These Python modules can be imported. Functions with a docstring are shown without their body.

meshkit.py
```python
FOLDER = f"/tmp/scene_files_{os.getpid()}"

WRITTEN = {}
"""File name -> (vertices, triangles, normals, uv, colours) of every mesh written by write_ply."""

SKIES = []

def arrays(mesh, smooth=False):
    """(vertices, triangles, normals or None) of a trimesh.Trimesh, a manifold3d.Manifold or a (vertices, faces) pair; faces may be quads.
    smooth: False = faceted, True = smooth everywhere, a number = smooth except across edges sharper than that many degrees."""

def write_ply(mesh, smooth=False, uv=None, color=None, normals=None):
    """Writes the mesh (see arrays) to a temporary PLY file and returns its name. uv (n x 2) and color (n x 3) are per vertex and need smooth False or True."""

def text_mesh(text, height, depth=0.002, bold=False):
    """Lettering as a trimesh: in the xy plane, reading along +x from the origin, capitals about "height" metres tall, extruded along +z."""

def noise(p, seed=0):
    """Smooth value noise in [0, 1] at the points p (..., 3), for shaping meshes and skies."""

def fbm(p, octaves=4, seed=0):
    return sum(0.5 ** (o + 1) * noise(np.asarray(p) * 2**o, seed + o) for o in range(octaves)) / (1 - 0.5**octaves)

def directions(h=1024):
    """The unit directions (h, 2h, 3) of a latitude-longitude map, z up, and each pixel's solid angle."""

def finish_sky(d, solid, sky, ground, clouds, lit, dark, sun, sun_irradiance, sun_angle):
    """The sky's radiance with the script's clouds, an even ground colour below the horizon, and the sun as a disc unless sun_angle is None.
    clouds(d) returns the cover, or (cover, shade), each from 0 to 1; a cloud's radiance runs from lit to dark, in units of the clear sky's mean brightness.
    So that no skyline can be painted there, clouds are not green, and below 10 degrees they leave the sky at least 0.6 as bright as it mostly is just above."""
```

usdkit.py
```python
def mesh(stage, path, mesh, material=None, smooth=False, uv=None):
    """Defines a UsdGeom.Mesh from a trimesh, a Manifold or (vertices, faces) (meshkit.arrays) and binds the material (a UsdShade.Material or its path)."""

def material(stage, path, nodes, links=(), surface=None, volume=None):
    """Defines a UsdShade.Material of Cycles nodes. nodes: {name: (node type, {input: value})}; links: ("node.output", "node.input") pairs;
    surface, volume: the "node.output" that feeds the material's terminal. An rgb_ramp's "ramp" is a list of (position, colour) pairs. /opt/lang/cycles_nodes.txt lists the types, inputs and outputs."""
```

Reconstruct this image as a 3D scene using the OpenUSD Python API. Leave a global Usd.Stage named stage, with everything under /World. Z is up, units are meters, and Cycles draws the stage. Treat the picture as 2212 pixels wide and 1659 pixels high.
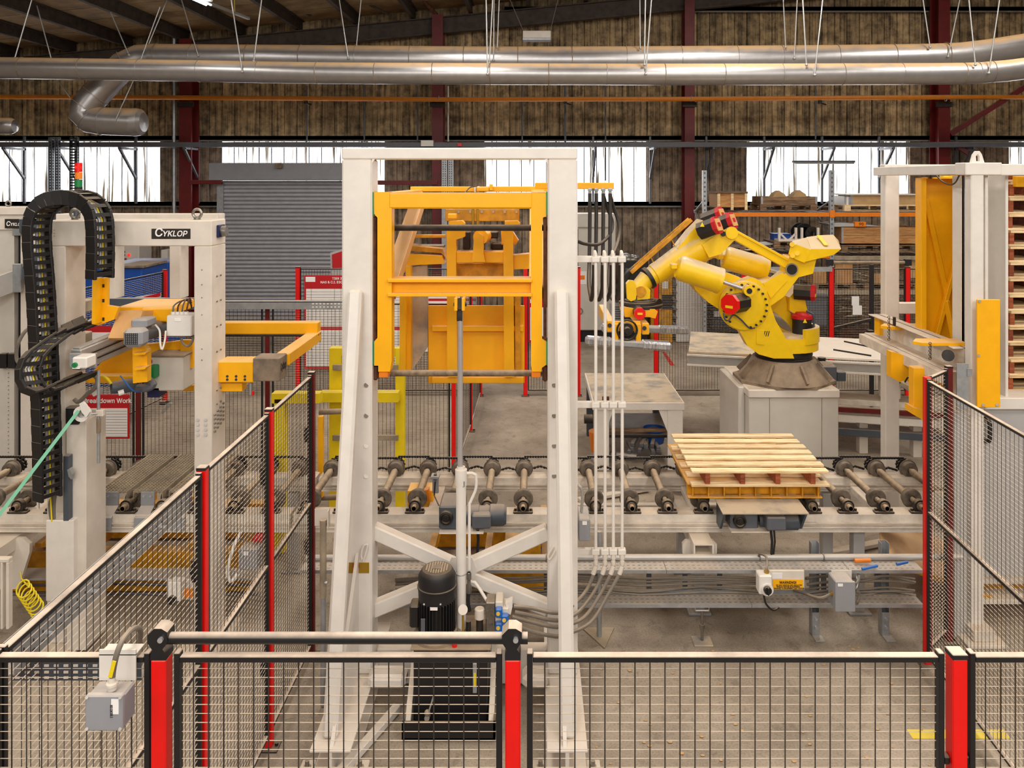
import math, random
import numpy as np, trimesh
import shapely.geometry as sg
from pxr import Usd, UsdGeom, UsdLux, UsdShade, Sdf, Gf, Vt
import usdkit, meshkit

stage = Usd.Stage.CreateInMemory()
UsdGeom.SetStageUpAxis(stage, UsdGeom.Tokens.z)
UsdGeom.SetStageMetersPerUnit(stage, 1.0)
UsdGeom.Xform.Define(stage, '/World')
rng = random.Random(7)

# ---------------------------------------------------------------- camera, sky, lamps, exposure
F, CX, CY, H = 1700.0, 1150.0, 388.0, 3.85      # focal length in pixels, principal point, eye height (m)
cam = UsdGeom.Camera.Define(stage, '/World/Camera')
cam.CreateHorizontalApertureAttr(36.0)
cam.CreateVerticalApertureAttr(36.0 * 1659 / 2212)
cam.CreateFocalLengthAttr(F / 2212 * 36.0)
cam.CreateHorizontalApertureOffsetAttr((1106 - CX) / 2212 * 36.0)
cam.CreateVerticalApertureOffsetAttr(-(829.5 - CY) / 2212 * 36.0)
cam.CreateClippingRangeAttr(Gf.Vec2f(0.05, 200))
cam.CreateExposureAttr(0.0)
cx_ = UsdGeom.Xformable(cam)
cx_.AddTranslateOp().Set(Gf.Vec3d(0, 0, H))
cx_.AddRotateXOp().Set(90.0)

sky = UsdLux.DomeLight.Define(stage, '/World/Sky')       # white overcast sky behind the translucent wall sheets
sky.CreateIntensityAttr(2.1)
sky.CreateColorAttr(Gf.Vec3f(0.97, 0.98, 1.0))

def rect_light(i, x, y, z, w, h, power, color=(1.0, 0.94, 0.86)):
    l = UsdLux.RectLight.Define(stage, f'/World/Rooflight_{i:03d}')
    l.CreateWidthAttr(w); l.CreateHeightAttr(h); l.CreateIntensityAttr(power); l.CreateColorAttr(Gf.Vec3f(*color))
    UsdGeom.Xformable(l).AddTranslateOp().Set(Gf.Vec3d(x, y, z))
_i = 0
for (x, y, p) in [(-7, 1, 15), (-1.5, 1, 18), (4, 1, 20), (9.5, 1, 18), (-11.5, 7.5, 14), (-7, 6.5, 12), (-1.5, 6.5, 16), (4, 6.5, 20), (9.5, 6.5, 18),
                  (-7, 11, 12), (-1.5, 12.5, 15), (4, 12.5, 28), (9.5, 12.5, 30)]:
    rect_light(_i, x, y, 8.1 + 0.096 * x, 1.1, 2.6, p); _i += 1
# daylight from the glazed gable behind the viewer
gl = UsdLux.RectLight.Define(stage, '/World/Gable_daylight')
gl.CreateWidthAttr(16.0); gl.CreateHeightAttr(2.6); gl.CreateIntensityAttr(6.0); gl.CreateColorAttr(Gf.Vec3f(1.0, 0.97, 0.93))
_g = UsdGeom.Xformable(gl); _g.AddTranslateOp().Set(Gf.Vec3d(1.5, -3.8, 6.6)); _g.AddRotateXOp().Set(80.0)

# ---------------------------------------------------------------- helpers
def PX(x, Y): return (x - CX) / F * Y
def PZ(y, Y): return H - (y - CY) / F * Y
def P(x, y, Y): return np.array([PX(x, Y), Y, PZ(y, Y)])
def dep(y, z=0.0): return F * (H - z) / (y - CY)          # depth of a point of known height seen in row y
def lin(c):
    c = np.asarray(c, float) / 255.0
    return tuple(np.where(c <= 0.04045, c / 12.92, ((c + 0.055) / 1.055) ** 2.4))

DUST = (205, 180, 148)
def mat(name, rgb, rough=0.5, metal=0.0, dust=0.0, var=0.12, scale=6.0, bump=0.0, stretch=None, dcol=DUST, rgb2=None, spec=0.5, coat=0.0, vary=0.0, contrast=(0.35, 0.65)):
    """Painted or bare surface: tone varies with noise, dust lies on what faces up."""
    n = {'g': ('geometry', {}), 'm': ('mapping', {'scale': stretch or (1, 1, 1)}), 'n': ('noise_texture', {'scale': scale, 'detail': 5.0, 'roughness': 0.6}),
         'r': ('rgb_ramp', {'ramp': [(contrast[0], lin(rgb2) if rgb2 else tuple(np.array(lin(rgb)) * (1 - var * 2))), (contrast[1], lin(rgb))]}),
         'p': ('principled_bsdf', {'roughness': rough, 'metallic': metal, 'specular_ior_level': spec, 'coat_weight': coat, 'coat_roughness': 0.15})}
    l = [('g.position', 'm.vector'), ('m.vector', 'n.vector'), ('n.fac', 'r.fac')]
    src = 'r.color'
    if vary:
        n['o'] = ('object_info', {}); n['vm'] = ('map_range', {'from_min': 0.0, 'from_max': 1.0, 'to_min': 1 - vary, 'to_max': 1 + vary * 0.6})
        n['h'] = ('hsv', {'hue': 0.5, 'saturation': 1.0, 'fac': 1.0})
        l += [('o.random', 'vm.value'), ('vm.result', 'h.value'), (src, 'h.color')]; src = 'h.color'
    if dust:
        n['s'] = ('separate_xyz', {}); n['dm'] = ('map_range', {'from_min': 0.35, 'from_max': 0.95, 'to_min': 0.0, 'to_max': dust, 'clamp': True})
        n['n2'] = ('noise_texture', {'scale': 3.5, 'detail': 6.0, 'roughness': 0.65}); n['dr'] = ('map_range', {'from_min': 0.3, 'from_max': 0.6, 'to_min': 0.45, 'to_max': 1.0, 'clamp': True})
        n['mu'] = ('math', {'math_type': 'multiply', 'use_clamp': True}); n['mx'] = ('mix_color', {'b': lin(dcol)})
        l += [('g.normal', 's.vector'), ('s.z', 'dm.value'), ('g.position', 'n2.vector'), ('n2.fac', 'dr.value'), ('dm.result', 'mu.value1'), ('dr.result', 'mu.value2'),
              ('mu.value', 'mx.fac'), (src, 'mx.a')]; src = 'mx.result'
        if metal:
            n['me'] = ('map_range', {'from_min': 0.0, 'from_max': 1.0, 'to_min': metal, 'to_max': 0.0}); n['ro'] = ('map_range', {'from_min': 0.0, 'from_max': 1.0, 'to_min': rough, 'to_max': 0.9})
            l += [('mu.value', 'me.value'), ('me.result', 'p.metallic'), ('mu.value', 'ro.value'), ('ro.result', 'p.roughness')]
    l.append((src, 'p.base_color'))
    if bump:
        n['b'] = ('bump', {'strength': bump, 'distance': 0.01}); l += [('n.fac', 'b.height'), ('b.normal', 'p.normal')]
    return usdkit.material(stage, '/World/Looks/' + name, n, l, surface='p.BSDF')

def glow(name, rgb, strength):
    return usdkit.material(stage, '/World/Looks/' + name, {'e': ('emission', {'color': lin(rgb), 'strength': strength})}, [], surface='e.emission')

M = {}
def mk(name, *a, **k): M[name] = mat(name, *a, **k)
mk('white', (232, 226, 218), 0.42, dust=0.5, var=0.04, dcol=(214, 190, 160))
mk('cream', (226, 217, 205), 0.45, dust=0.6, var=0.05, dcol=(206, 182, 150))
mk('dirty_white', (234, 224, 210), 0.6, dust=0.8, var=0.16, scale=5, dcol=(196, 174, 148))
mk('yellow', (255, 184, 0), 0.42, dust=0.75, var=0.04, dcol=(228, 190, 140))
mk('yellow_dirty', (226, 158, 12), 0.55, dust=0.5, var=0.22, scale=8)
mk('lemon', (242, 214, 14), 0.45, dust=0.3, var=0.05)
mk('robot', (250, 206, 8), 0.38, dust=2.0, var=0.05, dcol=(212, 188, 150))
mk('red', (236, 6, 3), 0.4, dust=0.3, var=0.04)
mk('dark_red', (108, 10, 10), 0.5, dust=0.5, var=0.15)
mk('sign_red', (190, 12, 26), 0.5, var=0.02)
mk('black', (26, 25, 27), 0.5, dust=0.35, var=0.1)
mk('rail_black', (24, 24, 27), 0.45, dust=1.0, var=0.1, dcol=(226, 204, 182))
mk('wire', (52, 47, 44), 0.5, dust=0.55, var=0.1, dcol=(190, 170, 148))
mk('wire_dusty', (168, 150, 130), 0.6, dust=1.0, var=0.1, dcol=(222, 204, 182))
mk('wire_pale', (214, 198, 176), 0.6, dust=1.0, var=0.08, dcol=(240, 224, 204))
mk('rubber', (30, 29, 29), 0.7, dust=0.5, var=0.15)
mk('hose', (44, 40, 37), 0.55, dust=0.75, var=0.1, dcol=(150, 132, 112))
mk('cable', (128, 120, 110), 0.6, dust=0.6, var=0.15)
mk('grey', (150, 152, 158), 0.5, dust=0.7, var=0.04, dcol=(212, 194, 172))
mk('slate', (76, 84, 94), 0.45, dust=0.7, var=0.08, dcol=(170, 150, 128))
mk('steel', (150, 146, 140), 0.38, metal=0.9, dust=0.5, var=0.15)
mk('galv', (178, 182, 186), 0.45, metal=0.55, dust=0.55, var=0.12, scale=12)
mk('chrome', (214, 216, 222), 0.3, metal=0.75, var=0.03)
mk('alu', (196, 196, 194), 0.4, metal=0.6, dust=0.6, var=0.06)
mk('duct', (186, 184, 184), 0.34, metal=0.8, dust=1.6, var=0.06, dcol=(214, 176, 128))
mk('roller', (128, 116, 102), 0.5, metal=0.3, dust=0.55, var=0.3, scale=14, dcol=(148, 128, 104))
mk('axle', (148, 128, 104), 0.6, metal=0.2, dust=0.7, var=0.3, scale=18)
mk('iron', (58, 52, 48), 0.55, metal=0.4, dust=0.55, var=0.25, scale=14)
mk('rust', (108, 66, 44), 0.8, var=0.3, scale=14)
mk('brass', (176, 140, 44), 0.4, metal=0.5, var=0.1)
mk('paper', (238, 236, 234), 0.6, var=0.02)
mk('ink', (40, 38, 40), 0.7, var=0.0)
mk('white_print', (245, 242, 240), 0.6, var=0.0)
mk('plastic_white', (236, 232, 226), 0.4, dust=0.3, var=0.03)
mk('blue', (18, 78, 170), 0.45, dust=0.4, var=0.06)
mk('blue_bright', (20, 110, 200), 0.4, dust=0.3, var=0.05)
mk('navy', (22, 28, 78), 0.5, var=0.05)
mk('teal', (0, 150, 110), 0.45, var=0.03)
mk('green', (12, 128, 66), 0.45, var=0.05)
mk('strap', (112, 190, 152), 0.4, var=0.05)
mk('orange', (240, 132, 20), 0.45, dust=0.4, var=0.06)
mk('gas_orange', (214, 128, 28), 0.4, dust=0.5, var=0.08)
mk('cabinet', (206, 200, 190), 0.5, dust=0.4, var=0.03)
mk('panel_grey', (180, 178, 176), 0.5, dust=0.3, var=0.03)
mk('kraft', (186, 138, 88), 0.75, var=0.1)
mk('card_light', (196, 160, 112), 0.75, var=0.1)
def wood(name, a, b, **k): mk(name, a, 0.75, rgb2=b, scale=3.0, stretch=(1.5, 14, 14), bump=0.15, vary=0.2, **k)
wood('pine', (244, 218, 172), (206, 158, 98), contrast=(0.28, 0.55))
wood('pine_end', (176, 92, 52), (120, 56, 30))
wood('wood_old', (150, 118, 86), (92, 70, 50))
wood('ply', (206, 156, 98), (166, 112, 62))
mk('roof', (172, 140, 98), 0.8, rgb2=(124, 98, 68), scale=2.0)
mk('roof_steel', (78, 66, 58), 0.7, dust=0.4, var=0.25)
mk('shutter', (184, 186, 194), 0.42, metal=0.1, var=0.06, dust=0.2)
mk('mesh_plate', (168, 154, 132), 0.6, dust=0.6, var=0.2)
mk('hull_grey', (96, 100, 108), 0.5, dust=0.4, var=0.08)
mk('dust_plate', (196, 176, 148), 0.75, rgb2=(140, 134, 128), scale=4, contrast=(0.3, 0.55))
mk('tan_cover', (222, 168, 100), 0.6, dust=0.5, var=0.06)
mk('base_dust', (158, 138, 114), 0.75, rgb2=(108, 95, 82), scale=5, dust=0.5, dcol=(170, 146, 118))
mk('poly_wrap', (206, 208, 212), 0.25, metal=0.35, var=0.3, scale=60, stretch=(1, 1, 0.1))
mk('blue_spring', (238, 214, 20), 0.4, var=0.05)
mk('silver_film', (196, 192, 186), 0.3, metal=0.6, var=0.3, scale=20, bump=0.6)
M['red_lamp'] = glow('red_lamp', (255, 40, 30), 2.0)
M['tube_glow'] = glow('tube_glow', (250, 252, 255), 9.0)
M['green_led'] = glow('green_led', (60, 255, 150), 1.5)

# cladding: stained fibre sheets, streaks run down, round pale spots
def cladding(name, a, b, lichen):
    n = {'g': ('geometry', {}), 'm1': ('mapping', {'scale': (9, 1, 0.35)}), 'n1': ('noise_texture', {'scale': 1.3, 'detail': 6.0, 'roughness': 0.65}),
         'n2': ('noise_texture', {'scale': 4.2, 'detail': 4.0, 'roughness': 0.7}), 'ad': ('math', {'math_type': 'add'}),
         'r': ('rgb_ramp', {'ramp': [(0.36, lin(b)), (0.46, tuple((np.array(lin(a)) + np.array(lin(b))) * 0.42)), (0.56, lin(a)), (0.72, lin(lichen))]}),
         'hf': ('math', {'math_type': 'multiply', 'value2': 0.5}),
         'o': ('object_info', {}), 'vm': ('map_range', {'to_min': 0.72, 'to_max': 1.15}), 'h': ('hsv', {'hue': 0.5, 'saturation': 1.0, 'fac': 1.0}),
         'p': ('principled_bsdf', {'roughness': 0.85})}
    l = [('g.position', 'm1.vector'), ('m1.vector', 'n1.vector'), ('g.position', 'n2.vector'), ('n1.fac', 'ad.value1'), ('n2.fac', 'ad.value2'), ('ad.value', 'hf.value1'), ('hf.value', 'r.fac'),
         ('o.random', 'vm.value'), ('vm.result', 'h.value'), ('r.color', 'h.color'), ('h.color', 'p.base_color')]
    M[name] = usdkit.material(stage, '/World/Looks/' + name, n, l, surface='p.BSDF')
cladding('clad_up', (184, 158, 118), (66, 54, 42), (216, 190, 144))
cladding('clad_low', (160, 140, 118), (78, 66, 56), (186, 164, 138))
# worn concrete: broad stains, patches, fine grit, a few pale scuffs
M['floor'] = usdkit.material(stage, '/World/Looks/floor',
    {'g': ('geometry', {}), 'a': ('noise_texture', {'scale': 0.9, 'detail': 4.0, 'roughness': 0.6}), 'b': ('noise_texture', {'scale': 7.0, 'detail': 8.0, 'roughness': 0.75, 'distortion': 0.6}), 'c': ('noise_texture', {'scale': 70.0, 'detail': 3.0}),
     'ra': ('rgb_ramp', {'ramp': [(0.35, lin((138, 124, 107))), (0.6, lin((172, 157, 138)))]}), 'rb': ('rgb_ramp', {'ramp': [(0.34, (0.66, 0.65, 0.64)), (0.47, (0.97, 0.97, 0.97)), (0.66, (1.0, 1.0, 1.0)), (0.74, (1.3, 1.3, 1.3))]}),
     'rc': ('rgb_ramp', {'ramp': [(0.35, (0.8, 0.8, 0.8)), (0.5, (1, 1, 1)), (0.68, (1.1, 1.1, 1.1))]}),
     'm1': ('mix_color', {'blend_type': 'multiply', 'fac': 1.0}), 'm2': ('mix_color', {'blend_type': 'multiply', 'fac': 1.0}), 'p': ('principled_bsdf', {'roughness': 0.7}), 'bu': ('bump', {'strength': 0.15, 'distance': 0.004})},
    [('g.position', 'a.vector'), ('g.position', 'b.vector'), ('g.position', 'c.vector'), ('a.fac', 'ra.fac'), ('b.fac', 'rb.fac'), ('c.fac', 'rc.fac'), ('ra.color', 'm1.a'), ('rb.color', 'm1.b'), ('m1.result', 'm2.a'), ('rc.color', 'm2.b'),
     ('m2.result', 'p.base_color'), ('b.fac', 'bu.height'), ('bu.normal', 'p.normal')], surface='p.BSDF')
# translucent wall sheets: daylight passes, streaks of dirt
M['pane'] = usdkit.material(stage, '/World/Looks/pane',
    {'g': ('geometry', {}), 'm': ('mapping', {'scale': (7, 1, 0.3)}), 'n': ('noise_texture', {'scale': 1.6, 'detail': 5.0}), 'r': ('rgb_ramp', {'ramp': [(0.36, (0.16, 0.13, 0.1)), (0.43, (0.5, 0.5, 0.48)), (0.5, (0.95, 0.95, 0.95)), (1.0, (1, 1, 1))]}),
     't': ('transparent_bsdf', {}), 'l': ('translucent_bsdf', {}), 'x': ('mix_closure', {'fac': 0.35})},
    [('g.position', 'm.vector'), ('m.vector', 'n.vector'), ('n.fac', 'r.fac'), ('r.color', 't.color'), ('r.color', 'l.color'), ('t.BSDF', 'x.closure1'), ('l.BSDF', 'x.closure2')], surface='x.closure')

def _frame(d, up=(0, 0, 1)):
    d = np.asarray(d, float); d = d / np.linalg.norm(d)
    u = np.asarray(up, float)
    if abs(d @ u) > 0.99: u = np.array([1.0, 0, 0])
    s = np.cross(d, u); s /= np.linalg.norm(s)
    return d, s, np.cross(s, d)

_BOXF = None
def _cbox(sx, sy, sz, c):
    """Box with chamfered edges, 24 vertices."""
    global _BOXF
    hx, hy, hz = sx / 2, sy / 2, sz / 2
    c = min(c, hx * 0.6, hy * 0.6, hz * 0.6)
    v = []
    for a in (-1, 1):
        for b in (-1, 1):
            for d in (-1, 1):
                v += [(a * hx, b * (hy - c), d * (hz - c)), (a * (hx - c), b * hy, d * (hz - c)), (a * (hx - c), b * (hy - c), d * hz)]
    v = np.array(v)
    if _BOXF is None:
        h = trimesh.convex.convex_hull(np.array(v)) if False else None
        i = lambda a, b, d, k: ((a * 2 + b) * 2 + d) * 3 + k
        f = []
        def quad(q):
            p = v[list(q)]; n = np.cross(p[1] - p[0], p[2] - p[0])
            if n @ p.mean(0) < 0: q = q[::-1]
            f.extend([(q[0], q[1], q[2]), (q[0], q[2], q[3])])
        for a in (0, 1):
            quad([i(a, 0, 0, 0), i(a, 1, 0, 0), i(a, 1, 1, 0), i(a, 0, 1, 0)])
            quad([i(0, a, 0, 1), i(1, a, 0, 1), i(1, a, 1, 1), i(0, a, 1, 1)])
            quad([i(0, 0, a, 2), i(1, 0, a, 2), i(1, 1, a, 2), i(0, 1, a, 2)])
            for b in (0, 1):
                quad([i(a, b, 0, 0), i(a, b, 1, 0), i(a, b, 1, 1), i(a, b, 0, 1)])
                quad([i(a, 0, b, 0), i(a, 1, b, 0), i(a, 1, b, 2), i(a, 0, b, 2)])
                quad([i(0, a, b, 1), i(1, a, b, 1), i(1, a, b, 2), i(0, a, b, 2)])
                for d in (0, 1):
                    q = [i(a, b, d, 0), i(a, b, d, 1), i(a, b, d, 2)]
                    p = v[q]
                    if np.cross(p[1] - p[0], p[2] - p[0]) @ p.mean(0) < 0: q = q[::-1]
                    f.append(tuple(q))
        _BOXF = np.array(f)
    return v, _BOXF
_PB = (np.array([(a, b, c) for a in (-.5, .5) for b in (-.5, .5) for c in (-.5, .5)]),
       np.array([(0, 1, 3), (0, 3, 2), (4, 6, 7), (4, 7, 5), (0, 4, 5), (0, 5, 1), (2, 3, 7), (2, 7, 6), (0, 2, 6), (0, 6, 4), (1, 5, 7), (1, 7, 3)]))

def spline(pts, n=6):
    p = np.asarray(pts, float); q = np.vstack([2 * p[0] - p[1], p, 2 * p[-1] - p[-2]]); out = []
    for i in range(1, len(q) - 2):
        for t in np.linspace(0, 1, n, endpoint=False):
            a, b, c, d = q[i - 1:i + 3]
            out.append(0.5 * (2 * b + (c - a) * t + (2 * a - 5 * b + 4 * c - d) * t * t + (3 * b - a - 3 * c + d) * t ** 3))
    out.append(p[-1]); return np.array(out)

class MB:
    """Collects pieces of one mesh, in world metres."""
    def __init__(s): s.v, s.f, s.n = [], [], 0
    def add(s, v, f):
        s.v.append(np.asarray(v, float)); s.f.append(np.asarray(f, int) + s.n); s.n += len(v); return s
    def tm(s, m): return s.add(m.vertices, m.faces)
    def box(s, x0, x1, y0, y1, z0, z1, c=0.004):
        x0, x1 = sorted((x0, x1)); y0, y1 = sorted((y0, y1)); z0, z1 = sorted((z0, z1))
        ctr = np.array([x0 + x1, y0 + y1, z0 + z1]) / 2; sz = np.array([x1 - x0, y1 - y0, z1 - z0])
        if c <= 0 or min(sz) < 0.006: return s.add(_PB[0] * sz + ctr, _PB[1])
        v, f = _cbox(*sz, c); return s.add(v + ctr, f)
    def beam(s, p0, p1, w, h, up=(0, 0, 1), c=0.004):
        p0, p1 = np.asarray(p0, float), np.asarray(p1, float)
        d, a, b = _frame(p1 - p0, up); L = np.linalg.norm(p1 - p0)
        if c <= 0 or min(w, h) < 0.006: v, f = _PB[0] * [L, w, h], _PB[1]
        else: v, f = _cbox(L, w, h, c)
        R = np.stack([d, -a, b], 1); return s.add(v @ R.T + (p0 + p1) / 2, f)
    def tube(s, pts, r, n=8, caps=True, sm=0):
        p = spline(pts, sm) if sm else np.asarray(pts, float)
        r = np.broadcast_to(r, len(p)); T = np.gradient(p, axis=0); T /= np.maximum(np.linalg.norm(T, axis=1, keepdims=True), 1e-9)
        _, a, b = _frame(T[0]); V = []
        for i in range(len(p)):
            a = a - T[i] * (a @ T[i]); a /= np.linalg.norm(a); b = np.cross(T[i], a)
            t = np.arange(n) * 2 * np.pi / n
            V.append(p[i] + r[i] * (np.cos(t)[:, None] * a + np.sin(t)[:, None] * b))
        m = len(p); V = np.vstack(V); Fc = []
        for i in range(m - 1):
            for k in range(n):
                A, B, C, D = i * n + k, i * n + (k + 1) % n, (i + 1) * n + (k + 1) % n, (i + 1) * n + k
                Fc += [(A, B, C), (A, C, D)]
        if caps:
            V = np.vstack([V, p[:1], p[-1:]])
            for k in range(n): Fc += [(m * n, (k + 1) % n, k), (m * n + 1, (m - 1) * n + k, (m - 1) * n + (k + 1) % n)]
        return s.add(V, Fc)
    def cyl(s, p0, p1, r, n=20, r2=None): return s.tube([p0, p1], [r, r if r2 is None else r2], n)
    def rod(s, p0, p1, r, n=6): return s.tube([p0, p1], r, n)
    def lathe(s, p0, p1, prof, n=24):
        """Profile of (distance along p0->p1 in metres, radius)."""
        p0, p1 = np.asarray(p0, float), np.asarray(p1, float); d, a, b = _frame(p1 - p0); V = []; t = np.arange(n) * 2 * np.pi / n
        for (u, r) in prof: V.append(p0 + d * u + max(r, 1e-5) * (np.cos(t)[:, None] * a + np.sin(t)[:, None] * b))
        Fc = []
        for i in range(len(prof) - 1):
            for k in range(n):
                A, B, C, D = i * n + k, i * n + (k + 1) % n, (i + 1) * n + (k + 1) % n, (i + 1) * n + k
                Fc += [(A, B, C), (A, C, D)]
        return s.add(np.vstack(V), Fc)
    def prism(s, poly, axis, lo, hi, holes=()):
        """poly is (x,z) for axis y, (y,z) for axis x, (x,y) for axis z."""
        g = sg.Polygon(poly, holes).buffer(0)
        for q in getattr(g, 'geoms', [g]):
            m = trimesh.creation.extrude_polygon(q, hi - lo, engine='earcut'); v = np.array(m.vertices); f = np.array(m.faces); v[:, 2] += lo
            if axis == 'y': v = v[:, [0, 2, 1]]; f = f[:, ::-1]
            elif axis == 'x': v = v[:, [2, 0, 1]]
            s.add(v, f)
        return s
    def ppoly(s, pts, Y0, Y1, Yr=None, holes=()):
        """Outline read off the photograph at depth Yr, given its real thickness Y0..Y1."""
        Yr = Y0 if Yr is None else Yr
        q = lambda a: [(PX(x, Yr), PZ(y, Yr)) for x, y in a]
        return s.prism(q(pts), 'y', Y0, Y1, [q(h) for h in holes])
    def pbox(s, x0, x1, y0, y1, Y0, Y1, c=0.004): return s.box(PX(x0, Y0), PX(x1, Y0), Y0, Y1, PZ(y1, Y0), PZ(y0, Y0), c)
    def text(s, t, x, z, Y, h, bold=True, face=-1, depth=0.002):
        m = meshkit.text_mesh(t, h, depth, bold); v = np.array(m.vertices)
        return s.add(np.stack([x + v[:, 0], Y - v[:, 2], z + v[:, 1]], 1), m.faces)
    def torus(s, c, R, r, axis=(0, 1, 0), n=24, k=8):
        d, a, b = _frame(axis); t = np.linspace(0, 2 * np.pi, n + 1)
        p = np.asarray(c) + R * (np.cos(t)[:, None] * a + np.sin(t)[:, None] * b); return s.tube(p, r, k, caps=False)
    def sphere(s, c, r, n=2, sc=(1, 1, 1)):
        m = trimesh.creation.icosphere(n, 1.0); return s.add(np.array(m.vertices) * np.array(sc) * r + np.asarray(c), m.faces)
    def hull(s, pts):
        m = trimesh.convex.convex_hull(np.asarray(pts, float)); return s.add(m.vertices, m.faces)
    def arrays(s, off=(0, 0, 0)): return np.vstack(s.v) - np.asarray(off, float), np.vstack(s.f)
    def bounds(s): v = np.vstack(s.v); return v.min(0), v.max(0)

_names = {}
def numbered(path):
    k = _names.get(path, -1) + 1; _names[path] = k
    return path if k == 0 else f'{path}_{k:03d}'
def _tag(prim, label=None, cat=None, group=None, kind=None):
    for k, v in (('label', label), ('category', cat), ('group', group), ('kind', kind)):
        if v: prim.SetCustomDataByKey(k, v)

class Thing:
    def __init__(s, name, label=None, cat=None, base=(0, 0, 0), group=None, kind=None):
        s.base = np.asarray(base, float); s.path = numbered('/World/' + name); s.name = name; s.cat, s.group = cat, group
        x = UsdGeom.Xform.Define(stage, s.path); x.AddTranslateOp().Set(Gf.Vec3d(*map(float, s.base)))
        s.prim = x.GetPrim(); _tag(s.prim, label, cat, group, kind)
    def part(s, name, mb, m, parent=None, smooth=35, label=None, kind=None):
        p = numbered((parent or s.path) + '/' + name)
        g = usdkit.mesh(stage, p, mb.arrays(s.base), M[m], smooth=smooth); _tag(g.GetPrim(), label, None, None, kind)
        return p
    def dup(s, base, label=None, rotz=0.0, group=None):
        p = numbered('/World/' + s.name); x = UsdGeom.Xform.Define(stage, p); q = x.GetPrim()
        q.GetReferences().AddInternalReference(s.path)
        x.ClearXformOpOrder()
        x.AddTranslateOp().Set(Gf.Vec3d(*map(float, base)))
        if rotz: x.AddRotateZOp().Set(float(rotz))
        q.SetInstanceable(True); _tag(q, label, s.cat, group or s.group); return q
def solo(name, label, cat, mb, m, group=None, kind=None, smooth=35):
    """A thing that is one mesh; its origin stands at the middle of its foot."""
    lo, hi = mb.bounds(); b = np.array([(lo[0] + hi[0]) / 2, (lo[1] + hi[1]) / 2, lo[2]])
    g = usdkit.mesh(stage, numbered('/World/' + name), mb.arrays(b), M[m], smooth=smooth); UsdGeom.Xformable(g).AddTranslateOp().Set(Gf.Vec3d(*map(float, b)))
    _tag(g.GetPrim(), label, cat, group, kind); return g
def struct(name, mb, m, smooth=35, label=None): return solo(name, label, None, mb, m, kind='structure', smooth=smooth)
# ================================================================ the hall
def roof_z(x): return 8.42 + 0.096 * min(x, 14.0)
YW = 20.0
struct('floor', MB().box(-17, 22, -4, YW + 0.3, -0.2, 0, 0), 'floor')
# back wall of upright cladding sheets, window strips of translucent sheets
PITCH = 0.3175
WIN = [(10, 330), (497, 813), (1059, 1375), (1620, 1942), (2193, 2510)]
zwb, zwt = PZ(436, YW), PZ(296, YW)
wall = Thing('wall_back', None, None, (0, YW, 0), kind='structure')
wins = []
for i, (a, b) in enumerate(WIN):
    wins.append((PX(a, YW), PX(b, YW), Thing('window_%d' % (i + 1), None, None, (PX((a + b) / 2, YW), YW, zwb), kind='structure')))
def sheet(x0, w, z0, z1, t=0.06):
    top = [(0, 0.045), (w * 0.07, 0.045), (w * 0.1, 0), (w * 0.46, 0), (w * 0.47, 0.015), (w * 0.52, 0.015), (w * 0.53, 0), (w * 1.0, 0)]
    poly = [(x0 + a, YW + b) for a, b in top] + [(x0 + w * 1.0, YW + t), (x0, YW + t)]
    return MB().prism(poly, 'z', z0, z1)
x = -15.2
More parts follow.
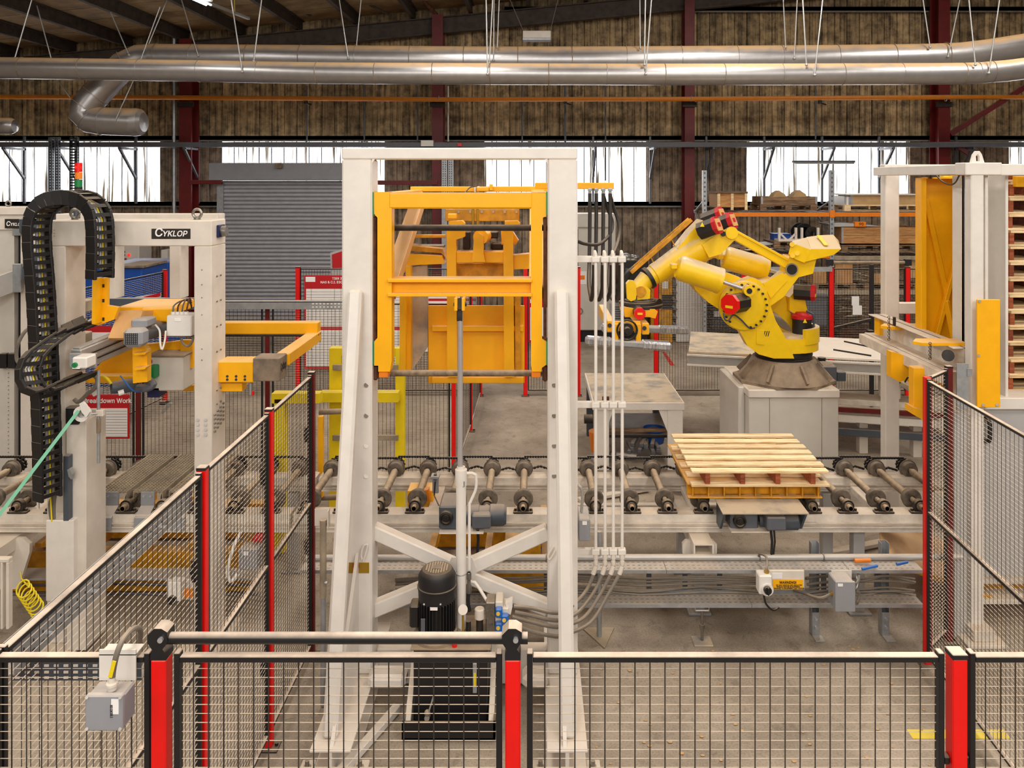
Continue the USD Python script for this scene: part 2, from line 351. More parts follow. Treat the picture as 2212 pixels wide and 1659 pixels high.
while x < 18.8:
    zt = roof_z(x + PITCH) + 0.06; xm = x + PITCH / 2
    hit = [w for w in wins if w[0] - PITCH / 2 < xm < w[1] + PITCH / 2]
    if hit:
        wall.part('wall_panel', sheet(x, PITCH, 0, zwb), 'clad_low', smooth=False); wall.part('wall_panel', sheet(x, PITCH, zwt, zt), 'clad_up', smooth=False)
        hit[0][2].part('pane', MB().box(x + .006, x + PITCH - .006, YW + .02, YW + .024, zwb, zwt, 0), 'pane', smooth=False); hit[0][2].part('glazing_bar', MB().box(x - .008, x + .008, YW + .0, YW + .03, zwb, zwt, 0), 'hull_grey')
    else:
        wall.part('wall_panel', sheet(x, PITCH, 0, zwt), 'clad_low', smooth=False); wall.part('wall_panel', sheet(x, PITCH, zwt, zt), 'clad_up', smooth=False)
    x += PITCH
struct('wall_left', MB().box(-15.5, -15.2, -4, YW + 0.3, 0, 7.0, 0), 'clad_low')
struct('wall_right', MB().box(19.0, 19.3, -4, YW + 0.3, 0, 9.8, 0), 'clad_low')
struct('wall_front', MB().box(-15.5, 19.3, -4.3, -4, 0, 9.8, 0), 'panel_grey')
# roof: sheets along the slope, purlins in depth, gable rafter
ceil_ = Thing('ceiling', None, None, (0, 8, 8.42), kind='structure')
for k in range(25):
    y0 = -4.2 + k * 1.0
    ceil_.part('roof_sheet', MB().prism([(-15.5, roof_z(-15.5)), (14, roof_z(14)), (19.3, roof_z(14)), (19.3, roof_z(14) + .1), (14, roof_z(14) + .1), (-15.5, roof_z(-15.5) + .1)], 'y', y0, y0 + 0.97), 'roof', smooth=False)
ceil_.part('roof_deck', MB().prism([(-15.5, roof_z(-15.5) + .1), (14, roof_z(14) + .1), (19.3, roof_z(14) + .1), (19.3, roof_z(14) + .16), (14, roof_z(14) + .16), (-15.5, roof_z(-15.5) + .16)], 'y', -4.2, 20.9), 'roof', smooth=False)
xx = -14.4
while xx < 6:
    z = roof_z(xx)
    ceil_.part('purlin', MB().box(xx - .06, xx + .06, -4, YW - .1, z - .03, z - .0, 0).box(xx - .012, xx + .012, -4, YW - .1, z - .27, z - .02, 0).box(xx - .05, xx + .05, -4, YW - .1, z - .29, z - .26, 0), 'roof_steel', smooth=False)
    xx += 1.43
rf = MB()
for a, b in ((-15.3, 0.0), (0.0, 14.0)):
    for dz, h, w in ((-.33, .03, .2), (-.52, .38, .02), (-.72, .03, .2)):
        rf.beam((a, YW - .45, roof_z(a) + dz), (b, YW - .45, roof_z(b) + dz), w, h, c=0)
ceil_.part('rafter', rf, 'roof_steel', smooth=False)
for a in (606, 779):
    ceil_.part('roof_brace', MB().rod(P(a, 0, 18.8), P(a + 66, 34, 19.3), 0.03, 6), 'roof_steel')
ceil_.part('roof_brace', MB().rod(P(912, -2, 19.0), P(946, 36, 19.4), 0.05, 8), 'rust')
# girts, columns, braces (painted steel)
for n, (zz, xa, xb) in enumerate([(PZ(20, 19.85), 1090, 2740), (PZ(298, 19.85), -40, 2740), (PZ(440, 19.85), -40, 2740)]):
    struct('trim_%d' % (n + 1), MB().box(PX(xa, 19.85), PX(xb, 19.85), 19.78, 19.94, zz - .05, zz + .05, 0).box(PX(xa, 19.85), PX(xb, 19.85), 19.78, 19.8, zz - .09, zz + .05, 0), 'cable')
def hcol(px, w, Y0=19.25, d=0.45, zt=None):
    x = PX(px, Y0); zt = zt or roof_z(x) - 0.3
    return MB().box(x - w / 2, x + w / 2, Y0, Y0 + .03, 0, zt, 0).box(x - .02, x + .02, Y0 + .02, Y0 + d, 0, zt, 0).box(x - w / 2, x + w / 2, Y0 + d - .03, Y0 + d, 0, zt, 0)
for px, w in ((400, .3), (945, .27), (1490, .24), (2040, .28)):
    t = Thing('wall_column', None, None, (PX(px, 19.25), 19.4, 0), kind='structure')
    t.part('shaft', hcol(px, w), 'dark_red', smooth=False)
    z = PZ(222, 19.2); x = PX(px, 19.2)
    t.part('splice_plate', MB().box(x - w / 2 - .05, x + w / 2 + .05, 19.2, 19.25, z - .1, z + .02), 'iron')
struct('trim_4', MB().beam(P(2250, 165, 19.0), P(2052, 290, 19.3), .12, .12), 'dark_red')
struct('trim_5', MB().beam(P(2056, 308, 19.3), P(2120, 350, 19.1), .1, .1), 'dark_red')
struct('trim_6', MB().pbox(408, 478, 389, 398, 19.2, 19.3), 'dark_red')
struct('trim_7', MB().pbox(782, 945, 390, 399, 19.2, 19.3), 'dark_red')
# roller shutter
sh = Thing('roller_shutter', 'grey corrugated steel roller shutter, closed, in the back wall', 'roller shutter', (PX(630, 19.5), 19.5, 0))
sh.part('shutter_box', MB().box(PX(450, 19.2), PX(796, 19.2), 19.2, 19.75, PZ(390, 19.2), PZ(352, 19.2), .015), 'grey')
zt = PZ(391, 19.45); k = 0
xs0, xs1 = PX(480, 19.5), PX(786, 19.5)
while zt > 0.05:
    h = min(.0985, zt)
    pr = [(19.52, zt - h), (19.51, zt - h), (19.47, zt - h * .85), (19.45, zt - h * .6), (19.455, zt - h * .4), (19.475, zt - h * .2), (19.51, zt - .004), (19.52, zt - .004)]
    sh.part('slat', MB().prism(pr, 'x', xs0, xs1), 'shutter', smooth=False); zt -= .0985
for a, b in ((468, 482), (784, 796)):
    sh.part('guide_rail', MB().box(PX(a, 19.4), PX(b, 19.4), 19.4, 19.6, 0, PZ(392, 19.4)), 'galv')
sh.part('curtain_back', MB().box(xs0, xs1, 19.525, 19.54, 0, PZ(391, 19.45), 0), 'shutter')
sh.part('sensor', MB().pbox(594, 608, 352, 363, 19.05, 19.2), 'base_dust')
# overhead services
g = Thing('gas_pipe', 'long orange gas pipe running along the back wall below the ducts', 'pipe', (0, 19.1, PZ(212, 19.1)))
pp = [P(-60, 209, 19.05), P(400, 211, 19.05), P(945, 215, 19.05), P(1490, 214, 19.05), P(2040, 210, 19.05), P(2720, 210, 19.05)]
g.part('pipe', MB().tube(pp, .058, 10), 'gas_orange')
for a in (945, 1490, 2040): g.part('pipe_clamp', MB().torus(P(a + 3, 213, 19.05), .062, .012, (1, 0, 0), 12, 6), 'galv')
for a in (660, 1221, 1772): g.part('pipe_hanger', MB().pbox(a - 3, a + 4, 214, 224, 19.05, 19.12).beam(P(a - 3, 222, 19.1), P(a + 12, 226, 19.5), .03, .03), 'iron')
ct = Thing('cable_tray', 'dark cable tray along the full back wall, level with the window tops', 'cable tray', (0, 19.2, PZ(309, 18.95)))
zc = PZ(313, 18.9)
ct.part('tray', MB().box(-15, 18.5, 18.88, 18.9, zc - .05, zc + .06, 0).box(-15, 18.5, 18.9, 19.18, zc - .05, zc - .03, 0).box(-15, 18.5, 19.18, 19.2, zc - .05, zc + .02, 0), 'hull_grey')
cb = MB()
for k in range(7): cb.tube([(-15 + j * 2.9, 18.93 + .034 * k, zc + .03 + .035 * rng.random()) for j in range(11)], .02, 6)
ct.part('cables', cb, 'base_dust', kind='stuff')
for a in (54, 165, 295, 429, 1281, 1404, 1525, 1650, 1775, 1898, 2064):
    s = -1 if a < 1150 else 1
    xw = PX(a, 19.75)
    ct.part('tray_bracket', MB().box(xw - .025, xw + .025, 19.7, 19.76, PZ(440, 19.75), PZ(295, 19.75), 0).beam((xw, 19.72, PZ(386, 19.75)), (xw, 18.92, zc - .07), .05, .05, c=0).box(xw - .025, xw + .025, 18.9, 19.75, zc - .1, zc - .05, 0), 'hull_grey')
def conduit(name, label, px, y0, y1, Y=19.6, r=.03, m='galv'): solo(name, label, 'conduit', MB().rod(P(px, y0, Y), P(px, y1, Y), r, 8), m)
conduit('conduit_pipe', 'bright galvanised conduit standing beside the dark red column left of the roller shutter', 376, 78, 560, 19.3, .045)
conduit('conduit_pipe', 'thin white conduit on the wall right of the red column above the gantry', 968, 186, 306, 19.6, .022, 'white')
conduit('conduit_pipe', 'thin steel rod on the cladding above the shutter, nearest to the gantry top', 902, 186, 306, 19.6, .02, 'hull_grey')
conduit('conduit_pipe', 'thin steel rod on the cladding above the shutter, middle of three', 787, 186, 306, 19.6, .022, 'hull_grey')
conduit('conduit_pipe', 'thin steel rod on the cladding above the shutter, furthest left', 663, 186, 306, 19.6, .022, 'hull_grey')
conduit('conduit_pipe', 'dark vertical conduit on the stained cladding, left one above the middle window', 1128, 186, 310, 19.6, .02, 'hull_grey')
conduit('conduit_pipe', 'dark vertical conduit below the orange pipe in the middle of the wall', 1221, 186, 310, 19.6, .025, 'hull_grey')
conduit('conduit_pipe', 'dark vertical conduit on the cladding over the middle window right part', 1308, 186, 390, 19.6, .02, 'hull_grey')
conduit('conduit_pipe', 'dark vertical conduit on the cladding over the fourth window', 1762, 186, 300, 19.6, .02, 'hull_grey')
# perforated trunking uprights beside the column behind the gantry
for k, (a, b, lab) in enumerate([(954, 966, 'left of a pair'), (968, 979, 'right of a pair')]):
    t = Thing('perforated_trunking', 'upright perforated galvanised trunking by the red column, seen through the gantry, ' + lab, 'trunking', (PX((a + b) / 2, 19.1), 19.15, 0))
    t.part('channel', MB().box(PX(a, 19.1), PX(b, 19.1), 19.1, 19.2, 0, PZ(330, 19.1), 0), 'galv')
    h = MB()
    for j in range(16):
        for q in (.28, .68): h.box(PX(a + (b - a) * q, 19.1) - .012, PX(a + (b - a) * q, 19.1) + .012, 19.094, 19.1, PZ(340 + j * 5, 19.1) - .02, PZ(340 + j * 5, 19.1) + .01, 0)
    t.part('slots', h, 'hull_grey', kind='stuff')
for k, (a, m_, lab) in enumerate([(108, 'hull_grey', 'left one'), (122, 'hull_grey', 'second one'), (158, 'black', 'dark one behind the signal lamp')]):
    t = Thing('cable_ladder', 'upright cable ladder standing before the left bright window, ' + lab, 'cable ladder', (PX(a, 18.8), 18.8, 0))
    w = 8 if k == 2 else 4
    m1 = MB().box(PX(a - w, 18.8), PX(a - w + 2, 18.8), 18.8, 18.9, 0, PZ(296, 18.8), 0).box(PX(a + w - 2, 18.8), PX(a + w, 18.8), 18.8, 18.9, 0, PZ(296, 18.8), 0)
    t.part('side_rail', m1, m_, smooth=False)
    r_ = MB()
    for j in range(40): r_.box(PX(a - w, 18.8), PX(a + w, 18.8), 18.83, 18.87, PZ(300 + j * 6, 18.8), PZ(300 + j * 6, 18.8) + .03, 0)
    t.part('rungs', r_, m_, smooth=False, kind='stuff')
# ducts
def duct(name, label, px_path, Y, r, rings, seg=1, caps=True):
    pts = [P(a, b, Y if len(q) == 0 else q[0]) for a, b, *q in px_path]
    t = Thing(name, label, 'duct', tuple(np.mean(pts, 0) * [1, 1, 1]))
    t.part('pipe', MB().tube(pts, r, 28, sm=4 if seg else 0, caps=caps), 'duct', smooth=50)
    arr = np.array(px_path, dtype=object)
    for a in rings:
        xs = [q[0] for q in px_path]; ys = [q[1] for q in px_path]
        o = np.argsort(xs); b = np.interp(a, np.array(xs)[o], np.array(ys)[o])
        t.part('joint_ring', MB().tube([P(a - .9, b, Y), P(a - .4, b, Y), P(a + .4, b, Y), P(a + .9, b, Y)], [r * 1.0, r * 1.035, r * 1.035, r * 1.0], 28), 'base_dust' if a % 2 else 'duct')
    return t
duct('air_duct', 'long galvanised air duct hanging lower and nearer, dusty on top, below a second duct', [(-70, 146), (150, 149), (400, 153), (700, 158), (1100, 160), (1500, 161), (1900, 160), (2080, 159), (2150, 155), (2215, 148), (2420, 120), (2800, 100)], 15.0, .207,
     [49, 177, 302, 430, 558, 685, 811, 935, 1059, 1185, 1310, 1435, 1563, 1688, 1819, 1946, 2079, 2110, 2141])
dt = duct('air_duct', 'upper galvanised air duct, its left end dropping in an elbow to a capped stub', [(2700, 40), (2450, 66), (2212, 102), (2110, 117), (2000, 124), (1600, 128), (1100, 130), (700, 127), (420, 125), (330, 124)], 16.5, .285,
     [301 + 40, 418, 537, 651, 770, 887, 1003, 1119, 1235, 1352, 1470, 1590, 1686, 1806, 1927, 2041])
el = [P(332, 124, 16.5), P(300, 126, 16.5), P(268, 140, 16.4), P(205, 206, 16.25), P(184, 232, 16.2), P(181, 246, 16.2), P(194, 258, 16.2), P(222, 262, 16.2), P(290, 264, 16.2)]
dt.part('elbow', MB().tube(el, .285, 28), 'duct', smooth=25)
for i in (2, 3, 4, 6, 7):
    d = el[i] - el[i - 1]; d /= np.linalg.norm(d)
    dt.part('joint_ring', MB().tube([el[i] - d * .012, el[i] - d * .005, el[i] + d * .005, el[i] + d * .012], [.285, .297, .297, .285], 28), 'duct')
dt.part('end_cap', MB().lathe(P(288, 264, 16.2), P(400, 264, 16.2), [(0, .29), (.05, .29), (.16, .27), (.22, .2), (.24, .0)], 28), 'duct')
t = duct('air_duct', 'short galvanised duct end with rounded cap at the left edge above the window', [(-80, 272), (-20, 272), (18, 272)], 16.2, .17, [-10], 0)
t.part('end_cap', MB().lathe(P(16, 272, 16.2), P(60, 272, 16.2), [(0, .172), (.08, .168), (.16, .13), (.2, 0)], 24), 'duct')
rods = [(32, 122, 62, 22, 0), (278, 118, 230, 6, 1), (320, 94, 342, 45, 1), (428, 120, 392, 0, 1), (523, 155, 500, 0, 0), (548, 132, 565, 0, 0), (752, 126, 733, 0, 1), (770, 100, 779, 8, 1), (1053, 160, 1050, 0, 0), (1057, 136, 1064, 0, 0),
        (1066, 130, 1067, 0, 1), (1074, 102, 1078, 0, 1), (1383, 104, 1382, 0, 1), (1392, 140, 1394, 0, 0), (1395, 160, 1407, 0, 0), (1697, 102, 1692, 0, 1), (1716, 126, 1722, 0, 1), (1742, 140, 1734, 0, 0), (1760, 162, 1777, 0, 0),
        (2009, 102, 1994, 0, 1), (2048, 122, 2073, 0, 1), (2107, 140, 2093, 0, 0), (2136, 158, 2159, 0, 0)]
ORD = ['first', 'second', 'third', 'fourth', 'fifth', 'sixth', 'seventh', 'eighth', 'ninth', 'tenth', 'eleventh', 'twelfth', 'thirteenth', 'fourteenth', 'fifteenth', 'sixteenth']
cnt = [0, 0]
for (xb, yb, xt, yt, k) in rods:
    Yc, r = (16.5, .285) if k else (15.0, .207)
    ytop = (98 if k else 136 - max(0, (900 - xb)) * .012)
    if yb > ytop + 2: Y = Yc - r - .02; r0 = P(xb, yb, Y); pt = P(xt, yt, Y)
    else:
        Y = Yc; r0 = P(xb, ytop, Y); pt = P(xt, yt, Y)
    s = (roof_z(pt[0]) - .02 - r0[2]) / (pt[2] - r0[2]); top = r0 + (pt - r0) * s
    solo('hanger_rod', f'thin steel hanger rod of the {"upper" if k else "lower"} air duct, {ORD[cnt[k]]} from the left', 'hanger', MB().rod(r0, top, .013, 6).sphere(r0, .028, 1), 'alu', group='duct hanger rods')
    cnt[k] += 1
for (a, b, c, d, lab) in [(123, 172, 152, 212, 'left of the elbow'), (287, 175, 248, 262, 'in front of the capped end')]:
    solo('hanger_rod', 'thin steel hanger rod of the drooping duct elbow, ' + lab, 'hanger', MB().rod(P(c, d, 15.9), P(a, b, 15.9), .012, 6).rod(P(a, b, 15.9), P(a + (a - c) * 1.5, b - 160, 15.9), .012, 6), 'alu', group='elbow hanger rods')
# lamps
lf = Thing('batten_lamp', 'lit fluorescent batten under the roof, at the top edge on the left', 'lamp', P(440, 0, 15.0))
a0, a1 = P(398, -14, 14.2), P(537, 40, 16.4)
lf.part('rail', MB().beam(a0, a1, .07, .05), 'alu')
lf.part('housing', MB().beam(P(380, -30, 13.9), P(452, 0, 14.9), .16, .06), 'plastic_white')
for dx in (-.04, .05): lf.part('tube', MB().rod(P(372, -31, 13.9) + [dx, 0, -.06], P(450, 4, 14.9) + [dx, 0, -.06], .02, 8), 'tube_glow')
lf.part('suspension', MB().rod(P(507, 28, 15.9), P(505, -60, 15.9), .008, 5), 'lemon')
hl = Thing('hanging_lamp', 'dusty boxy lamp hanging on wires before the upper wall, unlit', 'lamp', P(1159, 84, 17.5))
hl.part('body', MB().pbox(1129, 1190, 66, 82, 17.4, 17.75, .01), 'cream')
hl.part('reflector', MB().pbox(1129, 1190, 82, 86, 17.42, 17.7, 0), 'galv')
hl.part('wire', MB().rod(P(1130, 66, 17.5), P(1102, 0, 17.5), .008, 5).rod(P(1102, 0, 17.5), P(1070, -80, 17.5), .008, 5), 'cable')
hl.part('wire', MB().rod(P(1189, 66, 17.5), P(1205, -1, 17.5), .008, 5).rod(P(1205, -1, 17.5), P(1222, -80, 17.5), .008, 5), 'cable')
bl = Thing('batten_lamp', 'long unlit batten lamp hanging in front of the fourth window', 'lamp', P(1780, 352, 18.2))
bl.part('housing', MB().pbox(1714, 1848, 347, 351, 18.2, 18.32), 'slate'); bl.part('diffuser', MB().pbox(1718, 1846, 351, 354, 18.22, 18.3), 'alu')
bl.part('suspension', MB().rod(P(1720, 347, 18.25), P(1720, 310, 18.9), .006, 4).rod(P(1842, 347, 18.25), P(1842, 310, 18.9), .006, 4), 'iron')
solo('junction_box', 'pale junction box with green light on the cable tray above the gantry', 'junction box', MB().pbox(909, 936, 303, 316, 18.8, 18.92), 'plastic_white')
solo('alarm_beacon', 'small red beacon on the cable tray above the gantry', 'beacon', MB().pbox(988, 998, 309, 316, 18.8, 18.9), 'red')
# ================================================================ guard fences
FT = 2.27
def wires(p0, p1, z0, z1, r=.0019, dv=.05, dh=.03):
    p0, p1 = np.array([*p0, 0.]), np.array([*p1, 0.]); L = np.linalg.norm(p1 - p0); d = (p1 - p0) / L; n = np.array([-d[1], d[0], 0])
    a, b = MB(), MB(); k = dv * .8
    while k < L - .01:
        q = p0 + d * k; a.tube([q + [0, 0, z0], q + [0, 0, z1]], r * (.8 if abs(d[1]) > .5 else 1.1), 4, caps=False); k += dv
    z = z0 + dh
    while z < z1 - .005:
        b.tube([p0 + n * .004 + [0, 0, z], p1 + n * .004 + [0, 0, z]], r * (1.2 if abs(d[1]) > .5 else .85), 4, caps=False); z += dh
    return a, b
def fence_panel(p0, p1, label, z0=.1, z1=FT, mid=None, group=None, horn=.012, r=.0019):
    t = Thing('mesh_fence', label, 'fence panel', ((p0[0] + p1[0]) / 2, (p0[1] + p1[1]) / 2, z0), group)
    A, B = np.array([*p0, 0.]), np.array([*p1, 0.])
    z = lambda q, h: q + np.array([0, 0, h])
    d = (B - A) / np.linalg.norm(B - A); i = d * .02
    t.part('top_rail', MB().beam(z(A + i, z1 - .01), z(B - i, z1 - .01), .03, .02, c=.002), 'rail_black')
    t.part('bottom_rail', MB().beam(z(A + i, z0 + .01), z(B - i, z0 + .01), .03, .02, c=.002), 'rail_black')
    if mid: t.part('middle_rail', MB().beam(z(A + i, mid), z(B - i, mid), .03, .025, c=.002), 'rail_black')
    for q in (A + d * .01, B - d * .01):
        t.part('side_rail', MB().beam(z(q, z0), z(q, z1 + horn), .019, .03, up=(d[0], d[1], 0) if False else (-d[1], d[0], 0), c=.002), 'rail_black')
    a, b = wires(A[:2] + d[:2] * .02, B[:2] - d[:2] * .02, z0 + .02, z1 - .02, r)
    t.part('upright_wires', a, 'wire', kind='stuff', smooth=False); t.part('level_wires', b, 'wire_pale' if abs(d[1]) > .5 else 'wire_dusty', kind='stuff', smooth=False)
    return t
def fence_post(x, y, label, zt=FT + .015, m='red', latch=None, cap=True, w=.05, group=None):
    t = Thing('guard_post', label, 'fence post', (x, y, 0), group)
    t.part('post', MB().box(x - w / 2, x + w / 2, y - w / 2, y + w / 2, .01, zt), m)
    if cap: t.part('cap', MB().box(x - w / 2 - .001, x + w / 2 + .001, y - w / 2 - .001, y + w / 2 + .001, zt - .004, zt + .014, .002), 'rail_black')
    t.part('foot_plate', MB().box(x - .07, x + .07, y - .06, y + .06, 0, .012).cyl((x + .05, y, .012), (x + .05, y, .03), .012, 8), 'black')
    if latch:
        for z in latch: t.part('latch', MB().box(x - .045, x - .02, y - .045, y - .02, z - .06, z + .06).cyl((x - .03, y - .05, z), (x - .03, y - .03, z), .02, 10), 'black')
    return t
YF = 2.62
# front row (nearest to the eye)
fp = fence_panel((PX(-14, YF), YF), (PX(328, YF), YF), 'front wire mesh fence panel behind the grey junction box, lower left corner')
gp = fence_panel((PX(379, YF), YF), (PX(1085, YF), YF), 'front wire mesh gate panel under the black round bar')
fence_panel((PX(1138, YF), YF), (PX(2036, YF), YF), 'long front wire mesh fence panel between the middle and right red posts')
fence_panel((PX(2090, YF), YF), (PX(2700, YF), YF), 'front wire mesh fence panel right of the right red post')
def gate_post(px, label, s):
    x = PX(px, YF); t = fence_post(x, YF, label, cap=False, zt=PZ(1417, YF))
    zt = PZ(1417, YF)
    pr = [(x - .026, zt), (x + .026, zt), (x + .026, zt + .018), (x + .014, zt + .036), (x + .03, zt + .062), (x + .03, zt + .092), (x + .01, zt + .104), (x - .014, zt + .104), (x - .036, zt + .082), (x - .036, zt + .058), (x - .02, zt + .034), (x - .026, zt + .018)]
    t.part('bar_clamp', MB().prism(pr, 'y', YF - .024, YF + .03), 'rail_black')
    t.part('clamp_screw', MB().cyl((x + .01 * s, YF - .034, zt + .07), (x + .01 * s, YF - .02, zt + .07), .009, 8), 'chrome')
    return t
gate_post(349, 'near red fence post with black clamp holding the left end of the round bar', 1)
gate_post(1108, 'near red fence post with black clamp holding the right end of the round bar', 1)
rp = fence_post(PX(2066, YF), YF, 'red fence post with pale cap at the lower right, nearest to the viewer', zt=PZ(1414, YF))
rp.part('panel_clip', MB().box(PX(2036, YF), PX(2050, YF), YF - .01, YF + .02, PZ(1648, YF), PZ(1630, YF)), 'black'); rp.part('panel_clip', MB().box(PX(2080, YF), PX(2092, YF), YF - .01, YF + .02, PZ(1648, YF), PZ(1630, YF)), 'black')
zb = PZ(1378, YF)
bar = Thing('gate_bar', 'black round bar with dusty top lying across the gate posts', 'bar', P(740, 1378, YF))
bar.part('tube', MB().cyl((PX(352, YF), YF, zb), (PX(1140, YF), YF, zb), .0185, 24), 'rail_black')
# left row, running into the depth
XL = -1.785
Yp = [2.66, 4.26, 5.34, 6.36]
fence_post(XL - .08, Yp[0] - .06, 'red fence corner post at the left edge of the picture', m='red')
fence_panel((XL, Yp[0] - .02), (XL, Yp[1] - .04), 'nearest wire mesh panel of the left fence row, with slotted tray behind its top rail', mid=1.25)
fence_post(XL, Yp[1], 'bright red post of the left fence, between the near and middle panels', latch=[1.75, .6])
fence_panel((XL, Yp[1] + .04), (XL, Yp[2] - .04), 'middle wire mesh panel of the left fence row', mid=1.25)
fence_post(XL, Yp[2], 'red post of the left fence, between the middle and far panels', latch=[1.85, .55])
fence_panel((XL, Yp[2] + .04), (XL, Yp[3] - .04), 'far wire mesh panel of the left fence row, ending at the white gantry', mid=1.25)
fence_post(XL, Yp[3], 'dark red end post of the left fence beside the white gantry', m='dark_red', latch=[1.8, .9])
tr = Thing('slotted_tray', 'slotted galvanised cable tray fixed behind the top rail of the nearest left fence panel', 'cable tray', (XL - .06, 3.4, 2.1))
tr.part('tray', MB().box(XL - .1, XL - .03, Yp[0] + .1, Yp[1] - .06, 2.11, 2.115, 0).box(XL - .034, XL - .03, Yp[0] + .1, Yp[1] - .06, 2.115, 2.23, 0).box(XL - .1, XL - .096, Yp[0] + .1, Yp[1] - .06, 2.115, 2.2, 0), 'galv')
sl = MB()
for k in range(26):
    y = Yp[0] + .14 + k * .055
    sl.box(XL - .0296, XL - .029, y, y + .018, 2.135, 2.143, 0).box(XL - .0296, XL - .029, y + .006, y + .012, 2.165, 2.18, 0)
tr.part('slots', sl, 'ink', kind='stuff')
for k in range(4): tr.part('bolt', MB().cyl((XL - .031, 2.95 + k * .3, 2.15), (XL - .012, 2.95 + k * .3, 2.15), .008, 8), 'chrome')
t2 = Thing('slotted_tray', 'slotted galvanised tray seen through the mesh behind the grey junction box', 'cable tray', P(180, 1450, 2.95))
t2.part('tray', MB().pbox(25, 305, 1428, 1470, 2.85, 2.853, 0).box(PX(25, 2.85), PX(305, 2.85), 2.853, 2.93, PZ(1470, 2.85), PZ(1468, 2.85), 0), 'slate')
s2 = MB()
for k in range(13):
    for b in (1436, 1450, 1462): s2.pbox(32 + k * 21, 42 + k * 21, b, b + 5, 2.847, 2.85, 0)
t2.part('slots', s2, 'cream', kind='stuff')
# right row
fence_post(3.135, 6.25, 'tall red fence post at the right end of the roller conveyor', latch=None, cap=False)
fence_panel((3.12, 6.2), (3.04, 4.66), 'wire mesh panel of the right fence row, in front of the grey sheet cabinet', mid=1.23)
fence_panel((3.03, 4.58), (2.97, 2.75), 'wire mesh panel of the right fence row, nearest the viewer', mid=1.23)
fence_post(3.035, 4.62, 'red post of the right fence row, at the right edge of the picture')
fence_panel((3.17, 6.29), (3.44, 6.54), 'short wire mesh panel turning the corner behind the tall red post on the right')
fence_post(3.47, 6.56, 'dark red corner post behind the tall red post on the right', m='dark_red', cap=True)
# fence at ten metres, behind the conveyor
Y1 = 10.06
def fx(px, Y): return PX(px, Y)
for a, b, lab in [(-150, 290, 'far mesh panel behind the conveyor, carrying the red and white work sign'), (308, 568, 'far mesh panel behind the conveyor, framed by the strapping machine portal'), (588, 868, 'far mesh panel behind the conveyor and yellow frame, left of the gantry'), (872, 972, 'narrow far mesh panel seen through the gantry beside the yellow post')]:
    fence_panel((fx(a, Y1), Y1), (fx(b, Y1), Y1), lab, mid=None, r=.0021)
for a, lab in [(299, 'dark red fence post behind the conveyor, right of the work sign'), (578, 'dark red fence post with tray on top, left of the gantry behind the yellow ring'), (980, 'red fence post behind the gantry cylinder, start of the walkway')]:
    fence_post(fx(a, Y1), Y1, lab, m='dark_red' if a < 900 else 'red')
tt = Thing('slotted_tray', 'long grey slotted tray on top of the far fence behind the strapping machine', 'cable tray', P(480, 668, Y1 - .08))
tt.part('tray', MB().pbox(185, 742, 652, 668, Y1 - .1, Y1 - .096, 0).box(PX(185, Y1 - .1), PX(742, Y1 - .1), Y1 - .1, Y1, PZ(651, Y1 - .1), PZ(653, Y1 - .1), 0), 'galv')
s3 = MB()
for k in range(9):
    for b in (655, 662): s3.pbox(674 + k * 8, 678 + k * 8, b, b + 2.5, Y1 - .103, Y1 - .1, 0)
tt.part('slots', s3, 'white_print', kind='stuff')
# walkway fence running back from the gantry
for (x0, y0, x1, y1, lab) in [(-1.0, 10.12, -.945, 12.0, 'near panel of the mesh fence along the walkway behind the cylinder'), (-.94, 12.1, -.92, 13.8, 'far panel of the mesh fence along the walkway behind the cylinder')]:
    fence_panel((x0, y0), (x1, y1), lab)
fence_post(-.945, 12.05, 'red post in the middle of the walkway fence')
# rear fence at fourteen metres
Y2 = 14.0
for a, b, lab in [(648, 1034, 'rear mesh panel carrying the red topped white notice board'), (1140, 1246, 'rear mesh panel seen between the gantry columns, right of the yellow plate'), (1421, 1604, 'rear mesh panel behind the robot gripper'), (1608, 1792, 'rear mesh panel behind the robot body'), (1799, 1955, 'rear mesh panel right of the robot, before the racks'), (1964, 2120, 'rear mesh panel hidden partly by the orange plate')]:
    fence_panel((fx(a, Y2), Y2), (fx(b, Y2), Y2), lab, r=.0024)
for a, lab in [(644, 'red rear fence post left of the notice board'), (1037, 'red rear fence post at the end of the walkway'), (1135, 'red rear fence post below the yellow carriage'), (1249, 'red rear fence post close to the right gantry column'), (1417, 'red rear fence post behind the robot gripper'), (1606, 'red rear fence post behind the robot body'), (1795, 'bright red rear fence post right of the robot'), (1960, 'red rear fence post between white lift post and orange plate')]:
    fence_post(fx(a, Y2), Y2, lab, w=.075)
rb = Thing('top_bar', 'grey round bar on top of the rear fence right of the robot', 'bar', P(1880, 568, Y2))
rb.part('tube', MB().cyl(P(1792, 567, Y2), P(1964, 567, Y2), .03, 10), 'base_dust')
for a in (1793, 1962): rb.part('end_clamp', MB().pbox(a - 6, a + 8, 560, 574, Y2 - .04, Y2 + .04), 'black')
t4 = Thing('slotted_tray', 'pale slotted tray along the rear fence, right behind the robot arm', 'cable tray', P(1700, 590, Y2 - .1))
t4.part('tray', MB().pbox(1425, 1798, 577, 587, Y2 - .06, Y2 - .04, 0), 'galv')
# swing door frame, black, behind the robot at the right
gd = Thing('mesh_door', 'narrow black framed mesh door with handle before the racks', 'door', P(1845, 830, 13.6))
for a in (1884,): gd.part('frame', MB().pbox(a - 4, a + 4, 572, 878, 13.3, 13.35, 0), 'black')
gd.part('strut', MB().beam(P(1802, 709, 13.4), P(1882, 690, 13.3), .05, .05), 'iron')
gd.part('handle', MB().pbox(1876, 1888, 714, 738, 13.2, 13.3).pbox(1870, 1874, 718, 734, 13.2, 13.25), 'black')
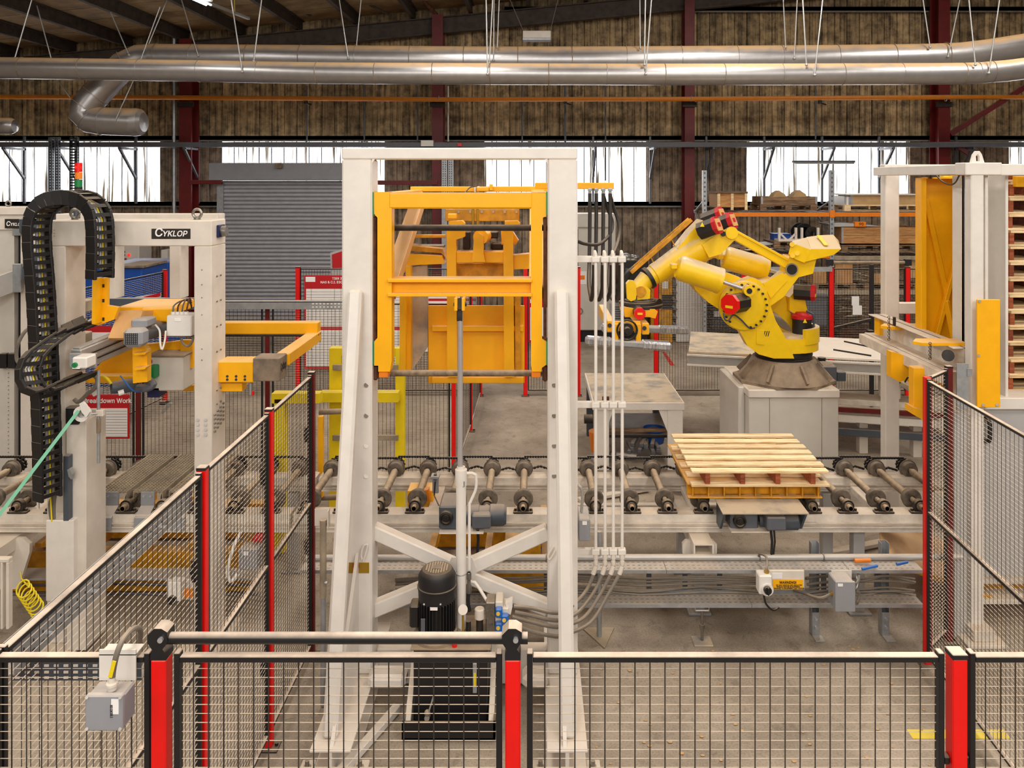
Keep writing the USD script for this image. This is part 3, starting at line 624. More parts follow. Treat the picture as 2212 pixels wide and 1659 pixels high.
# notice boards
nb = Thing('notice_board', 'tall white notice board with red header on the rear fence left of the gantry', 'notice board', P(770, 797, Y2 - .1))
nb.part('board', MB().pbox(657, 880, 595, 797, Y2 - .1, Y2 - .07), 'sign_red')
Yb = Y2 - .103
for (y0, y1) in ((624, 706), (713, 792)): nb.part('sheet', MB().pbox(661, 876, y0, y1, Yb, Yb + .004, 0), 'paper')
nb.part('logo_plate', MB().pbox(660, 681, 598, 609, Yb, Yb + .004, 0), 'white_print')
ln = MB()
for y in range(630, 706, 6): ln.pbox(662, 876, y, y + .5, Yb - .002, Yb, 0)
for y in range(719, 792, 6): ln.pbox(662, 876, y, y + .5, Yb - .002, Yb, 0)
for xx in (672, 722, 736): ln.pbox(xx, xx + .6, 624, 706, Yb - .002, Yb, 0).pbox(xx, xx + .6, 713, 792, Yb - .002, Yb, 0)
nb.part('ruled_lines', ln, 'cable', kind='stuff')
nb.part('lettering', MB().text('TIER 3 DA', PX(717, Yb), PZ(604, Yb), Yb, .04).text('NAS & C.I. ESCALATIONS', PX(692, Yb), PZ(612, Yb), Yb, .04), 'white_print', smooth=False)
nb2 = Thing('notice_board', 'second red bordered notice board seen through the gantry, right of the yellow plate', 'notice board', P(1190, 720, Y2 - .1))
nb2.part('board', MB().pbox(1141, 1244, 588, 740, Y2 - .1, Y2 - .07), 'sign_red'); nb2.part('sheet', MB().pbox(1145, 1240, 664, 735, Yb, Yb + .004, 0), 'paper'); nb2.part('sheet', MB().pbox(1145, 1150, 592, 655, Yb, Yb + .004, 0), 'paper')
nb2.part('pictogram', MB().pbox(1172, 1179, 634, 650, Yb, Yb + .004, 0), 'blue')
nb3 = Thing('notice_board', 'notice board with red stripes behind the yellow backplate, left of it', 'notice board', P(925, 700, Y2 - .1))
nb3.part('board', MB().pbox(915, 1030, 598, 760, Y2 - .1, Y2 - .07), 'paper')
for y in range(645, 720, 13): nb3.part('stripe', MB().pbox(917, 1028, y, y + 5, Yb, Yb + .004, 0), 'sign_red')
ws = Thing('work_sign', 'red and white work sign hanging on the far mesh at the left', 'sign', P(230, 948, Y1 - .06))
Ys = Y1 - .06
ws.part('board', MB().pbox(176, 279, 853, 948, Ys, Ys + .02), 'sign_red'); ws.part('sheet', MB().pbox(180, 275, 882, 944, Ys - .004, Ys, 0), 'paper')
ws.part('lettering', MB().text('Breakdown Work', PX(180, Ys), PZ(870, Ys), Ys - .003, .055), 'white_print', smooth=False)
ws.part('ruled_lines', (lambda m: [m.pbox(182, 274, y, y + .6, Ys - .006, Ys - .004, 0) for y in range(888, 944, 6)] and m)(MB()), 'cable', kind='stuff')
wt = Thing('work_sign', 'red and white sign behind the yellow strapping carriage, upper left', 'sign', P(210, 745, Y1 - .06))
wt.part('board', MB().pbox(170, 240, 704, 770, Ys, Ys + .02), 'sign_red'); wt.part('sheet', MB().pbox(174, 238, 718, 768, Ys - .004, Ys, 0), 'paper')
# ================================================================ roller conveyors
ZC, YN, YFa = .988, 7.05, 7.77
def rail_mesh(x0, x1, front):
    m = MB()
    if front:
        m.prism([(6.87, .77), (7.03, .77), (7.03, .925), (6.87, .925), (6.87, .862), (6.85, .862), (6.85, .85), (6.87, .85), (6.87, .828), (6.85, .828), (6.85, .815), (6.87, .815)], 'x', x0, x1)
    else:
        m.prism([(7.7, .80), (7.86, .80), (7.86, .93), (7.7, .93), (7.7, .875), (7.68, .875), (7.68, .863), (7.7, .863), (7.7, .845), (7.68, .845), (7.68, .833), (7.7, .833)], 'x', x0, x1)
    return m
def make_roller(t, x):
    p = t.part('roller', MB().cyl((x, 6.84, ZC), (x, 7.95, ZC), .024, 12).cyl((x, 7.14, ZC), (x, 7.7, ZC), .034, 14), 'axle')
    prof = lambda s: [(0, .03), (0, .07), (.004, .082), (.014, .088), (.02, .088), (.024, .076), (.07, .074), (.075, .06), (.075, .03)]
    t.part('wheel', MB().lathe((x, YN - .005, ZC), (x, YN + .1, ZC), prof(1), 28), 'roller', p, smooth=30)
    t.part('wheel', MB().lathe((x, YFa + .04, ZC), (x, YFa - .1, ZC), prof(1), 28), 'roller', p, smooth=30)
    b = MB().box(x - .085, x + .085, 6.885, 6.945, .925, .942)
    a = [(x - .05, .942)] + [(x + .052 * math.cos(q), ZC + .052 * math.sin(q)) for q in np.linspace(math.pi, 0, 13)] + [(x + .05, .942)]
    b.prism(a, 'y', 6.895, 6.94)
    for s in (-1, 1): b.cyl((x + s * .068, 6.915, .942), (x + s * .068, 6.915, .962), .013, 6)
    t.part('bearing_block', b, 'iron', p)
    t.part('shaft_end', MB().lathe((x, 6.9, ZC), (x, 6.8, ZC), [(0, .036), (.012, .036), (.012, .024), (.055, .023), (.06, .018), (.06, .001)], 14), 'axle', p)
    sp = MB()
    pts = []
    for k in range(36):
        q = k * math.pi / 18; r = .062 if k % 3 else .072; pts.append((x + r * math.cos(q), ZC + r * math.sin(q)))
    sp.prism(pts, 'y', 7.87, 7.885).prism(pts, 'y', 7.91, 7.925)
    t.part('sprocket', sp, 'black', p)
    return p
def chain(path, name, t, r=.011):
    p = np.array(path); m = MB(); d = np.diff(p, axis=0); L = np.linalg.norm(d, axis=1)
    for i in range(len(d)):
        n = max(1, int(L[i] / .026))
        for k in range(n):
            a = p[i] + d[i] * k / n; b = p[i] + d[i] * (k + .72) / n; m.beam(a, b, .022, .02, c=0)
            m.beam(a, p[i] + d[i] * (k + 1) / n, .01, .01, c=0)
    t.part(name, m, 'black', kind='stuff', smooth=False)
def leg(t, x, y0=6.98):
    t.part('leg', MB().box(x - .05, x + .05, y0, y0 + .1, .02, .77), 'panel_grey')
    t.part('foot_plate', MB().box(x - .1, x + .1, y0 - .04, y0 + .14, 0, .02), 'galv')
cv = Thing('roller_conveyor', 'dusty white pallet roller conveyor running through the gantry to the right fence', 'roller conveyor', (.9, 7.4, 0))
cv.part('front_rail', rail_mesh(-2.09, 3.84, 1), 'dirty_white', smooth=20); cv.part('rear_rail', rail_mesh(-2.09, 3.84, 0), 'dirty_white', smooth=20)
xs = [-1.348 + .3167 * k for k in range(-2, 17)]
for x in xs: make_roller(cv, x)
for i in range(len(xs) - 1):
    yy = 7.88 if i % 2 else 7.92; a, b = xs[i], xs[i + 1]
    chain([(a, yy, ZC + .075), (b, yy, ZC + .075)], 'chain', cv)
    chain([(a + .06, yy, ZC - .05), ((a + b) / 2, yy, ZC - .02), (b - .06, yy, ZC - .05)], 'chain', cv)
for x in (-1.6, 1.48, 2.9):
    leg(cv, x, 7.3) if x < 0 else leg(cv, x)
    leg(cv, x, 7.72)
for x in (-.9, .28, 1.5, 3.15): cv.part('cross_member', MB().box(x - .05, x + .05, 7.03, 7.7, .8, .86), 'dirty_white')
cv.part('skirt_beam', MB().box(.3, 3.2, 8.05, 8.12, .3, .52), 'cream')
sx = PX(1517, 6.72)
st = cv.part('support_head', MB().prism([(sx - .15, .62), (sx - .115, .48), (sx + .115, .48), (sx + .15, .62), (sx + .15, .69), (sx + .12, .72), (sx - .12, .72), (sx - .15, .69)], 'y', 6.82, 6.86), 'cream')
tubem = MB(); zt, zb2 = .765, .66
tubem.prism([(sx - .085, zb2), (sx + .085, zb2), (sx + .085, zt), (sx - .085, zt)], 'y', 6.66, 7.9, [[(sx - .072, zb2 + .012), (sx + .072, zb2 + .012), (sx + .072, zt - .012), (sx - .072, zt - .012)]])
cv.part('cross_tube', tubem, 'cream')
lv = Thing('roller_conveyor', 'dusty roller conveyor section under the strapping machine on the left', 'roller conveyor', (-3.9, 7.4, 0))
lv.part('front_rail', rail_mesh(-6.3, -2.12, 1), 'dirty_white', smooth=20); lv.part('rear_rail', rail_mesh(-6.3, -2.12, 0), 'dirty_white', smooth=20)
xl = [-1.348 - .3167 * k for k in range(3, 16)]
for x in xl: make_roller(lv, x)
for i in range(len(xl) - 1):
    a, b = xl[i + 1], xl[i]
    chain([(a, 7.9, ZC + .08), (b, 7.9, ZC + .08)], 'chain', lv)
for x in (-5.9, -2.35): leg(lv, x, 7.72)
sx = PX(-8, 6.72)
lv.part('support_head', MB().prism([(sx - .2, .3), (sx + .12, .3), (sx + .22, .62), (sx + .22, .69), (sx + .16, .74), (sx - .2, .74)], 'y', 6.82, 6.86), 'cream')
lv.part('cross_tube', MB().prism([(sx - .3, .645), (sx + .1, .645), (sx + .1, .75), (sx - .3, .75)], 'y', 6.55, 7.9, [[(sx - .28, .66), (sx + .088, .66), (sx + .088, .735), (sx - .28, .735)]]), 'cream')
# expanded metal walkway strips between the rollers
for k, (xc, lab) in enumerate([(xl[4] - .157, 'left one'), (xl[3] - .157, 'middle one'), (xl[2] - .157, 'right one')]):
    t = Thing('grating_strip', 'grey mesh grating strip laid between conveyor rollers under the strapping portal, ' + lab, 'grating', (xc, 7.3, .95))
    w = .125; m = MB()
    for j in range(9): m.box(xc - w + j * w / 4 - .0035, xc - w + j * w / 4 + .0035, 6.98, 7.92, 1.066, 1.084, 0)
    for j in range(28): m.box(xc - w, xc + w, 6.99 + j * .0343, 6.9965 + j * .0343, 1.068, 1.084, 0)
    t.part('bars', m, 'mesh_plate', kind='stuff', smooth=False)
    t.part('side_strip', MB().box(xc - w - .006, xc - w, 6.97, 7.93, 1.02, 1.088, 0), 'mesh_plate'); t.part('side_strip', MB().box(xc + w, xc + w + .006, 6.97, 7.93, 1.02, 1.088, 0), 'mesh_plate')
    t.part('hanger_plate', MB().prism([(6.965, 1.085), (6.975, 1.085), (6.975, .96), (6.86, .9), (6.845, .8), (6.835, .8), (6.845, .905), (6.965, .965)], 'x', xc - .06, xc + .06), 'grey')
    for s in (-.03, .03):
        for z, y in ((1.05, 6.965), (.82, 6.84)): t.part('bolt', MB().cyl((xc + s, y, z), (xc + s, y - .012, z), .01, 8), 'chrome')
# geared motors on the front rail
g1 = Thing('gear_motor', 'slate grey geared motor on the conveyor rail behind the gantry cylinder', 'gear motor', P(1020, 1145, 6.6))
Yg = 6.55
g1.part('gearbox', MB().pbox(948, 1002, 1094, 1144, Yg, Yg + .3, .012), 'slate')
g1.part('output_flange', MB().lathe(P(964, 1117, Yg), P(964, 1117, Yg) - [0, .1, 0], [(0, .058), (.03, .055), (.035, .04), (.02, .035), (.02, .028), (.03, .026), (.03, .001)], 20), 'iron')
g1.part('motor', MB().lathe(P(1002, 1112, Yg + .12), P(1100, 1112, Yg + .12), [(0, .07), (.05, .07), (.05, .085), (.13, .085), (.13, .075), (.22, .075), (.225, .088), (.34, .085), (.36, .07), (.36, 0)], 24), 'slate')
g1.part('terminal_box', MB().pbox(1019, 1060, 1114, 1143, Yg - .02, Yg + .12, .01), 'hull_grey')
g1.part('mount_plate', MB().box(PX(950, Yg), PX(1045, Yg), Yg - .05, 6.85, PZ(1148, Yg), PZ(1146, Yg), 0), 'white')
g1.part('cable', MB().tube([P(1032, 1143, Yg), P(1033, 1165, Yg), P(1029, 1230, Yg + .1)], .012, 8), 'rubber')
g2 = Thing('gear_motor', 'geared motor under a dusty cover plate on the conveyor rail before the pallet', 'gear motor', P(1650, 1150, 6.6))
g2.part('cover_plate', MB().prism([(6.58, 1.05), (6.86, 1.06), (6.86, 1.068), (6.58, 1.058)], 'x', PX(1560, 6.6), PX(1746, 6.6)), 'dust_plate')
for a in (1557, 1731): g2.part('side_plate', MB().prism([(6.6, 1.05), (6.86, 1.06), (6.86, .86), (6.74, .86)], 'x', PX(a, 6.7), PX(a + 5, 6.7)), 'slate')
Yg = 6.62
g2.part('gearbox', MB().pbox(1578, 1638, 1109, 1148, Yg + .06, Yg + .24, .012), 'hull_grey')
g2.part('output_flange', MB().lathe(P(1597, 1124, Yg + .06), P(1597, 1124, Yg + .06) - [0, .1, 0], [(0, .056), (.03, .053), (.035, .04), (.02, .035), (.02, .028), (.03, .026), (.03, .001)], 20), 'iron')
g2.part('motor', MB().lathe(P(1638, 1126, Yg + .14), P(1735, 1126, Yg + .14), [(0, .06), (.1, .06), (.1, .07), (.33, .07), (.35, .05), (.35, 0)], 20), 'slate')
g2.part('terminal_box', MB().pbox(1657, 1699, 1118, 1147, Yg - .03, Yg + .1, .01), 'hull_grey')
g2.part('base_plate', MB().box(PX(1580, Yg), PX(1662, Yg), Yg, 6.85, PZ(1151, Yg), PZ(1148, Yg), 0), 'dirty_white')
g2.part('cable', MB().tube([P(1665, 1145, Yg), P(1668, 1170, Yg), P(1666, 1206, Yg)], .011, 8).tube([P(1672, 1145, Yg), P(1674, 1170, Yg), P(1670, 1206, Yg)], .008, 8), 'rubber', kind='stuff')
# the pale pallet and the yellow slave board under it
X0, X1, Z0 = PX(1493, 6.8), PX(1791, 6.8), 1.2
def board(x0, x1, y0, y1, z0, z1):
    j = lambda s=.004: rng.uniform(-s, s)
    m = MB().box(x0 + j(.008), x1 + j(.008), y0 + j(), y1 + j(), z0, z1 + j(.0015), .003)
    return m
def make_pallet(label, x0, x1, y0, y1, z0, n=7, group=None, nstr=4, mt='pine', me='pine_end', inset=.12):
    t = Thing('wooden_pallet', label, 'pallet', ((x0 + x1) / 2, (y0 + y1) / 2, z0), group)
    D = y1 - y0; W = x1 - x0; bw = D / n * .62
    for k in range(n):
        yy = y0 + (D - bw) * k / (n - 1); t.part('top_board', board(x0, x1, yy, yy + bw, z0 + .118, z0 + .14), mt)
    for k in range(nstr):
        xx = x0 + inset + (W - 2 * inset - .042) * k / (nstr - 1); t.part('stringer', MB().box(xx, xx + .042, y0 + .01, y1 - .01, z0 + .02, z0 + .118, .003), me)
    for k in range(5):
        yy = y0 + (D - .1) * k / 4; t.part('bottom_board', board(x0, x1, yy, yy + .1, z0, z0 + .02), mt)
    return t
make_pallet('single new pine pallet lying on the yellow board on the conveyor', X0, X1, 6.78, 7.78, Z0)
yb = Thing('slave_board', 'yellow ribbed steel board under the single pine pallet', 'slave board', ((X0 + X1) / 2, 7.3, 1.077))
yb.part('deck', MB().box(X0 - .02, X1 - .02, 6.86, 7.9, 1.185, 1.198), 'yellow_dirty')
yb.part('lower_flange', MB().box(X0 - .02, X1 - .04, 6.84, 6.9, 1.077, 1.09).box(X0 - .02, X1 - .04, 6.9, 6.912, 1.09, 1.185), 'yellow_dirty')
for k in range(9):
    xx = X0 + .02 + k * (X1 - X0 - .1) / 8; yb.part('rib', MB().box(xx, xx + .012, 6.85, 7.85, 1.088, 1.187, .002), 'yellow_dirty')
# yellow lower chain conveyors on the floor
def ychain(x0, x1, y0, y1, z, label, n):
    t = Thing('fork_table', label, 'lift table', ((x0 + x1) / 2, (y0 + y1) / 2, 0))
    t.part('base_beam', MB().box(x0, x1, y0, y0 + .12, .03, z - .1), 'yellow_dirty'); t.part('base_beam', MB().box(x0, x1, y1 - .12, y1, .03, z - .1), 'yellow_dirty')
    for k in range(n):
        xx = x0 + .05 + (x1 - x0 - .16) * k / (n - 1)
        pr = [(y0 - .05, z), (y1, z), (y1, z - .1), (y0 + .1, z - .1), (y0 - .05, z - .04)]
        t.part('fork', MB().prism(pr, 'x', xx, xx + .06), 'yellow_dirty')
    return t
ychain(-1.02, .2, 7.25, 8.3, .42, 'yellow lift table with upright forks under the conveyor behind the gantry brace', 5)
ychain(-5.1, -2.6, 7.3, 8.5, .5, 'yellow lift table under the conveyor beneath the strapping machine', 6)
sc = Thing('end_stop', 'yellow steel stop block on the floor frame right of the gantry brace', 'stop block', P(1130, 1195, 7.0))
sc.part('block', MB().pbox(1090, 1168, 1173, 1200, 6.95, 7.3), 'yellow_dirty')
for k, (px, lab) in enumerate([(900, 'between the rollers, behind the gantry'), (1130, 'x')][:1]):
    t = Thing('pallet_stop', 'yellow pallet stop ' + lab, 'stop', P(900, 1100, 7.35))
    t.part('bracket', MB().pbox(880, 935, 1060, 1100, 7.3, 7.5), 'yellow'); t.part('nose', MB().ppoly([(900, 1064), (925, 1058), (928, 1080), (910, 1092)], 7.22, 7.3), 'orange')
se = Thing('sensor_bracket', 'grey photo sensor on a bracket between conveyor rollers left of the cylinder', 'sensor', P(938, 1065, 7.2))
se.part('bracket', MB().pbox(934, 947, 1032, 1066, 7.2, 7.23).pbox(930, 948, 1030, 1036, 7.15, 7.25), 'galv'); se.part('sensor', MB().pbox(937, 943, 1024, 1038, 7.17, 7.2), 'slate')
se.part('cable', MB().tube([P(940, 1040, 7.18), P(938, 1070, 7.18), P(948, 1092, 7.1)], .006, 6), 'rubber')
# floor battens and dirt under the conveyor
for a, b, c, d, lab in [(1250, 1080, 1400, 1055, 'behind the white pipes'), (1780, 1197, 1945, 1163, 'under the conveyor, right of the warning box'), (1860, 1240, 1985, 1150, 'yx')][:2]:
    Ya, Yb_ = dep(b, .04), dep(d, .04)
    solo('floor_batten', 'pale loose batten lying on the floor ' + lab, 'batten', MB().beam(P(a, b, Ya), P(c, d, Yb_), .09, .04), 'cream')
wp = Thing('tilted_panel', 'orange edged sheet leaning under the conveyor beside the tall red post', 'panel', P(1970, 1190, 7.3))
wp.part('sheet', MB().beam((3.35, 7.6, .45), (4.1, 7.3, .2), .9, .02, up=(0, 0, 1)), 'tan_cover'); wp.part('edge', MB().beam((3.2, 7.1, .43), (4.0, 6.85, .2), .05, .05), 'yellow_dirty')

# ---------------------------------------------------------------- cable trays, pipe and boxes before the conveyor
Yt = 6.45
XA, XB = -1.9, PX(1996, Yt)
pr_ = Thing('air_pipe', 'bright aluminium pipe running level in front of the conveyor above the upper tray', 'pipe', (1, 6.6, PZ(1204, 6.6)))
pr_.part('pipe', MB().cyl((XA, 6.62, PZ(1205, 6.62)), (XB + .4, 6.62, PZ(1203, 6.62)), .026, 14), 'alu')
for a in (985, 1180, 1640, 1778): pr_.part('pipe_clip', MB().torus((PX(a, 6.62), 6.62, PZ(1204, 6.62)), .029, .006, (1, 0, 0), 12, 5), 'cable')
solo('pipe_tag', 'small orange tag on the thin rod under the aluminium pipe, right side', 'tag', MB().cyl(P(1846, 1211, 6.55), P(1880, 1210, 6.55), .017, 10), 'orange')
def tray(name, label, yfront, x0, x1, dpt=.17):
    zt = PZ(yfront, Yt); t = Thing('perforated_tray', label, 'cable tray', ((x0 + x1) / 2, Yt + dpt / 2, zt))
    x = x0; k = 0
    while x < x1 - .05:
        e = min(x + 1.5, x1)
        t.part('tray_length', MB().box(x, e - .004, Yt, Yt + dpt, zt - .003, zt, 0).box(x, e - .004, Yt - .003, Yt, zt - .025, zt + .003, 0).box(x, e - .004, Yt + dpt, Yt + dpt + .003, zt, zt + .03, 0), 'galv'); x = e
    h = MB(); q = x0 + .03
    while q < x1 - .04:
        for dy in (.035, .085, .135): h.box(q, q + .022, Yt + dy - .006, Yt + dy + .006, zt, zt + .0006, 0)
        q += .045
    t.part('perforations', h, 'base_dust', kind='stuff'); return t
u = tray('u', 'upper perforated cable tray before the conveyor, just under the aluminium pipe', 1232, XA, XB)
l = tray('l', 'lower perforated cable tray before the conveyor, knee high over the floor', 1306, -1.2, XB)
for a in (1758, 1908):
    t = Thing('strut_post', 'galvanised channel post with foot carrying the cable trays, %s the grey box' % ('left of' if a < 1800 else 'right of'), 'strut', P(a, 1362, 6.7))
    x = PX(a, 6.68)
    t.part('channel', MB().box(x - .03, x + .03, 6.7, 6.703, .01, .78, 0).box(x - .033, x - .03, 6.64, 6.703, .01, .78, 0).box(x + .03, x + .033, 6.64, 6.703, .01, .78, 0), 'galv')
    t.part('foot_bracket', MB().box(x - .03, x + .03, 6.632, 6.64, 0, .2).box(x - .03, x + .05, 6.55, 6.64, 0, .008), 'galv')
    for z in (.08, .15): t.part('bolt', MB().cyl((x, 6.632, z), (x, 6.615, z), .012, 8), 'chrome')
t = Thing('adjustable_foot', 'bracket with threaded foot under the middle of the lower tray', 'foot', P(1514, 1352, 6.6)); x = PX(1514, 6.6)
t.part('u_bracket', MB().tube([(x - .06, 6.55, .33), (x - .055, 6.55, .265), (x + .055, 6.55, .265), (x + .06, 6.55, .33)], .009, 8), 'alu'); t.part('spindle', MB().cyl((x, 6.55, .02), (x, 6.55, .265), .012, 8).cyl((x, 6.55, .12), (x, 6.55, .15), .025, 6), 'steel'); t.part('foot_plate', MB().box(x - .08, x + .08, 6.48, 6.62, 0, .014), 'dust_plate')
t = Thing('pipe_stand', 'slim galvanised pipe stand with triangular foot plate, right of the gantry', 'stand', P(1297, 1380, 6.5)); x = PX(1297, 6.5)
t.part('tube', MB().cyl((x, 6.62, .01), (x, 6.62, PZ(1150, 6.6)), .021, 14), 'galv')
t.part('foot_plate', MB().prism([(x - .14, 6.75), (x + .14, 6.75), (x + .03, 6.45)], 'z', 0, .01), 'mesh_plate')
hg = MB()
lab_y = [1248, 1253, 1258, 1263, 1272, 1276, 1280, 1285, 1290]
for r0, r1, ys, lab in [(-1.15, PX(1640, 6.6), (1244, 1249, 1254, 1258), 'upper bundle of grey cables between the two trays, left of the warning box'), (-1.15, PX(1650, 6.6), (1270, 1274, 1278, 1282, 1286), 'lower bundle of grey cables between the two trays, left of the warning box'),
                        (PX(1742, 6.6), XB, (1246, 1250, 1255), 'upper bundle of grey cables right of the warning box'), (PX(1742, 6.6), XB, (1271, 1275, 1279, 1283), 'lower bundle of grey cables right of the warning box'), (-1.15, PX(1800, 6.55), (1291, 1294), 'two thin cables sagging just over the lower tray')]:
    t = Thing('cable_bundle', lab, 'cables', ((r0 + r1) / 2, 6.62, PZ(ys[-1], 6.62)))
    for y in ys:
        n = max(4, int((r1 - r0) / .45)); pts = [(r0 + (r1 - r0) * j / n, 6.6 + rng.uniform(-.015, .03), PZ(y, 6.62) + rng.uniform(-.008, .006) + (.012 if j % 2 else -.008)) for j in range(n + 1)]
        t.part('cable', MB().tube(pts, rng.uniform(.007, .011), 6, sm=3), 'cable')
for k, a in enumerate((1180, 1402, 1480, 1555, 1640, 1780, 1895)):
    t = Thing('cable_rung', 'dark upright channel holding the cable bundles between the trays, %s from the left' % ORD[k], 'channel', P(a, 1300, 6.66), group='cable channels')
    x = PX(a, 6.66); t.part('channel', MB().box(x - .02, x + .02, 6.655, 6.68, PZ(1306, 6.66), PZ(1236, 6.66)), 'hull_grey')
wb = Thing('isolator_box', 'cream isolator box with black rotary switch and yellow WARNING! label, before the trays', 'isolator', P(1685, 1288, 6.35)); Yw = 6.36
wb.part('back_plate', MB().pbox(1634, 1738, 1232, 1273, Yw, Yw + .02, .006), 'cream')
wb.part('switch_housing', MB().pbox(1640, 1668, 1244, 1285, Yw - .1, Yw, .008), 'plastic_white')
wb.part('dial', MB().cyl(P(1657, 1273, Yw - .1), P(1657, 1273, Yw - .1) - [0, .015, 0], .048, 20), 'plastic_white'); kx = P(1657, 1273, Yw - .115)
wb.part('knob', MB().cyl(kx, kx - [0, .03, 0], .03, 16).box(kx[0] - .007, kx[0] + .007, kx[1] - .045, kx[1] - .02, kx[2] - .03, kx[2] + .03), 'black')
wb.part('warning_label', MB().pbox(1669, 1735, 1252, 1273, Yw - .004, Yw, 0), 'yellow')
wb.part('lettering', MB().text('WARNING!', PX(1683, Yw), PZ(1260, Yw), Yw - .005, .019).text('DO NOT SWITCH OFF ISOLATOR', PX(1676, Yw), PZ(1264.5, Yw), Yw - .005, .0095).text('WHILST MOTOR IS RUNNING', PX(1677, Yw), PZ(1268, Yw), Yw - .005, .0095).text('DAMAGE TO EQUIPMENT MAY OCCUR', PX(1671, Yw), PZ(1271.5, Yw), Yw - .005, .0095), 'ink', smooth=False)
wb.part('paper_label', MB().pbox(1668, 1690, 1238, 1250, Yw - .003, Yw, 0), 'paper')
wb.part('gland', MB().cyl(P(1651, 1244, Yw - .05), P(1651, 1238, Yw - .05), .02, 10).cyl(P(1656, 1240, Yw - .05), P(1656, 1232, Yw - .05), .02, 10), 'brass')
wb.part('cable', MB().tube([P(1653, 1238, Yw - .05), P(1657, 1222, Yw - .02), P(1655, 1203, Yw + .1), P(1642, 1197, Yw + .2), P(1638, 1204, Yw + .26)], .009, 8, sm=4), 'cable')
wb.part('cable', MB().tube([P(1650, 1286, Yw - .05), P(1655, 1305, Yw - .05), P(1670, 1318, Yw), P(1682, 1312, Yw + .05)], .008, 8, sm=4), 'rubber')
gb = Thing('junction_box', 'upright grey junction box with white label hanging over the trays, right side', 'junction box', P(1822, 1322, 6.2)); Yj = 6.2
gb.part('body', MB().pbox(1806, 1847, 1258, 1322, Yj, Yj + .17, .008), 'grey'); gb.part('lid', MB().pbox(1805, 1848, 1257, 1322, Yj - .02, Yj, .004), 'grey')
gb.part('label', MB().pbox(1810, 1821, 1261, 1267, Yj - .022, Yj - .02, 0), 'white_print'); gb.part('mount_plate', MB().pbox(1796, 1840, 1233, 1260, Yj + .17, Yj + .18, 0), 'cream')
gb.part('gland', MB().cyl(P(1806, 1279, Yj + .08), P(1794, 1283, Yj + .08), .018, 10), 'brass')
gb.part('cable', MB().tube([P(1796, 1283, Yj + .08), P(1770, 1292, Yj + .12), P(1735, 1281, Yj + .3), P(1715, 1275, Yj + .4)], .012, 8, sm=4), 'cable')
gb.part('wires', MB().tube([P(1848, 1262, Yj + .1), P(1856, 1250, Yj + .2), P(1852, 1236, Yj + .3)], .01, 6, sm=3).tube([P(1848, 1270, Yj + .1), P(1857, 1285, Yj + .15), P(1850, 1305, Yj + .2)], .012, 6, sm=3).tube([P(1848, 1280, Yj + .1), P(1854, 1262, Yj + .18), P(1850, 1245, Yj + .25)], .01, 6, sm=3), 'silver_film', kind='stuff')
for a, b, c, d, lab in [(1862, 1229, 1895, 1222, 'left one'), (1937, 1219, 1960, 1214, 'right one')]:
    solo('cable_sleeve', 'blue taped cable piece on the upper tray beside the tall red post, ' + lab, 'cable', MB().tube([P(a, b, 6.44), P(c, d, 6.47)], .012, 8), 'blue_bright')
sj = Thing('junction_box', 'pale junction box with flexible conduit on the right flank of the gantry', 'junction box', P(1262, 1170, 5.95)); Yq = 5.95
sj.part('body', MB().pbox(1250, 1275, 1122, 1170, Yq, Yq + .25, .008), 'grey'); sj.part('label', MB().pbox(1258, 1268, 1126, 1134, Yq - .003, Yq, 0), 'white_print')
sj.part('conduit', MB().tube([P(1256, 1105, Yq + .12), P(1258, 1075, Yq + .1), P(1256, 1056, Yq + .1), P(1248, 1048, Yq + .1)], .012, 8, sm=4), 'alu')
# mess on the floor
db = MB(); r2 = random.Random(3)
for k in range(70):
    xx, yy, s = r2.uniform(.3, 3.0), r2.uniform(4.9, 6.5), r2.uniform(.006, .02)
    m = trimesh.creation.icosphere(0, 1); v = np.array(m.vertices) * [s, s * r2.uniform(.4, 1), s * .35] + [xx, yy, s * .3]; db.add(v, m.faces)
solo('floor_debris', 'small pale wood chips scattered on the concrete behind the long front panel', 'debris', db, 'card_light', kind='stuff')
Ym = dep(1587)
solo('floor_line', 'short worn yellow line painted on the floor behind the right red post', 'floor marking', MB().box(PX(1966, Ym), PX(2176, Ym), Ym - .04, Ym + .05, .0, .002, 0), 'lemon')
solo('floor_tape', 'short red tape strip on the far floor below the robot gripper', 'floor marking', MB().prism([(PX(1430, 17.6), 17.6), (PX(1436, 17.6), 17.6), (PX(1458, 16.3), 16.3), (PX(1448, 16.3), 16.3)], 'z', 0, .002), 'sign_red')
# ================================================================ white gantry with yellow lifting carriage
GY, GB = 5.8, 6.03
XLo, XLi, XRi, XRo = PX(738, GY), PX(803.5, GY), PX(1183, GY), PX(1248, GY)
ZT = PZ(319, GY)
ga = Thing('lift_gantry', 'tall white steel gantry frame standing in the middle of the picture', 'gantry', ((XLo + XRo) / 2, 5.9, 0))
ga.part('column', MB().box(XLo, XLi, GY, GB, .2, ZT - .085, .012), 'white'); ga.part('column', MB().box(XRi, XRo, GY, GB, .2, ZT - .085, .012), 'white')
ga.part('top_beam', MB().box(XLo, XRo, GY, GB, ZT - .085, ZT, .008), 'white')
ga.part('gusset', MB().prism([(XLi, ZT - .085), (XLi, ZT - .12), (XLi + .02, ZT - .085)], 'y', GY, GY + .02), 'white'); ga.part('gusset', MB().prism([(XRi, ZT - .085), (XRi - .02, ZT - .085), (XRi, ZT - .12)], 'y', GY, GY + .02), 'white')
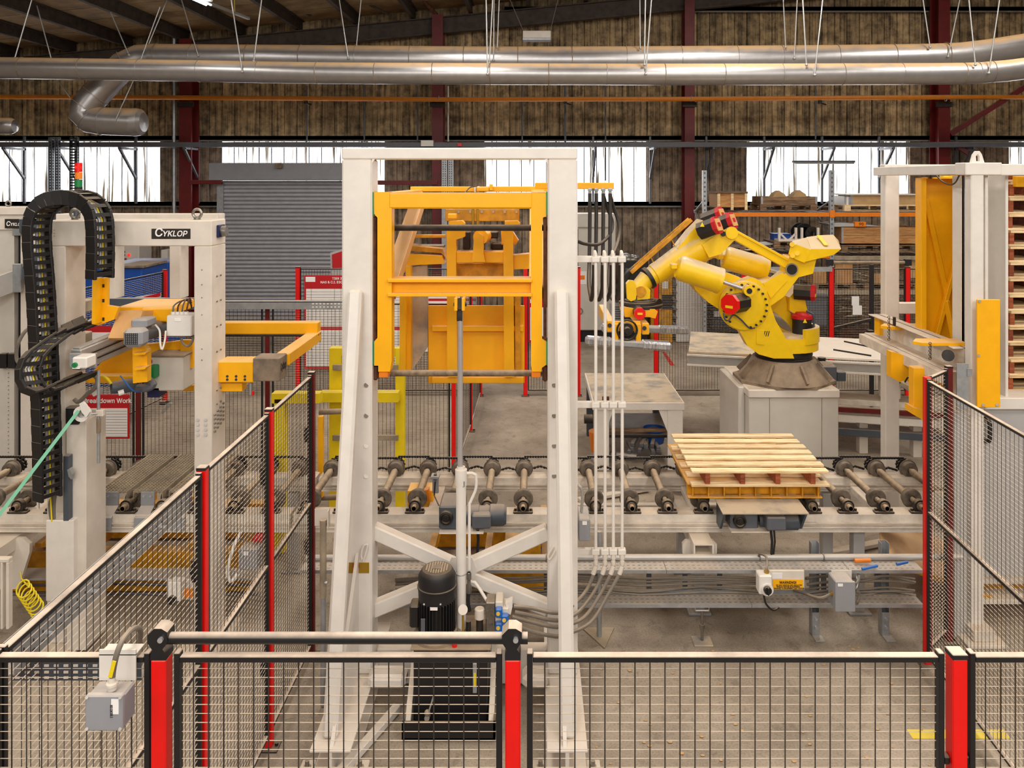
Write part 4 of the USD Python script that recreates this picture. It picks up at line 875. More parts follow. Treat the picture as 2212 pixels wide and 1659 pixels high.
for (a, b), lab in (((XLo, XLi), 0), ((XRi, XRo), 1)):
    m = MB(); xm = (a + b) / 2
    m.box(a - .02, b + .02, 5.03, 6.5, .185, .2, .003).box(a - .02, b + .02, 5.03, 6.5, 0, .015, .003).box(xm - .012, xm + .012, 5.03, 6.5, .015, .185, 0)
    ga.part('foot_beam', m, 'white')
    ga.part('foot_lug', MB().box(a - .11, a - .02, 5.05, 5.2, 0, .02), 'cream'); ga.part('foot_lug', MB().box(b + .02, b + .11, 5.05, 5.2, 0, .02), 'cream')
    for xx in (a - .06, b + .06): ga.part('anchor_bolt', MB().cyl((xx, 5.12, .02), (xx, 5.12, .07), .014, 8).cyl((xx, 5.12, .02), (xx, 5.12, .035), .026, 6), 'steel')
bx = [(PX(769, 5.76), 0), (PX(1212, 5.76), 1)]
for x, s in bx:
    ga.part('buttress', MB().beam((x, 5.762, 3.04), (x - (.03 if s == 0 else -.02), 5.16, .2), .1, .09, up=(0, 1, 0), c=.018), 'white')
    ga.part('gusset_plate', MB().prism([(5.06, .2), (5.8, .2), (5.8, 1.1), (5.16, .32)], 'x', x - .012, x + .012), 'white')
for y in (832, 898, 963, 1028): ga.part('plug_hole', MB().cyl(P(791, y, GY - .003), P(791, y, GY + .01), .017, 14), 'cable' if y < 950 else 'cream')
for y in (832, 898, 963, 1028): ga.part('plug_hole', MB().cyl(P(1197, y, GY - .003), P(1197, y, GY + .01), .017, 14), 'cable')
for a, b, c, d in ((803, 1143, 992, 1228), (1184, 1147, 1003, 1228), (803, 1317, 990, 1240), (1184, 1313, 1004, 1238)):
    ga.part('cross_brace', MB().beam(P(a, b, 5.96), P(c, d, 5.96), .1, .105, c=.01), 'white')
ga.part('brace_node', MB().ppoly([(975, 1205), (1020, 1205), (1030, 1232), (1018, 1262), (975, 1262), (965, 1232)], 5.9, 5.92), 'white')
ga.part('base_beam', MB().box(XLi, XRi, 5.955, 6.05, .03, .3, .01), 'cream')
ga.part('base_bracket', MB().box(XLi, PX(879, 5.7), 5.62, 5.78, .2, .3, .03), 'white')
ga.part('base_bracket', MB().box(PX(1128, 5.7), XRi, 5.62, 5.78, .2, .3, .03), 'cream'); ga.part('base_rail', MB().beam((-.976, 5.68, .04), (-1.24, 5.05, .04), .06, .05), 'white')
ga.part('cable_hook', MB().tube([P(782, 1208, GY - .02), P(780, 1198, GY - .02), P(785, 1180, GY - .02), P(793, 1176, GY - .02), P(793, 1184, GY - .02), P(785, 1212, GY - .02)], .008, 8, sm=3), 'white')
ga.part('cable_loop', MB().tube([P(1196, 1180, GY - .02), P(1184, 1200, GY - .02), P(1188, 1208, GY - .02), P(1200, 1188, GY - .02)], .008, 8, sm=3), 'cream')
ga.part('name_plate', MB().pbox(752, 797, 1216, 1238, GY - .006, GY, 0), 'brass')
ga.part('plate_lettering', MB().text('EM', PX(762, GY), PZ(1225, GY), GY - .007, .025), 'sign_red', smooth=False)
# carriage
CYa, CYb = 5.83, 5.95
cg = Thing('lift_carriage', 'yellow lifting carriage frame hanging inside the white gantry', 'lift carriage', (PX(995, CYa), 6.6, PZ(830, CYa)))
cg.part('upright', MB().ppoly([(807, 415), (840, 415), (846, 430), (846, 780), (842, 803), (817, 803), (817, 790), (808, 790), (808, 738), (815, 730), (815, 470), (808, 462)], CYa, CYb), 'yellow')
cg.part('upright', MB().ppoly([(1180, 417), (1150, 417), (1147, 430), (1147, 790), (1150, 803), (1169, 803), (1170, 795), (1180, 788), (1180, 738), (1171, 732), (1171, 470), (1180, 468)], CYa, CYb), 'yellow')
cg.part('top_bar', MB().pbox(839, 1151, 416, 451, CYa - .006, CYb - .006, .012), 'yellow')
for (a, b) in ((837, 1149),):
    m = MB().pbox(a, b, 603, 610, CYa - .03, CYb + .03, .003).pbox(a, b, 634, 641, CYa - .03, CYb + .03, .003); m.box(PX(a, CYa), PX(b, CYa), CYa + .05, CYa + .065, PZ(636, CYa), PZ(608, CYa), 0)
    cg.part('middle_beam', m, 'yellow')
for x0, x1 in ((803, 807), (1180, 1184)):
    for y0, y1 in ((415, 466), (738, 788)): cg.part('guide_pad', MB().pbox(x0, x1, y0, y1, CYa - .01, CYb + .02, .002), 'teal')
cg.part('cross_shaft', MB().cyl(P(815, 492, 6.0), P(1183, 492, 6.0), .024, 16), 'iron'); cg.part('cross_shaft', MB().cyl(P(843, 806, 5.98), P(1180, 806, 5.98), .024, 16), 'axle')
cg.part('guide_bar', MB().pbox(804, 812, 468, 738, CYa + .02, CYb, .01), 'rust'); cg.part('guide_bar', MB().pbox(1174, 1181, 470, 735, CYa + .02, CYb, .01), 'rust')
cg.part('chain_hook', MB().pbox(804, 816, 790, 822, CYa + .03, CYa + .08, .015), 'rust'); cg.part('chain_hook', MB().pbox(1172, 1183, 790, 825, CYa + .03, CYa + .08, .015), 'rust')
for a in (828, 1158): cg.part('foot_block', MB().pbox(a - 10, a + 10, 803, 816, CYa + .01, CYb, .004), 'orange')
BY = 7.55
for xa in (PX(826, CYa), PX(1164, CYa)): cg.part('top_side_beam', MB().box(xa - .06, xa + .06, CYb, BY, PZ(428, CYa), PZ(416.5, CYa)), 'yellow')
cg.part('rear_top_beam', MB().box(PX(826, CYa) - .06, PX(1164, CYa) + .3, BY, BY + .1, PZ(414, BY), PZ(403, BY)), 'yellow')
cg.part('side_brace', MB().beam((PX(830, CYa), 5.95, PZ(640, CYa)), (PX(830, CYa) + .02, 7.5, PZ(430, 7.5)), .12, .1), 'tan_cover'); cg.part('side_brace', MB().beam((PX(1160, CYa), 5.95, PZ(640, CYa)), (PX(1160, CYa), 7.5, PZ(430, 7.5)), .12, .1), 'yellow')
FY = 6.9
# rear grab head
cg.part('rear_plate', MB().pbox(925, 1133, 660, 828, FY + .12, FY + .15, .004), 'yellow')
cg.part('plate_rib', MB().pbox(933, 1130, 704, 716, FY + .06, FY + .12), 'yellow'); cg.part('plate_rib', MB().pbox(933, 1130, 815, 828, FY + .06, FY + .12), 'yellow')
cg.part('fork_upright', MB().ppoly([(965, 490), (1003, 497), (1003, 512), (985, 518), (985, 565), (988, 815), (966, 815)], FY, FY + .12), 'yellow')
cg.part('fork_upright', MB().ppoly([(1087, 495), (1108, 495), (1111, 815), (1089, 815)], FY, FY + .12), 'yellow')
cg.part('cross_block', MB().pbox(985, 1088, 543, 568, FY + .02, FY + .16, .006), 'yellow')
cg.part('lower_block', MB().pbox(985, 1088, 568, 602, FY + .2, FY + .3, .006), 'yellow_dirty')
cg.part('arm_lever', MB().ppoly([(1020, 566), (1024, 515), (1034, 503), (1044, 510), (1044, 545), (1048, 566)], FY - .08, FY + .02), 'yellow')
cg.part('push_cylinder', MB().cyl(P(1038, 512, FY - .05), P(1055, 506, FY + .5), .065, 18), 'yellow')
cg.part('left_arm', MB().ppoly([(872, 548), (955, 553), (960, 570), (885, 573), (872, 590)], FY + .05, FY + .2), 'yellow')
cg.part('left_arm', MB().ppoly([(876, 530), (955, 538), (963, 560), (955, 547), (876, 541)], FY + .1, FY + .35), 'yellow_dirty')
cg.part('right_arm', MB().ppoly([(1108, 552), (1150, 548), (1170, 580), (1108, 582)], FY + .05, FY + .2), 'yellow')
cg.part('left_leg', MB().pbox(863, 876, 640, 800, FY - .1, FY, .004), 'yellow'); cg.part('left_leg', MB().pbox(876, 887, 575, 800, FY - .02, FY + .1, .004), 'yellow')
cg.part('right_leg', MB().pbox(1112, 1124, 600, 800, FY + .05, FY + .15, .004), 'yellow_dirty')
cg.part('clamp_pad', MB().ppoly([(886, 578), (922, 570), (924, 750), (890, 800)], FY + .12, FY + .2), 'dust_plate')
cg.part('mid_rail', MB().pbox(880, 962, 507, 514, FY + .3, FY + .36), 'yellow_dirty'); cg.part('rack_rail', MB().pbox(884, 960, 529, 535, FY + .25, FY + .35), 'steel')
cg.part('rear_plate_top', MB().pbox(962, 1122, 452, 478, FY + .4, FY + .45), 'yellow_dirty')
for a in (970, 1090): cg.part('hook_head', MB().ppoly([(a, 478), (a + 28, 477), (a + 33, 482), (a + 33, 490), (a + 26, 486), (a + 8, 486), (a, 492)], FY - .02, FY + .1), 'yellow')
cg.part('valve_block', MB().pbox(967, 985, 462, 472, FY, FY + .1), 'yellow')
for k in range(6): cg.part('hanger_bolt', MB().cyl(P(990 + k * 25, 455, FY + .38), P(990 + k * 25, 460, FY + .38), .012, 8), 'chrome')
for a in (1022, 1032): cg.part('guide_rod', MB().cyl(P(a, 448, FY + .2), P(a, 488, FY + .2), .012, 10), 'brass')
cg.part('scissor_block', MB().ppoly([(1082, 500), (1102, 492), (1120, 520), (1112, 530), (1098, 512), (1084, 530)], FY + .15, FY + .3), 'yellow')
for a, b, c, d in ((1000, 500, 1016, 540), (1050, 500, 1076, 515), (1060, 525, 1086, 540)): cg.part('dark_fitting', MB().pbox(a, c, b, d, FY + .2, FY + .35, .01), 'iron')
cg.part('hose_bar', MB().pbox(1156, 1326, 395, 408, 6.75, 6.8), 'yellow')
for a in (1274, 1288, 1303, 1318): cg.part('hose_fitting', MB().lathe(P(a, 406, 6.72), P(a, 420, 6.72), [(0, .012), (.01, .02), (.025, .02), (.025, .013), (.05, .013), (.056, .001)], 10), 'galv')
cg.part('top_clevis', MB().pbox(1057, 1064, 398, 412, BY - .1, BY).pbox(1030, 1056, 405, 413, BY - .12, BY - .02), 'yellow')
for a in (1024, 1031): cg.part('white_strap', MB().pbox(a, a + 4, 402, 415, BY - .02, BY - .005, 0), 'white')
cg.part('hose', MB().tube([P(1005, 416, BY - .3), P(1015, 405, BY - .2), P(1030, 402, BY - .1)], .006, 6, sm=3), 'rubber')
# lifting cylinder
lc = Thing('hydraulic_ram', 'white hydraulic lifting ram with chrome rod in the middle of the gantry', 'hydraulic ram', P(996, 1365, 5.74)); Yc = 5.74
lc.part('rod', MB().cyl(P(994, 655, Yc), P(994, 1015, Yc), .0195, 20), 'chrome')
lc.part('rod_eye', MB().cyl(P(993, 656, Yc - .035), P(993, 656, Yc + .035), .042, 18).box(PX(987, Yc), PX(999, Yc), Yc - .02, Yc + .02, PZ(693, Yc), PZ(660, Yc)), 'iron')
for a in (984, 1000): lc.part('clevis_plate', MB().pbox(a - 3, a + 4, 644, 672, Yc - .045, Yc + .045), 'yellow')
lc.part('clevis_pin', MB().cyl(P(980, 657, Yc), P(1008, 657, Yc), .016, 12), 'iron')
lc.part('barrel', MB().lathe(P(996, 1360, Yc), P(996, 1008, Yc), [(0, .03), (.02, .037), (1.05, .037), (1.06, .044), (1.17, .044), (1.175, .03), (1.19, .03), (1.19, .001)], 24), 'white')
lc.part('band_clamp', MB().torus(P(996, 1237, Yc), .038, .006, (0, 0, 1), 20, 6), 'galv')
lc.part('port_elbow', MB().tube([P(1007, 1022, Yc), P(1020, 1022, Yc), P(1028, 1026, Yc)], .011, 10), 'white')
lc.part('side_pipe', MB().tube([P(1028, 1024, Yc), P(1029, 1045, Yc), P(1026, 1062, Yc), P(1016, 1085, Yc), P(1014, 1100, Yc), P(1014, 1230, Yc)], .011, 10, sm=3), 'white')
lc.part('label', MB().pbox(997, 1004, 1040, 1052, Yc - .039, Yc - .037, 0), 'galv')
lc.part('hose_coupling', MB().lathe(P(1013, 1236, Yc), P(1013, 1284, Yc), [(0, .012), (.01, .018), (.05, .018), (.055, .013), (.09, .013), (.1, .02), (.15, .02), (.155, .001)], 10), 'steel')
lc.part('hose', MB().tube([P(1012, 1280, Yc), P(1011, 1300, Yc), P(1014, 1320, Yc)], .014, 10, sm=3), 'rubber')
# hydraulic power pack
Ym0 = 5.66
hp = Thing('power_pack', 'black hydraulic tank in a drip tray at the foot of the gantry', 'power pack', P(970, 1600, 5.5))
TX0, TX1, TZ = PX(893, 5.5), PX(1053, 5.5), .575
hp.part('tank', MB().box(TX0, TX1, 5.5, 5.88, .06, TZ - .012, .008), 'black')
hp.part('lid', MB().box(TX0 - .02, TX1 + .02, 5.49, 5.92, TZ - .012, TZ, .003), 'base_dust')
dx0, dx1 = PX(868, 5.38), PX(1070, 5.38)
tr_ = MB().box(dx0, dx1, 5.38, 5.95, .02, .03, 0)
for a, b, c, d in ((dx0, dx1, 5.38, 5.395), (dx0, dx1, 5.935, 5.95), (dx0, dx0 + .015, 5.38, 5.95), (dx1 - .015, dx1, 5.38, 5.95)): tr_.box(a, b, c, d, .02, .14, 0)
hp.part('drip_tray', tr_, 'black')
for x in (TX0 - .03, TX1 + .03): hp.part('side_angle', MB().beam((x, 5.44, .1), (x, 5.86, .42), .04, .03), 'cream')
hp.part('level_gauge', MB().pbox(1021, 1030, 1434, 1498, 5.485, 5.5, .003), 'galv'); hp.part('gauge_glass', MB().pbox(1023, 1028, 1455, 1482, 5.48, 5.485, 0), 'lemon')
hp.part('drain_valve', MB().cyl(P(925, 1545, 5.5), P(922, 1552, 5.4), .018, 12).sphere(P(923, 1540, 5.42), .022, 1), 'cable'); hp.part('valve_lever', MB().rod(P(926, 1538, 5.41), P(937, 1503, 5.4), .006, 6), 'alu')
mo = Thing('electric_motor', 'black upright electric motor with ribbed body on the hydraulic tank', 'electric motor', (PX(944, Ym0), Ym0, TZ))
ax = PX(944, Ym0); at = lambda z: (ax, Ym0, TZ + z)
mo.part('flange', MB().lathe(at(0), at(1), [(0, .17), (.02, .17), (.022, .15), (.05, .148), (.05, .001)], 32), 'base_dust')
mo.part('body', MB().lathe(at(.03), at(1), [(0, .11), (.24, .11), (.24, .132), (.32, .135), (.325, .141), (.335, .141), (.34, .134), (.405, .134), (.45, .108), (.455, .1), (.455, .001)], 36), 'black')
fn = MB()
for k in range(34):
    q = k * 2 * math.pi / 34; c, s = math.cos(q), math.sin(q); fn.beam((ax + c * .12, Ym0 + s * .12, TZ + .05), (ax + c * .12, Ym0 + s * .12, TZ + .265), .026, .006, up=(-s, c, 0), c=0)
mo.part('cooling_fins', fn, 'black', kind='stuff', smooth=False)
mo.part('terminal_box', MB().box(ax - .19, ax - .12, Ym0 - .06, Ym0 + .06, TZ + .08, TZ + .24, .012), 'black')
gr = MB()
for k in range(9):
    o = -.072 + k * .018; w = math.sqrt(max(.001, .085 ** 2 - o * o)); gr.box(ax + o - .006, ax + o + .006, Ym0 - w, Ym0 + w, TZ + .485, TZ + .489, 0)
mo.part('fan_grille', gr, 'cable', kind='stuff'); mo.part('grille_boss', MB().box(ax - .03, ax + .03, Ym0 - .03, Ym0 + .03, TZ + .487, TZ + .492, 0), 'steel')
mo.part('rating_label', MB().pbox(929, 945, 1313, 1319, Ym0 - .145, Ym0 - .138, 0), 'white_print'); mo.part('nameplate', MB().box(ax - .1, ax - .07, Ym0 - .118, Ym0 - .112, TZ + .09, TZ + .18, 0), 'hull_grey')
for s in (-.075, .04): mo.part('lifting_screw', MB().sphere((ax + s, Ym0 - .13, TZ + .29), .008, 1), 'chrome')
hv = Thing('valve_manifold', 'steel manifold block with blue solenoid valves on the hydraulic tank', 'valve block', P(1060, 1380, 5.7)); Yv = 5.66
hv.part('manifold', MB().pbox(1049, 1070, 1302, 1368, Yv, Yv + .13, .006), 'steel')
for k, (a, b) in enumerate([(1053, 1318), (1062, 1316), (1053, 1335), (1061, 1332), (1055, 1352), (1062, 1350)]): hv.part('port_plug', MB().cyl(P(a, b, Yv), P(a, b, Yv - .006), .009, 10), 'iron')
for k, (a, b) in enumerate([(1070, 1316), (1083, 1330), (1070, 1347)]):
    hv.part('solenoid', MB().pbox(a, a + 15, b, b + 20, Yv - .06, Yv + .05, .008), 'blue_bright', label='blue solenoid coil')
    hv.part('solenoid_nut', MB().cyl(P(a + 6, b + 10, Yv - .06), P(a + 6, b + 10, Yv - .075), .014, 12), 'brass')
    hv.part('valve_body', MB().pbox(a, a + 16, b - 16, b - 1, Yv - .02, Yv + .12, .006), 'cream')
hv.part('plug_connector', MB().ppoly([(1092, 1304), (1107, 1297), (1107, 1310), (1103, 1328), (1098, 1326)], Yv, Yv + .06), 'white')
fl = Thing('oil_filler', 'dusty ribbed filler cap and pressure gauge on the hydraulic tank', 'filler cap', P(1036, 1335, 5.68)); 
fl.part('cap', MB().lathe(P(1036, 1336, 5.68), P(1036, 1312, 5.68), [(0, .03), (.005, .036), (.07, .036), (.075, .03), (.075, .001)], 16), 'cream')
fl.part('neck', MB().cyl((PX(1036, 5.68), 5.68, TZ), P(1036, 1336, 5.68), .025, 12), 'iron')
fl.part('gauge', MB().cyl(P(1000, 1317, 5.6), P(1000, 1317, 5.63), .034, 20), 'cream'); fl.part('gauge_stem', MB().cyl(P(1000, 1328, 5.62), (PX(1000, 5.62), 5.62, TZ), .008, 8), 'brass')
fl.part('hand_wheel', MB().lathe((PX(1024, 5.6), 5.6, TZ), (PX(1024, 5.6), 5.6, TZ + 1), [(0, .05), (.012, .058), (.02, .05), (.02, .001)], 12), 'cream')
fl.part('breather', MB().cyl((PX(1012, 5.68), 5.68, TZ), (PX(1012, 5.68), 5.68, TZ + .09), .018, 12), 'iron')
fl.part('red_cap', MB().cyl((PX(982, 5.52), 5.52, TZ), (PX(982, 5.52), 5.52, TZ + .03), .018, 12), 'red')
solo('suction_pipe', 'bent pale pipe rising from the manifold to the brace node', 'pipe', MB().tube([P(1056, 1304, 5.72), P(1036, 1272, 5.75), P(1026, 1258, 5.78), P(1016, 1257, 5.78)], .012, 10), 'white')
# white hydraulic pipes and hoses right of the gantry
PYp = 5.95
for k, (a, lab) in enumerate([(1287, 'first (left) of four'), (1307, 'second of four'), (1325, 'third of four'), (1344, 'fourth (right) of four')]):
    t = Thing('hydraulic_pipe', 'upright white hydraulic pipe right of the gantry, ' + lab, 'pipe', P(a, 1200, PYp))
    t.part('tube', MB().tube([P(a - 2, 575, PYp + .1), P(a - 3, 560, PYp + .09), P(a - 2, 543, PYp + .045), P(a, 549, PYp), P(a, 562, PYp), P(a, 600, PYp), P(a, 1200, PYp)], .012, 10), 'white')
    t.part('lower_coupling', MB().lathe(P(a, 1196, PYp), P(a, 1225, PYp), [(0, .02), (.035, .02), (.035, .014), (.055, .014), (.055, .018), (.08, .018), (.09, .012), (.1, .001)], 10), 'cream')
for k, (y0, lab) in enumerate([(553, 'top'), (868, 'middle'), (1186, 'bottom')]):
    t = Thing('pipe_bracket', f'white bracket with clamps holding the four hydraulic pipes, {lab} one', 'bracket', P(1300, y0 + 15, PYp))
    t.part('arm', MB().pbox(1244, 1352, y0, y0 + 14, PYp + .025, PYp + .06, .004), 'white')
    for a in (1287, 1307, 1325, 1344): t.part('clamp', MB().pbox(a - 8.5, a + 8.5, y0 + 2, y0 + 14, PYp - .022, PYp + .025, .005), 'white')
for k, (a, b) in enumerate([(1274, 1285), (1288, 1305), (1303, 1323), (1318, 1342)]):
    m = MB().tube([P(a, 418, 6.72), P(a, 480, 6.7), P(a - 1, 560, 6.6), P(a - 2, 610, 6.45), P(a + 2, 640, 6.3), P((a + b) / 2 - 2, 647, 6.2), P(b - 4, 625, 6.1), P(b - 2, 590, 6.06), P(b - 2, 572, 6.05)], .016, 10, sm=5)
    solo('hydraulic_hose', f'black hydraulic hose hanging from the yellow hose bar into a loop, {ORD[k]} from the left', 'hose', m, 'hose')
solo('hydraulic_hose', 'long black hose looping left under the hose bar to the gantry column', 'hose', MB().tube([P(1303, 420, 6.75), P(1312, 450, 6.8), P(1323, 480, 6.8), P(1318, 505, 6.7), P(1295, 527, 6.5), P(1265, 527, 6.2), P(1245, 520, 6.06)], .014, 10, sm=5), 'hose')
solo('hydraulic_hose', 'long black hose bowing out to the right of the hose bar', 'hose', MB().tube([P(1318, 420, 6.75), P(1326, 450, 6.8), P(1336, 480, 6.8), P(1337, 510, 6.7), P(1328, 540, 6.4), P(1318, 556, 6.2)], .014, 10, sm=5), 'hose')
for k, (a, yb, xe, ye, lab) in enumerate([(1287, 1322, 1110, 1310, 'top one'), (1307, 1338, 1112, 1322, 'second one'), (1325, 1352, 1106, 1332, 'third one'), (1344, 1372, 1100, 1345, 'lowest one')]):
    m = MB().tube([P(a, 1222, PYp), P(a - 2, 1232, PYp), P(a - 20 - 4 * k, 1275 + 4 * k, 5.9), P(a - 52 - 6 * k, 1310 + 12 * k, 5.8), P(1215, yb, 5.7), P(1190, yb + 1, 5.68), P(1150, yb - 8, 5.68), P(xe, ye, 5.68)], .0135, 10, sm=5)
    t = Thing('hydraulic_hose', 'dusty hydraulic hose sweeping from the white pipes to the valve block, ' + lab, 'hose', P(a, 1372, 5.9)); t.part('hose', m, 'cable')
    t.part('ferrule', MB().cyl(P(a, 1222, PYp), P(a - 6, 1240, PYp - .005), .018, 10), 'cream')
# round bollard pipe left of the gantry
bp = Thing('pipe_post', 'brass coloured pipe post with angle plate beside the left gantry leg', 'post', P(698, 1512, 5.75)); Yo = 5.75; xo = PX(698, Yo)
bp.part('upper_tube', MB().cyl((xo, Yo, PZ(1290, Yo)), (xo, Yo, PZ(1123, Yo)), .024, 16), 'mesh_plate'); bp.part('lower_tube', MB().cyl((xo, Yo, .01), (xo, Yo, PZ(1290, Yo)), .02, 14), 'galv')
bp.part('angle_plate', MB().box(xo - .07, xo + .04, Yo + .03, Yo + .036, PZ(1140, Yo), PZ(1103, Yo), 0).box(xo + .034, xo + .04, Yo - .02, Yo + .036, PZ(1140, Yo), PZ(1103, Yo), 0), 'cream')
bp.part('clamp_screw', MB().cyl((xo + .02, Yo - .03, PZ(1254, Yo)), (xo + .04, Yo - .03, PZ(1254, Yo)), .01, 8), 'chrome')
# yellow stands behind
yl = Thing('light_curtain_frame', 'bright yellow square tube frame behind the conveyor left of the gantry', 'frame', P(800, 1100, 9.0)); Yl = 9.0
yl.part('upright', MB().pbox(711, 737, 752, 1118, Yl, Yl + .12), 'lemon'); yl.part('upright', MB().pbox(854, 873, 752, 1118, Yl, Yl + .1), 'lemon')
yl.part('top_bar', MB().pbox(737, 854, 752, 770, Yl + .01, Yl + .09), 'lemon')
yl.part('cross_bar', MB().pbox(690, 860, 848, 870, Yl - .15, Yl - .03), 'lemon')
for y in (788, 940): yl.part('grey_strap', MB().pbox(718, 860, y, y + 12, Yl - .04, Yl - .02), 'mesh_plate')
ys = Thing('barrier_stand', 'yellow barrier stand seen through the left fence mesh', 'barrier', P(600, 1150, 8.0)); Yk = 8.0
ys.part('upright', MB().pbox(592, 614, 862, 1195, Yk, Yk + .15), 'lemon'); ys.part('cross_bar', MB().pbox(586, 690, 850, 872, Yk, Yk + .12), 'lemon'); ys.part('inner_bar', MB().pbox(686, 697, 900, 1075, Yk + .1, Yk + .16), 'yellow')
for y, h in ((890, 10), (1075, 12)): ys.part('guide_tube', MB().cyl(P(690, y, Yk + .2), P(745, y - 2, Yk + .2), .03, 12), 'base_dust')
# ================================================================ yellow palletising robot on its plinth
RY = 9.75
pl = Thing('robot_plinth', 'cream steel plinth carrying the yellow robot', 'plinth', P(1707, 1062, 9.3))
px0, px1 = PX(1619, 9.25), PX(1813, 9.25); pt = PZ(842, 9.25)
pl.part('body', MB().box(px0, px1, 9.27, 10.4, 0, pt - .1, .01), 'cabinet'); pl.part('top_plate', MB().box(px0 - .01, px1 + .01, 9.25, 10.45, pt - .1, pt, .012), 'cream')
pl.part('side_panel', MB().box(PX(1588, 9.6), px0, 9.45, 10.4, 0, pt - .02, .01), 'cabinet')
for a in (1662, 1775): pl.part('panel_seam', MB().pbox(a, a + 1, 855, 1050, 9.266, 9.27, 0), 'base_dust')
rb = Thing('palletising_robot', 'large yellow palletising robot arm with dark dusty base and gripper', 'robot', (PX(1692, RY), RY, pt))
bx_, bz = PX(1692, RY), pt
bp_ = []
for k in range(8):
    q = math.pi / 8 + k * math.pi / 4; bp_.append((bx_ + .62 * math.cos(q), RY + .55 * math.sin(q)))
rb.part('base_flange', MB().prism(bp_, 'z', bz, bz + .035), 'base_dust')
rb.part('base_cone', MB().lathe((bx_, RY, bz + .03), (bx_, RY, bz + 1), [(0, .55), (.04, .52), (.13, .44), (.2, .4), (.25, .37), (.25, .001)], 32), 'base_dust')
for k in range(8):
    q = k * math.pi / 4 + .2; c, s = math.cos(q), math.sin(q); rb.part('base_rib', MB().beam((bx_ + .38 * c, RY + .38 * s, bz + .23), (bx_ + .56 * c, RY + .52 * s, bz + .05), .03, .1, c=0), 'base_dust')
zs = bz + .27
rb.part('slew_ring', MB().lathe((bx_, RY, zs), (bx_, RY, zs + 1), [(0, .34), (.03, .345), (.03, .335), (.06, .345), (.08, .345), (.11, .335), (.13, .33), (.13, .001)], 36), 'black')
zt_ = zs + .12
q = [(x, y) for x, y in [(1582, 690), (1600, 690), (1640, 660), (1672, 700), (1695, 740), (1712, 762), (1762, 735), (1763, 755), (1757, 768), (1740, 775), (1650, 773), (1618, 757), (1600, 735)]]
tt_ = [(bx_ + .42 * math.cos(a), RY + .36 * math.sin(a)) for a in np.linspace(0, 2 * math.pi, 33)[:-1]]
rb.part('turntable', MB().prism(tt_, 'z', zt_, zt_ + .17), 'robot')
rb.part('turntable_rim', MB().prism([(bx_ + .43 * math.cos(a), RY + .37 * math.sin(a)) for a in np.linspace(-1.2, 1.2, 15)] + [(bx_ + .38 * math.cos(a), RY + .32 * math.sin(a)) for a in np.linspace(1.2, -1.2, 15)], 'z', zt_ + .1, zt_ + .28), 'robot')
# front cheek and rear cheek of the shoulder
cheek = [(1578, 655), (1582, 625), (1598, 606), (1620, 598), (1638, 604), (1652, 622), (1660, 655), (1672, 690), (1692, 726), (1705, 752), (1712, 772), (1668, 772), (1636, 763), (1612, 745), (1596, 715), (1582, 688)]
rb.part('front_cheek', MB().ppoly(cheek, RY - .36, RY - .2, RY - .3), 'robot')
rb.part('rear_cheek', MB().ppoly([(x + 40, y) for x, y in cheek], RY + .2, RY + .32, RY + .2), 'robot')
hub = P(1607, 660, RY - .36)
rb.part('shoulder_disc', MB().lathe(hub + [0, .03, 0], hub - [0, 1, 0], [(0, .3), (.04, .3), (.055, .285), (.065, .285), (.07, .23), (.075, .22), (.075, .001)], 40), 'robot')
hub = P(1600, 660, RY - .36)
bl_ = []
for k in range(20):
    a = math.radians(-75 + k * 300 / 19); b = np.array(P(1607, 660, RY - .36)) + [.257 * math.cos(a), -.04, .257 * math.sin(a)]
    rb.part('disc_bolt', MB().cyl(b, b - [0, .03, 0], .013, 8), 'black')
def servo(name, c, d, L, w=.13, capm='red', up=(0, 0, 1), lab=None):
    """Eight-sided black servo motor with a coloured end cap."""
    c, d = np.asarray(c, float), np.asarray(d, float) / np.linalg.norm(d); dd, a, b = _frame(d, up)
    prof = lambda s: [(s, .42), (.42, s)]
    def octa(p0, p1, r, m):
        r8 = r / math.cos(math.pi / 8); V = []
        for p in (p0, p1):
            for k in range(8): q = math.pi / 8 + k * math.pi / 4; V.append(p + r8 * (math.cos(q) * a + math.sin(q) * b))
        Fc = [(k, (k + 1) % 8, 8 + (k + 1) % 8) for k in range(8)] + [(k, 8 + (k + 1) % 8, 8 + k) for k in range(8)]
        Fc += [(0, k + 1, k) for k in range(1, 7)] + [(8, 8 + k, 9 + k) for k in range(1, 7)]
        return m.add(V, Fc)
    p = rb.part('servo_motor', octa(c, c + d * L, w, MB()), 'black', smooth=False)
    rb.part('motor_cap', octa(c + d * L, c + d * (L + .05), w * 1.06, MB()), capm, p, smooth=False)
    rb.part('cap_badge', MB().beam(c + d * (L + .05) - b * .03, c + d * (L + .054) - b * .03, .1, .03, up=b, c=0), 'lemon', p)
    return p, c, d, a, b
sp = P(1606, 652, RY - .44)
p, *_r = servo('s', sp, (-.75, -.66, 0), .24, .105)
tri = lambda Y, x, y, s=5: MB().ppoly([(x - s, y + s), (x + s, y + s), (x, y - s)], Y - .004, Y)
rb.part('warning_triangle', tri(RY - .66, 1586, 658, 4.5), 'lemon', p)
# link arm (lower arm) rising back to the left, behind the counterbalance
rb.part('lower_arm', MB().ppoly([(1488, 596), (1505, 590), (1530, 575), (1600, 600), (1640, 625), (1628, 665), (1600, 680), (1560, 672), (1528, 652), (1500, 625)], RY - .16, RY + .12, RY - .1), 'robot')
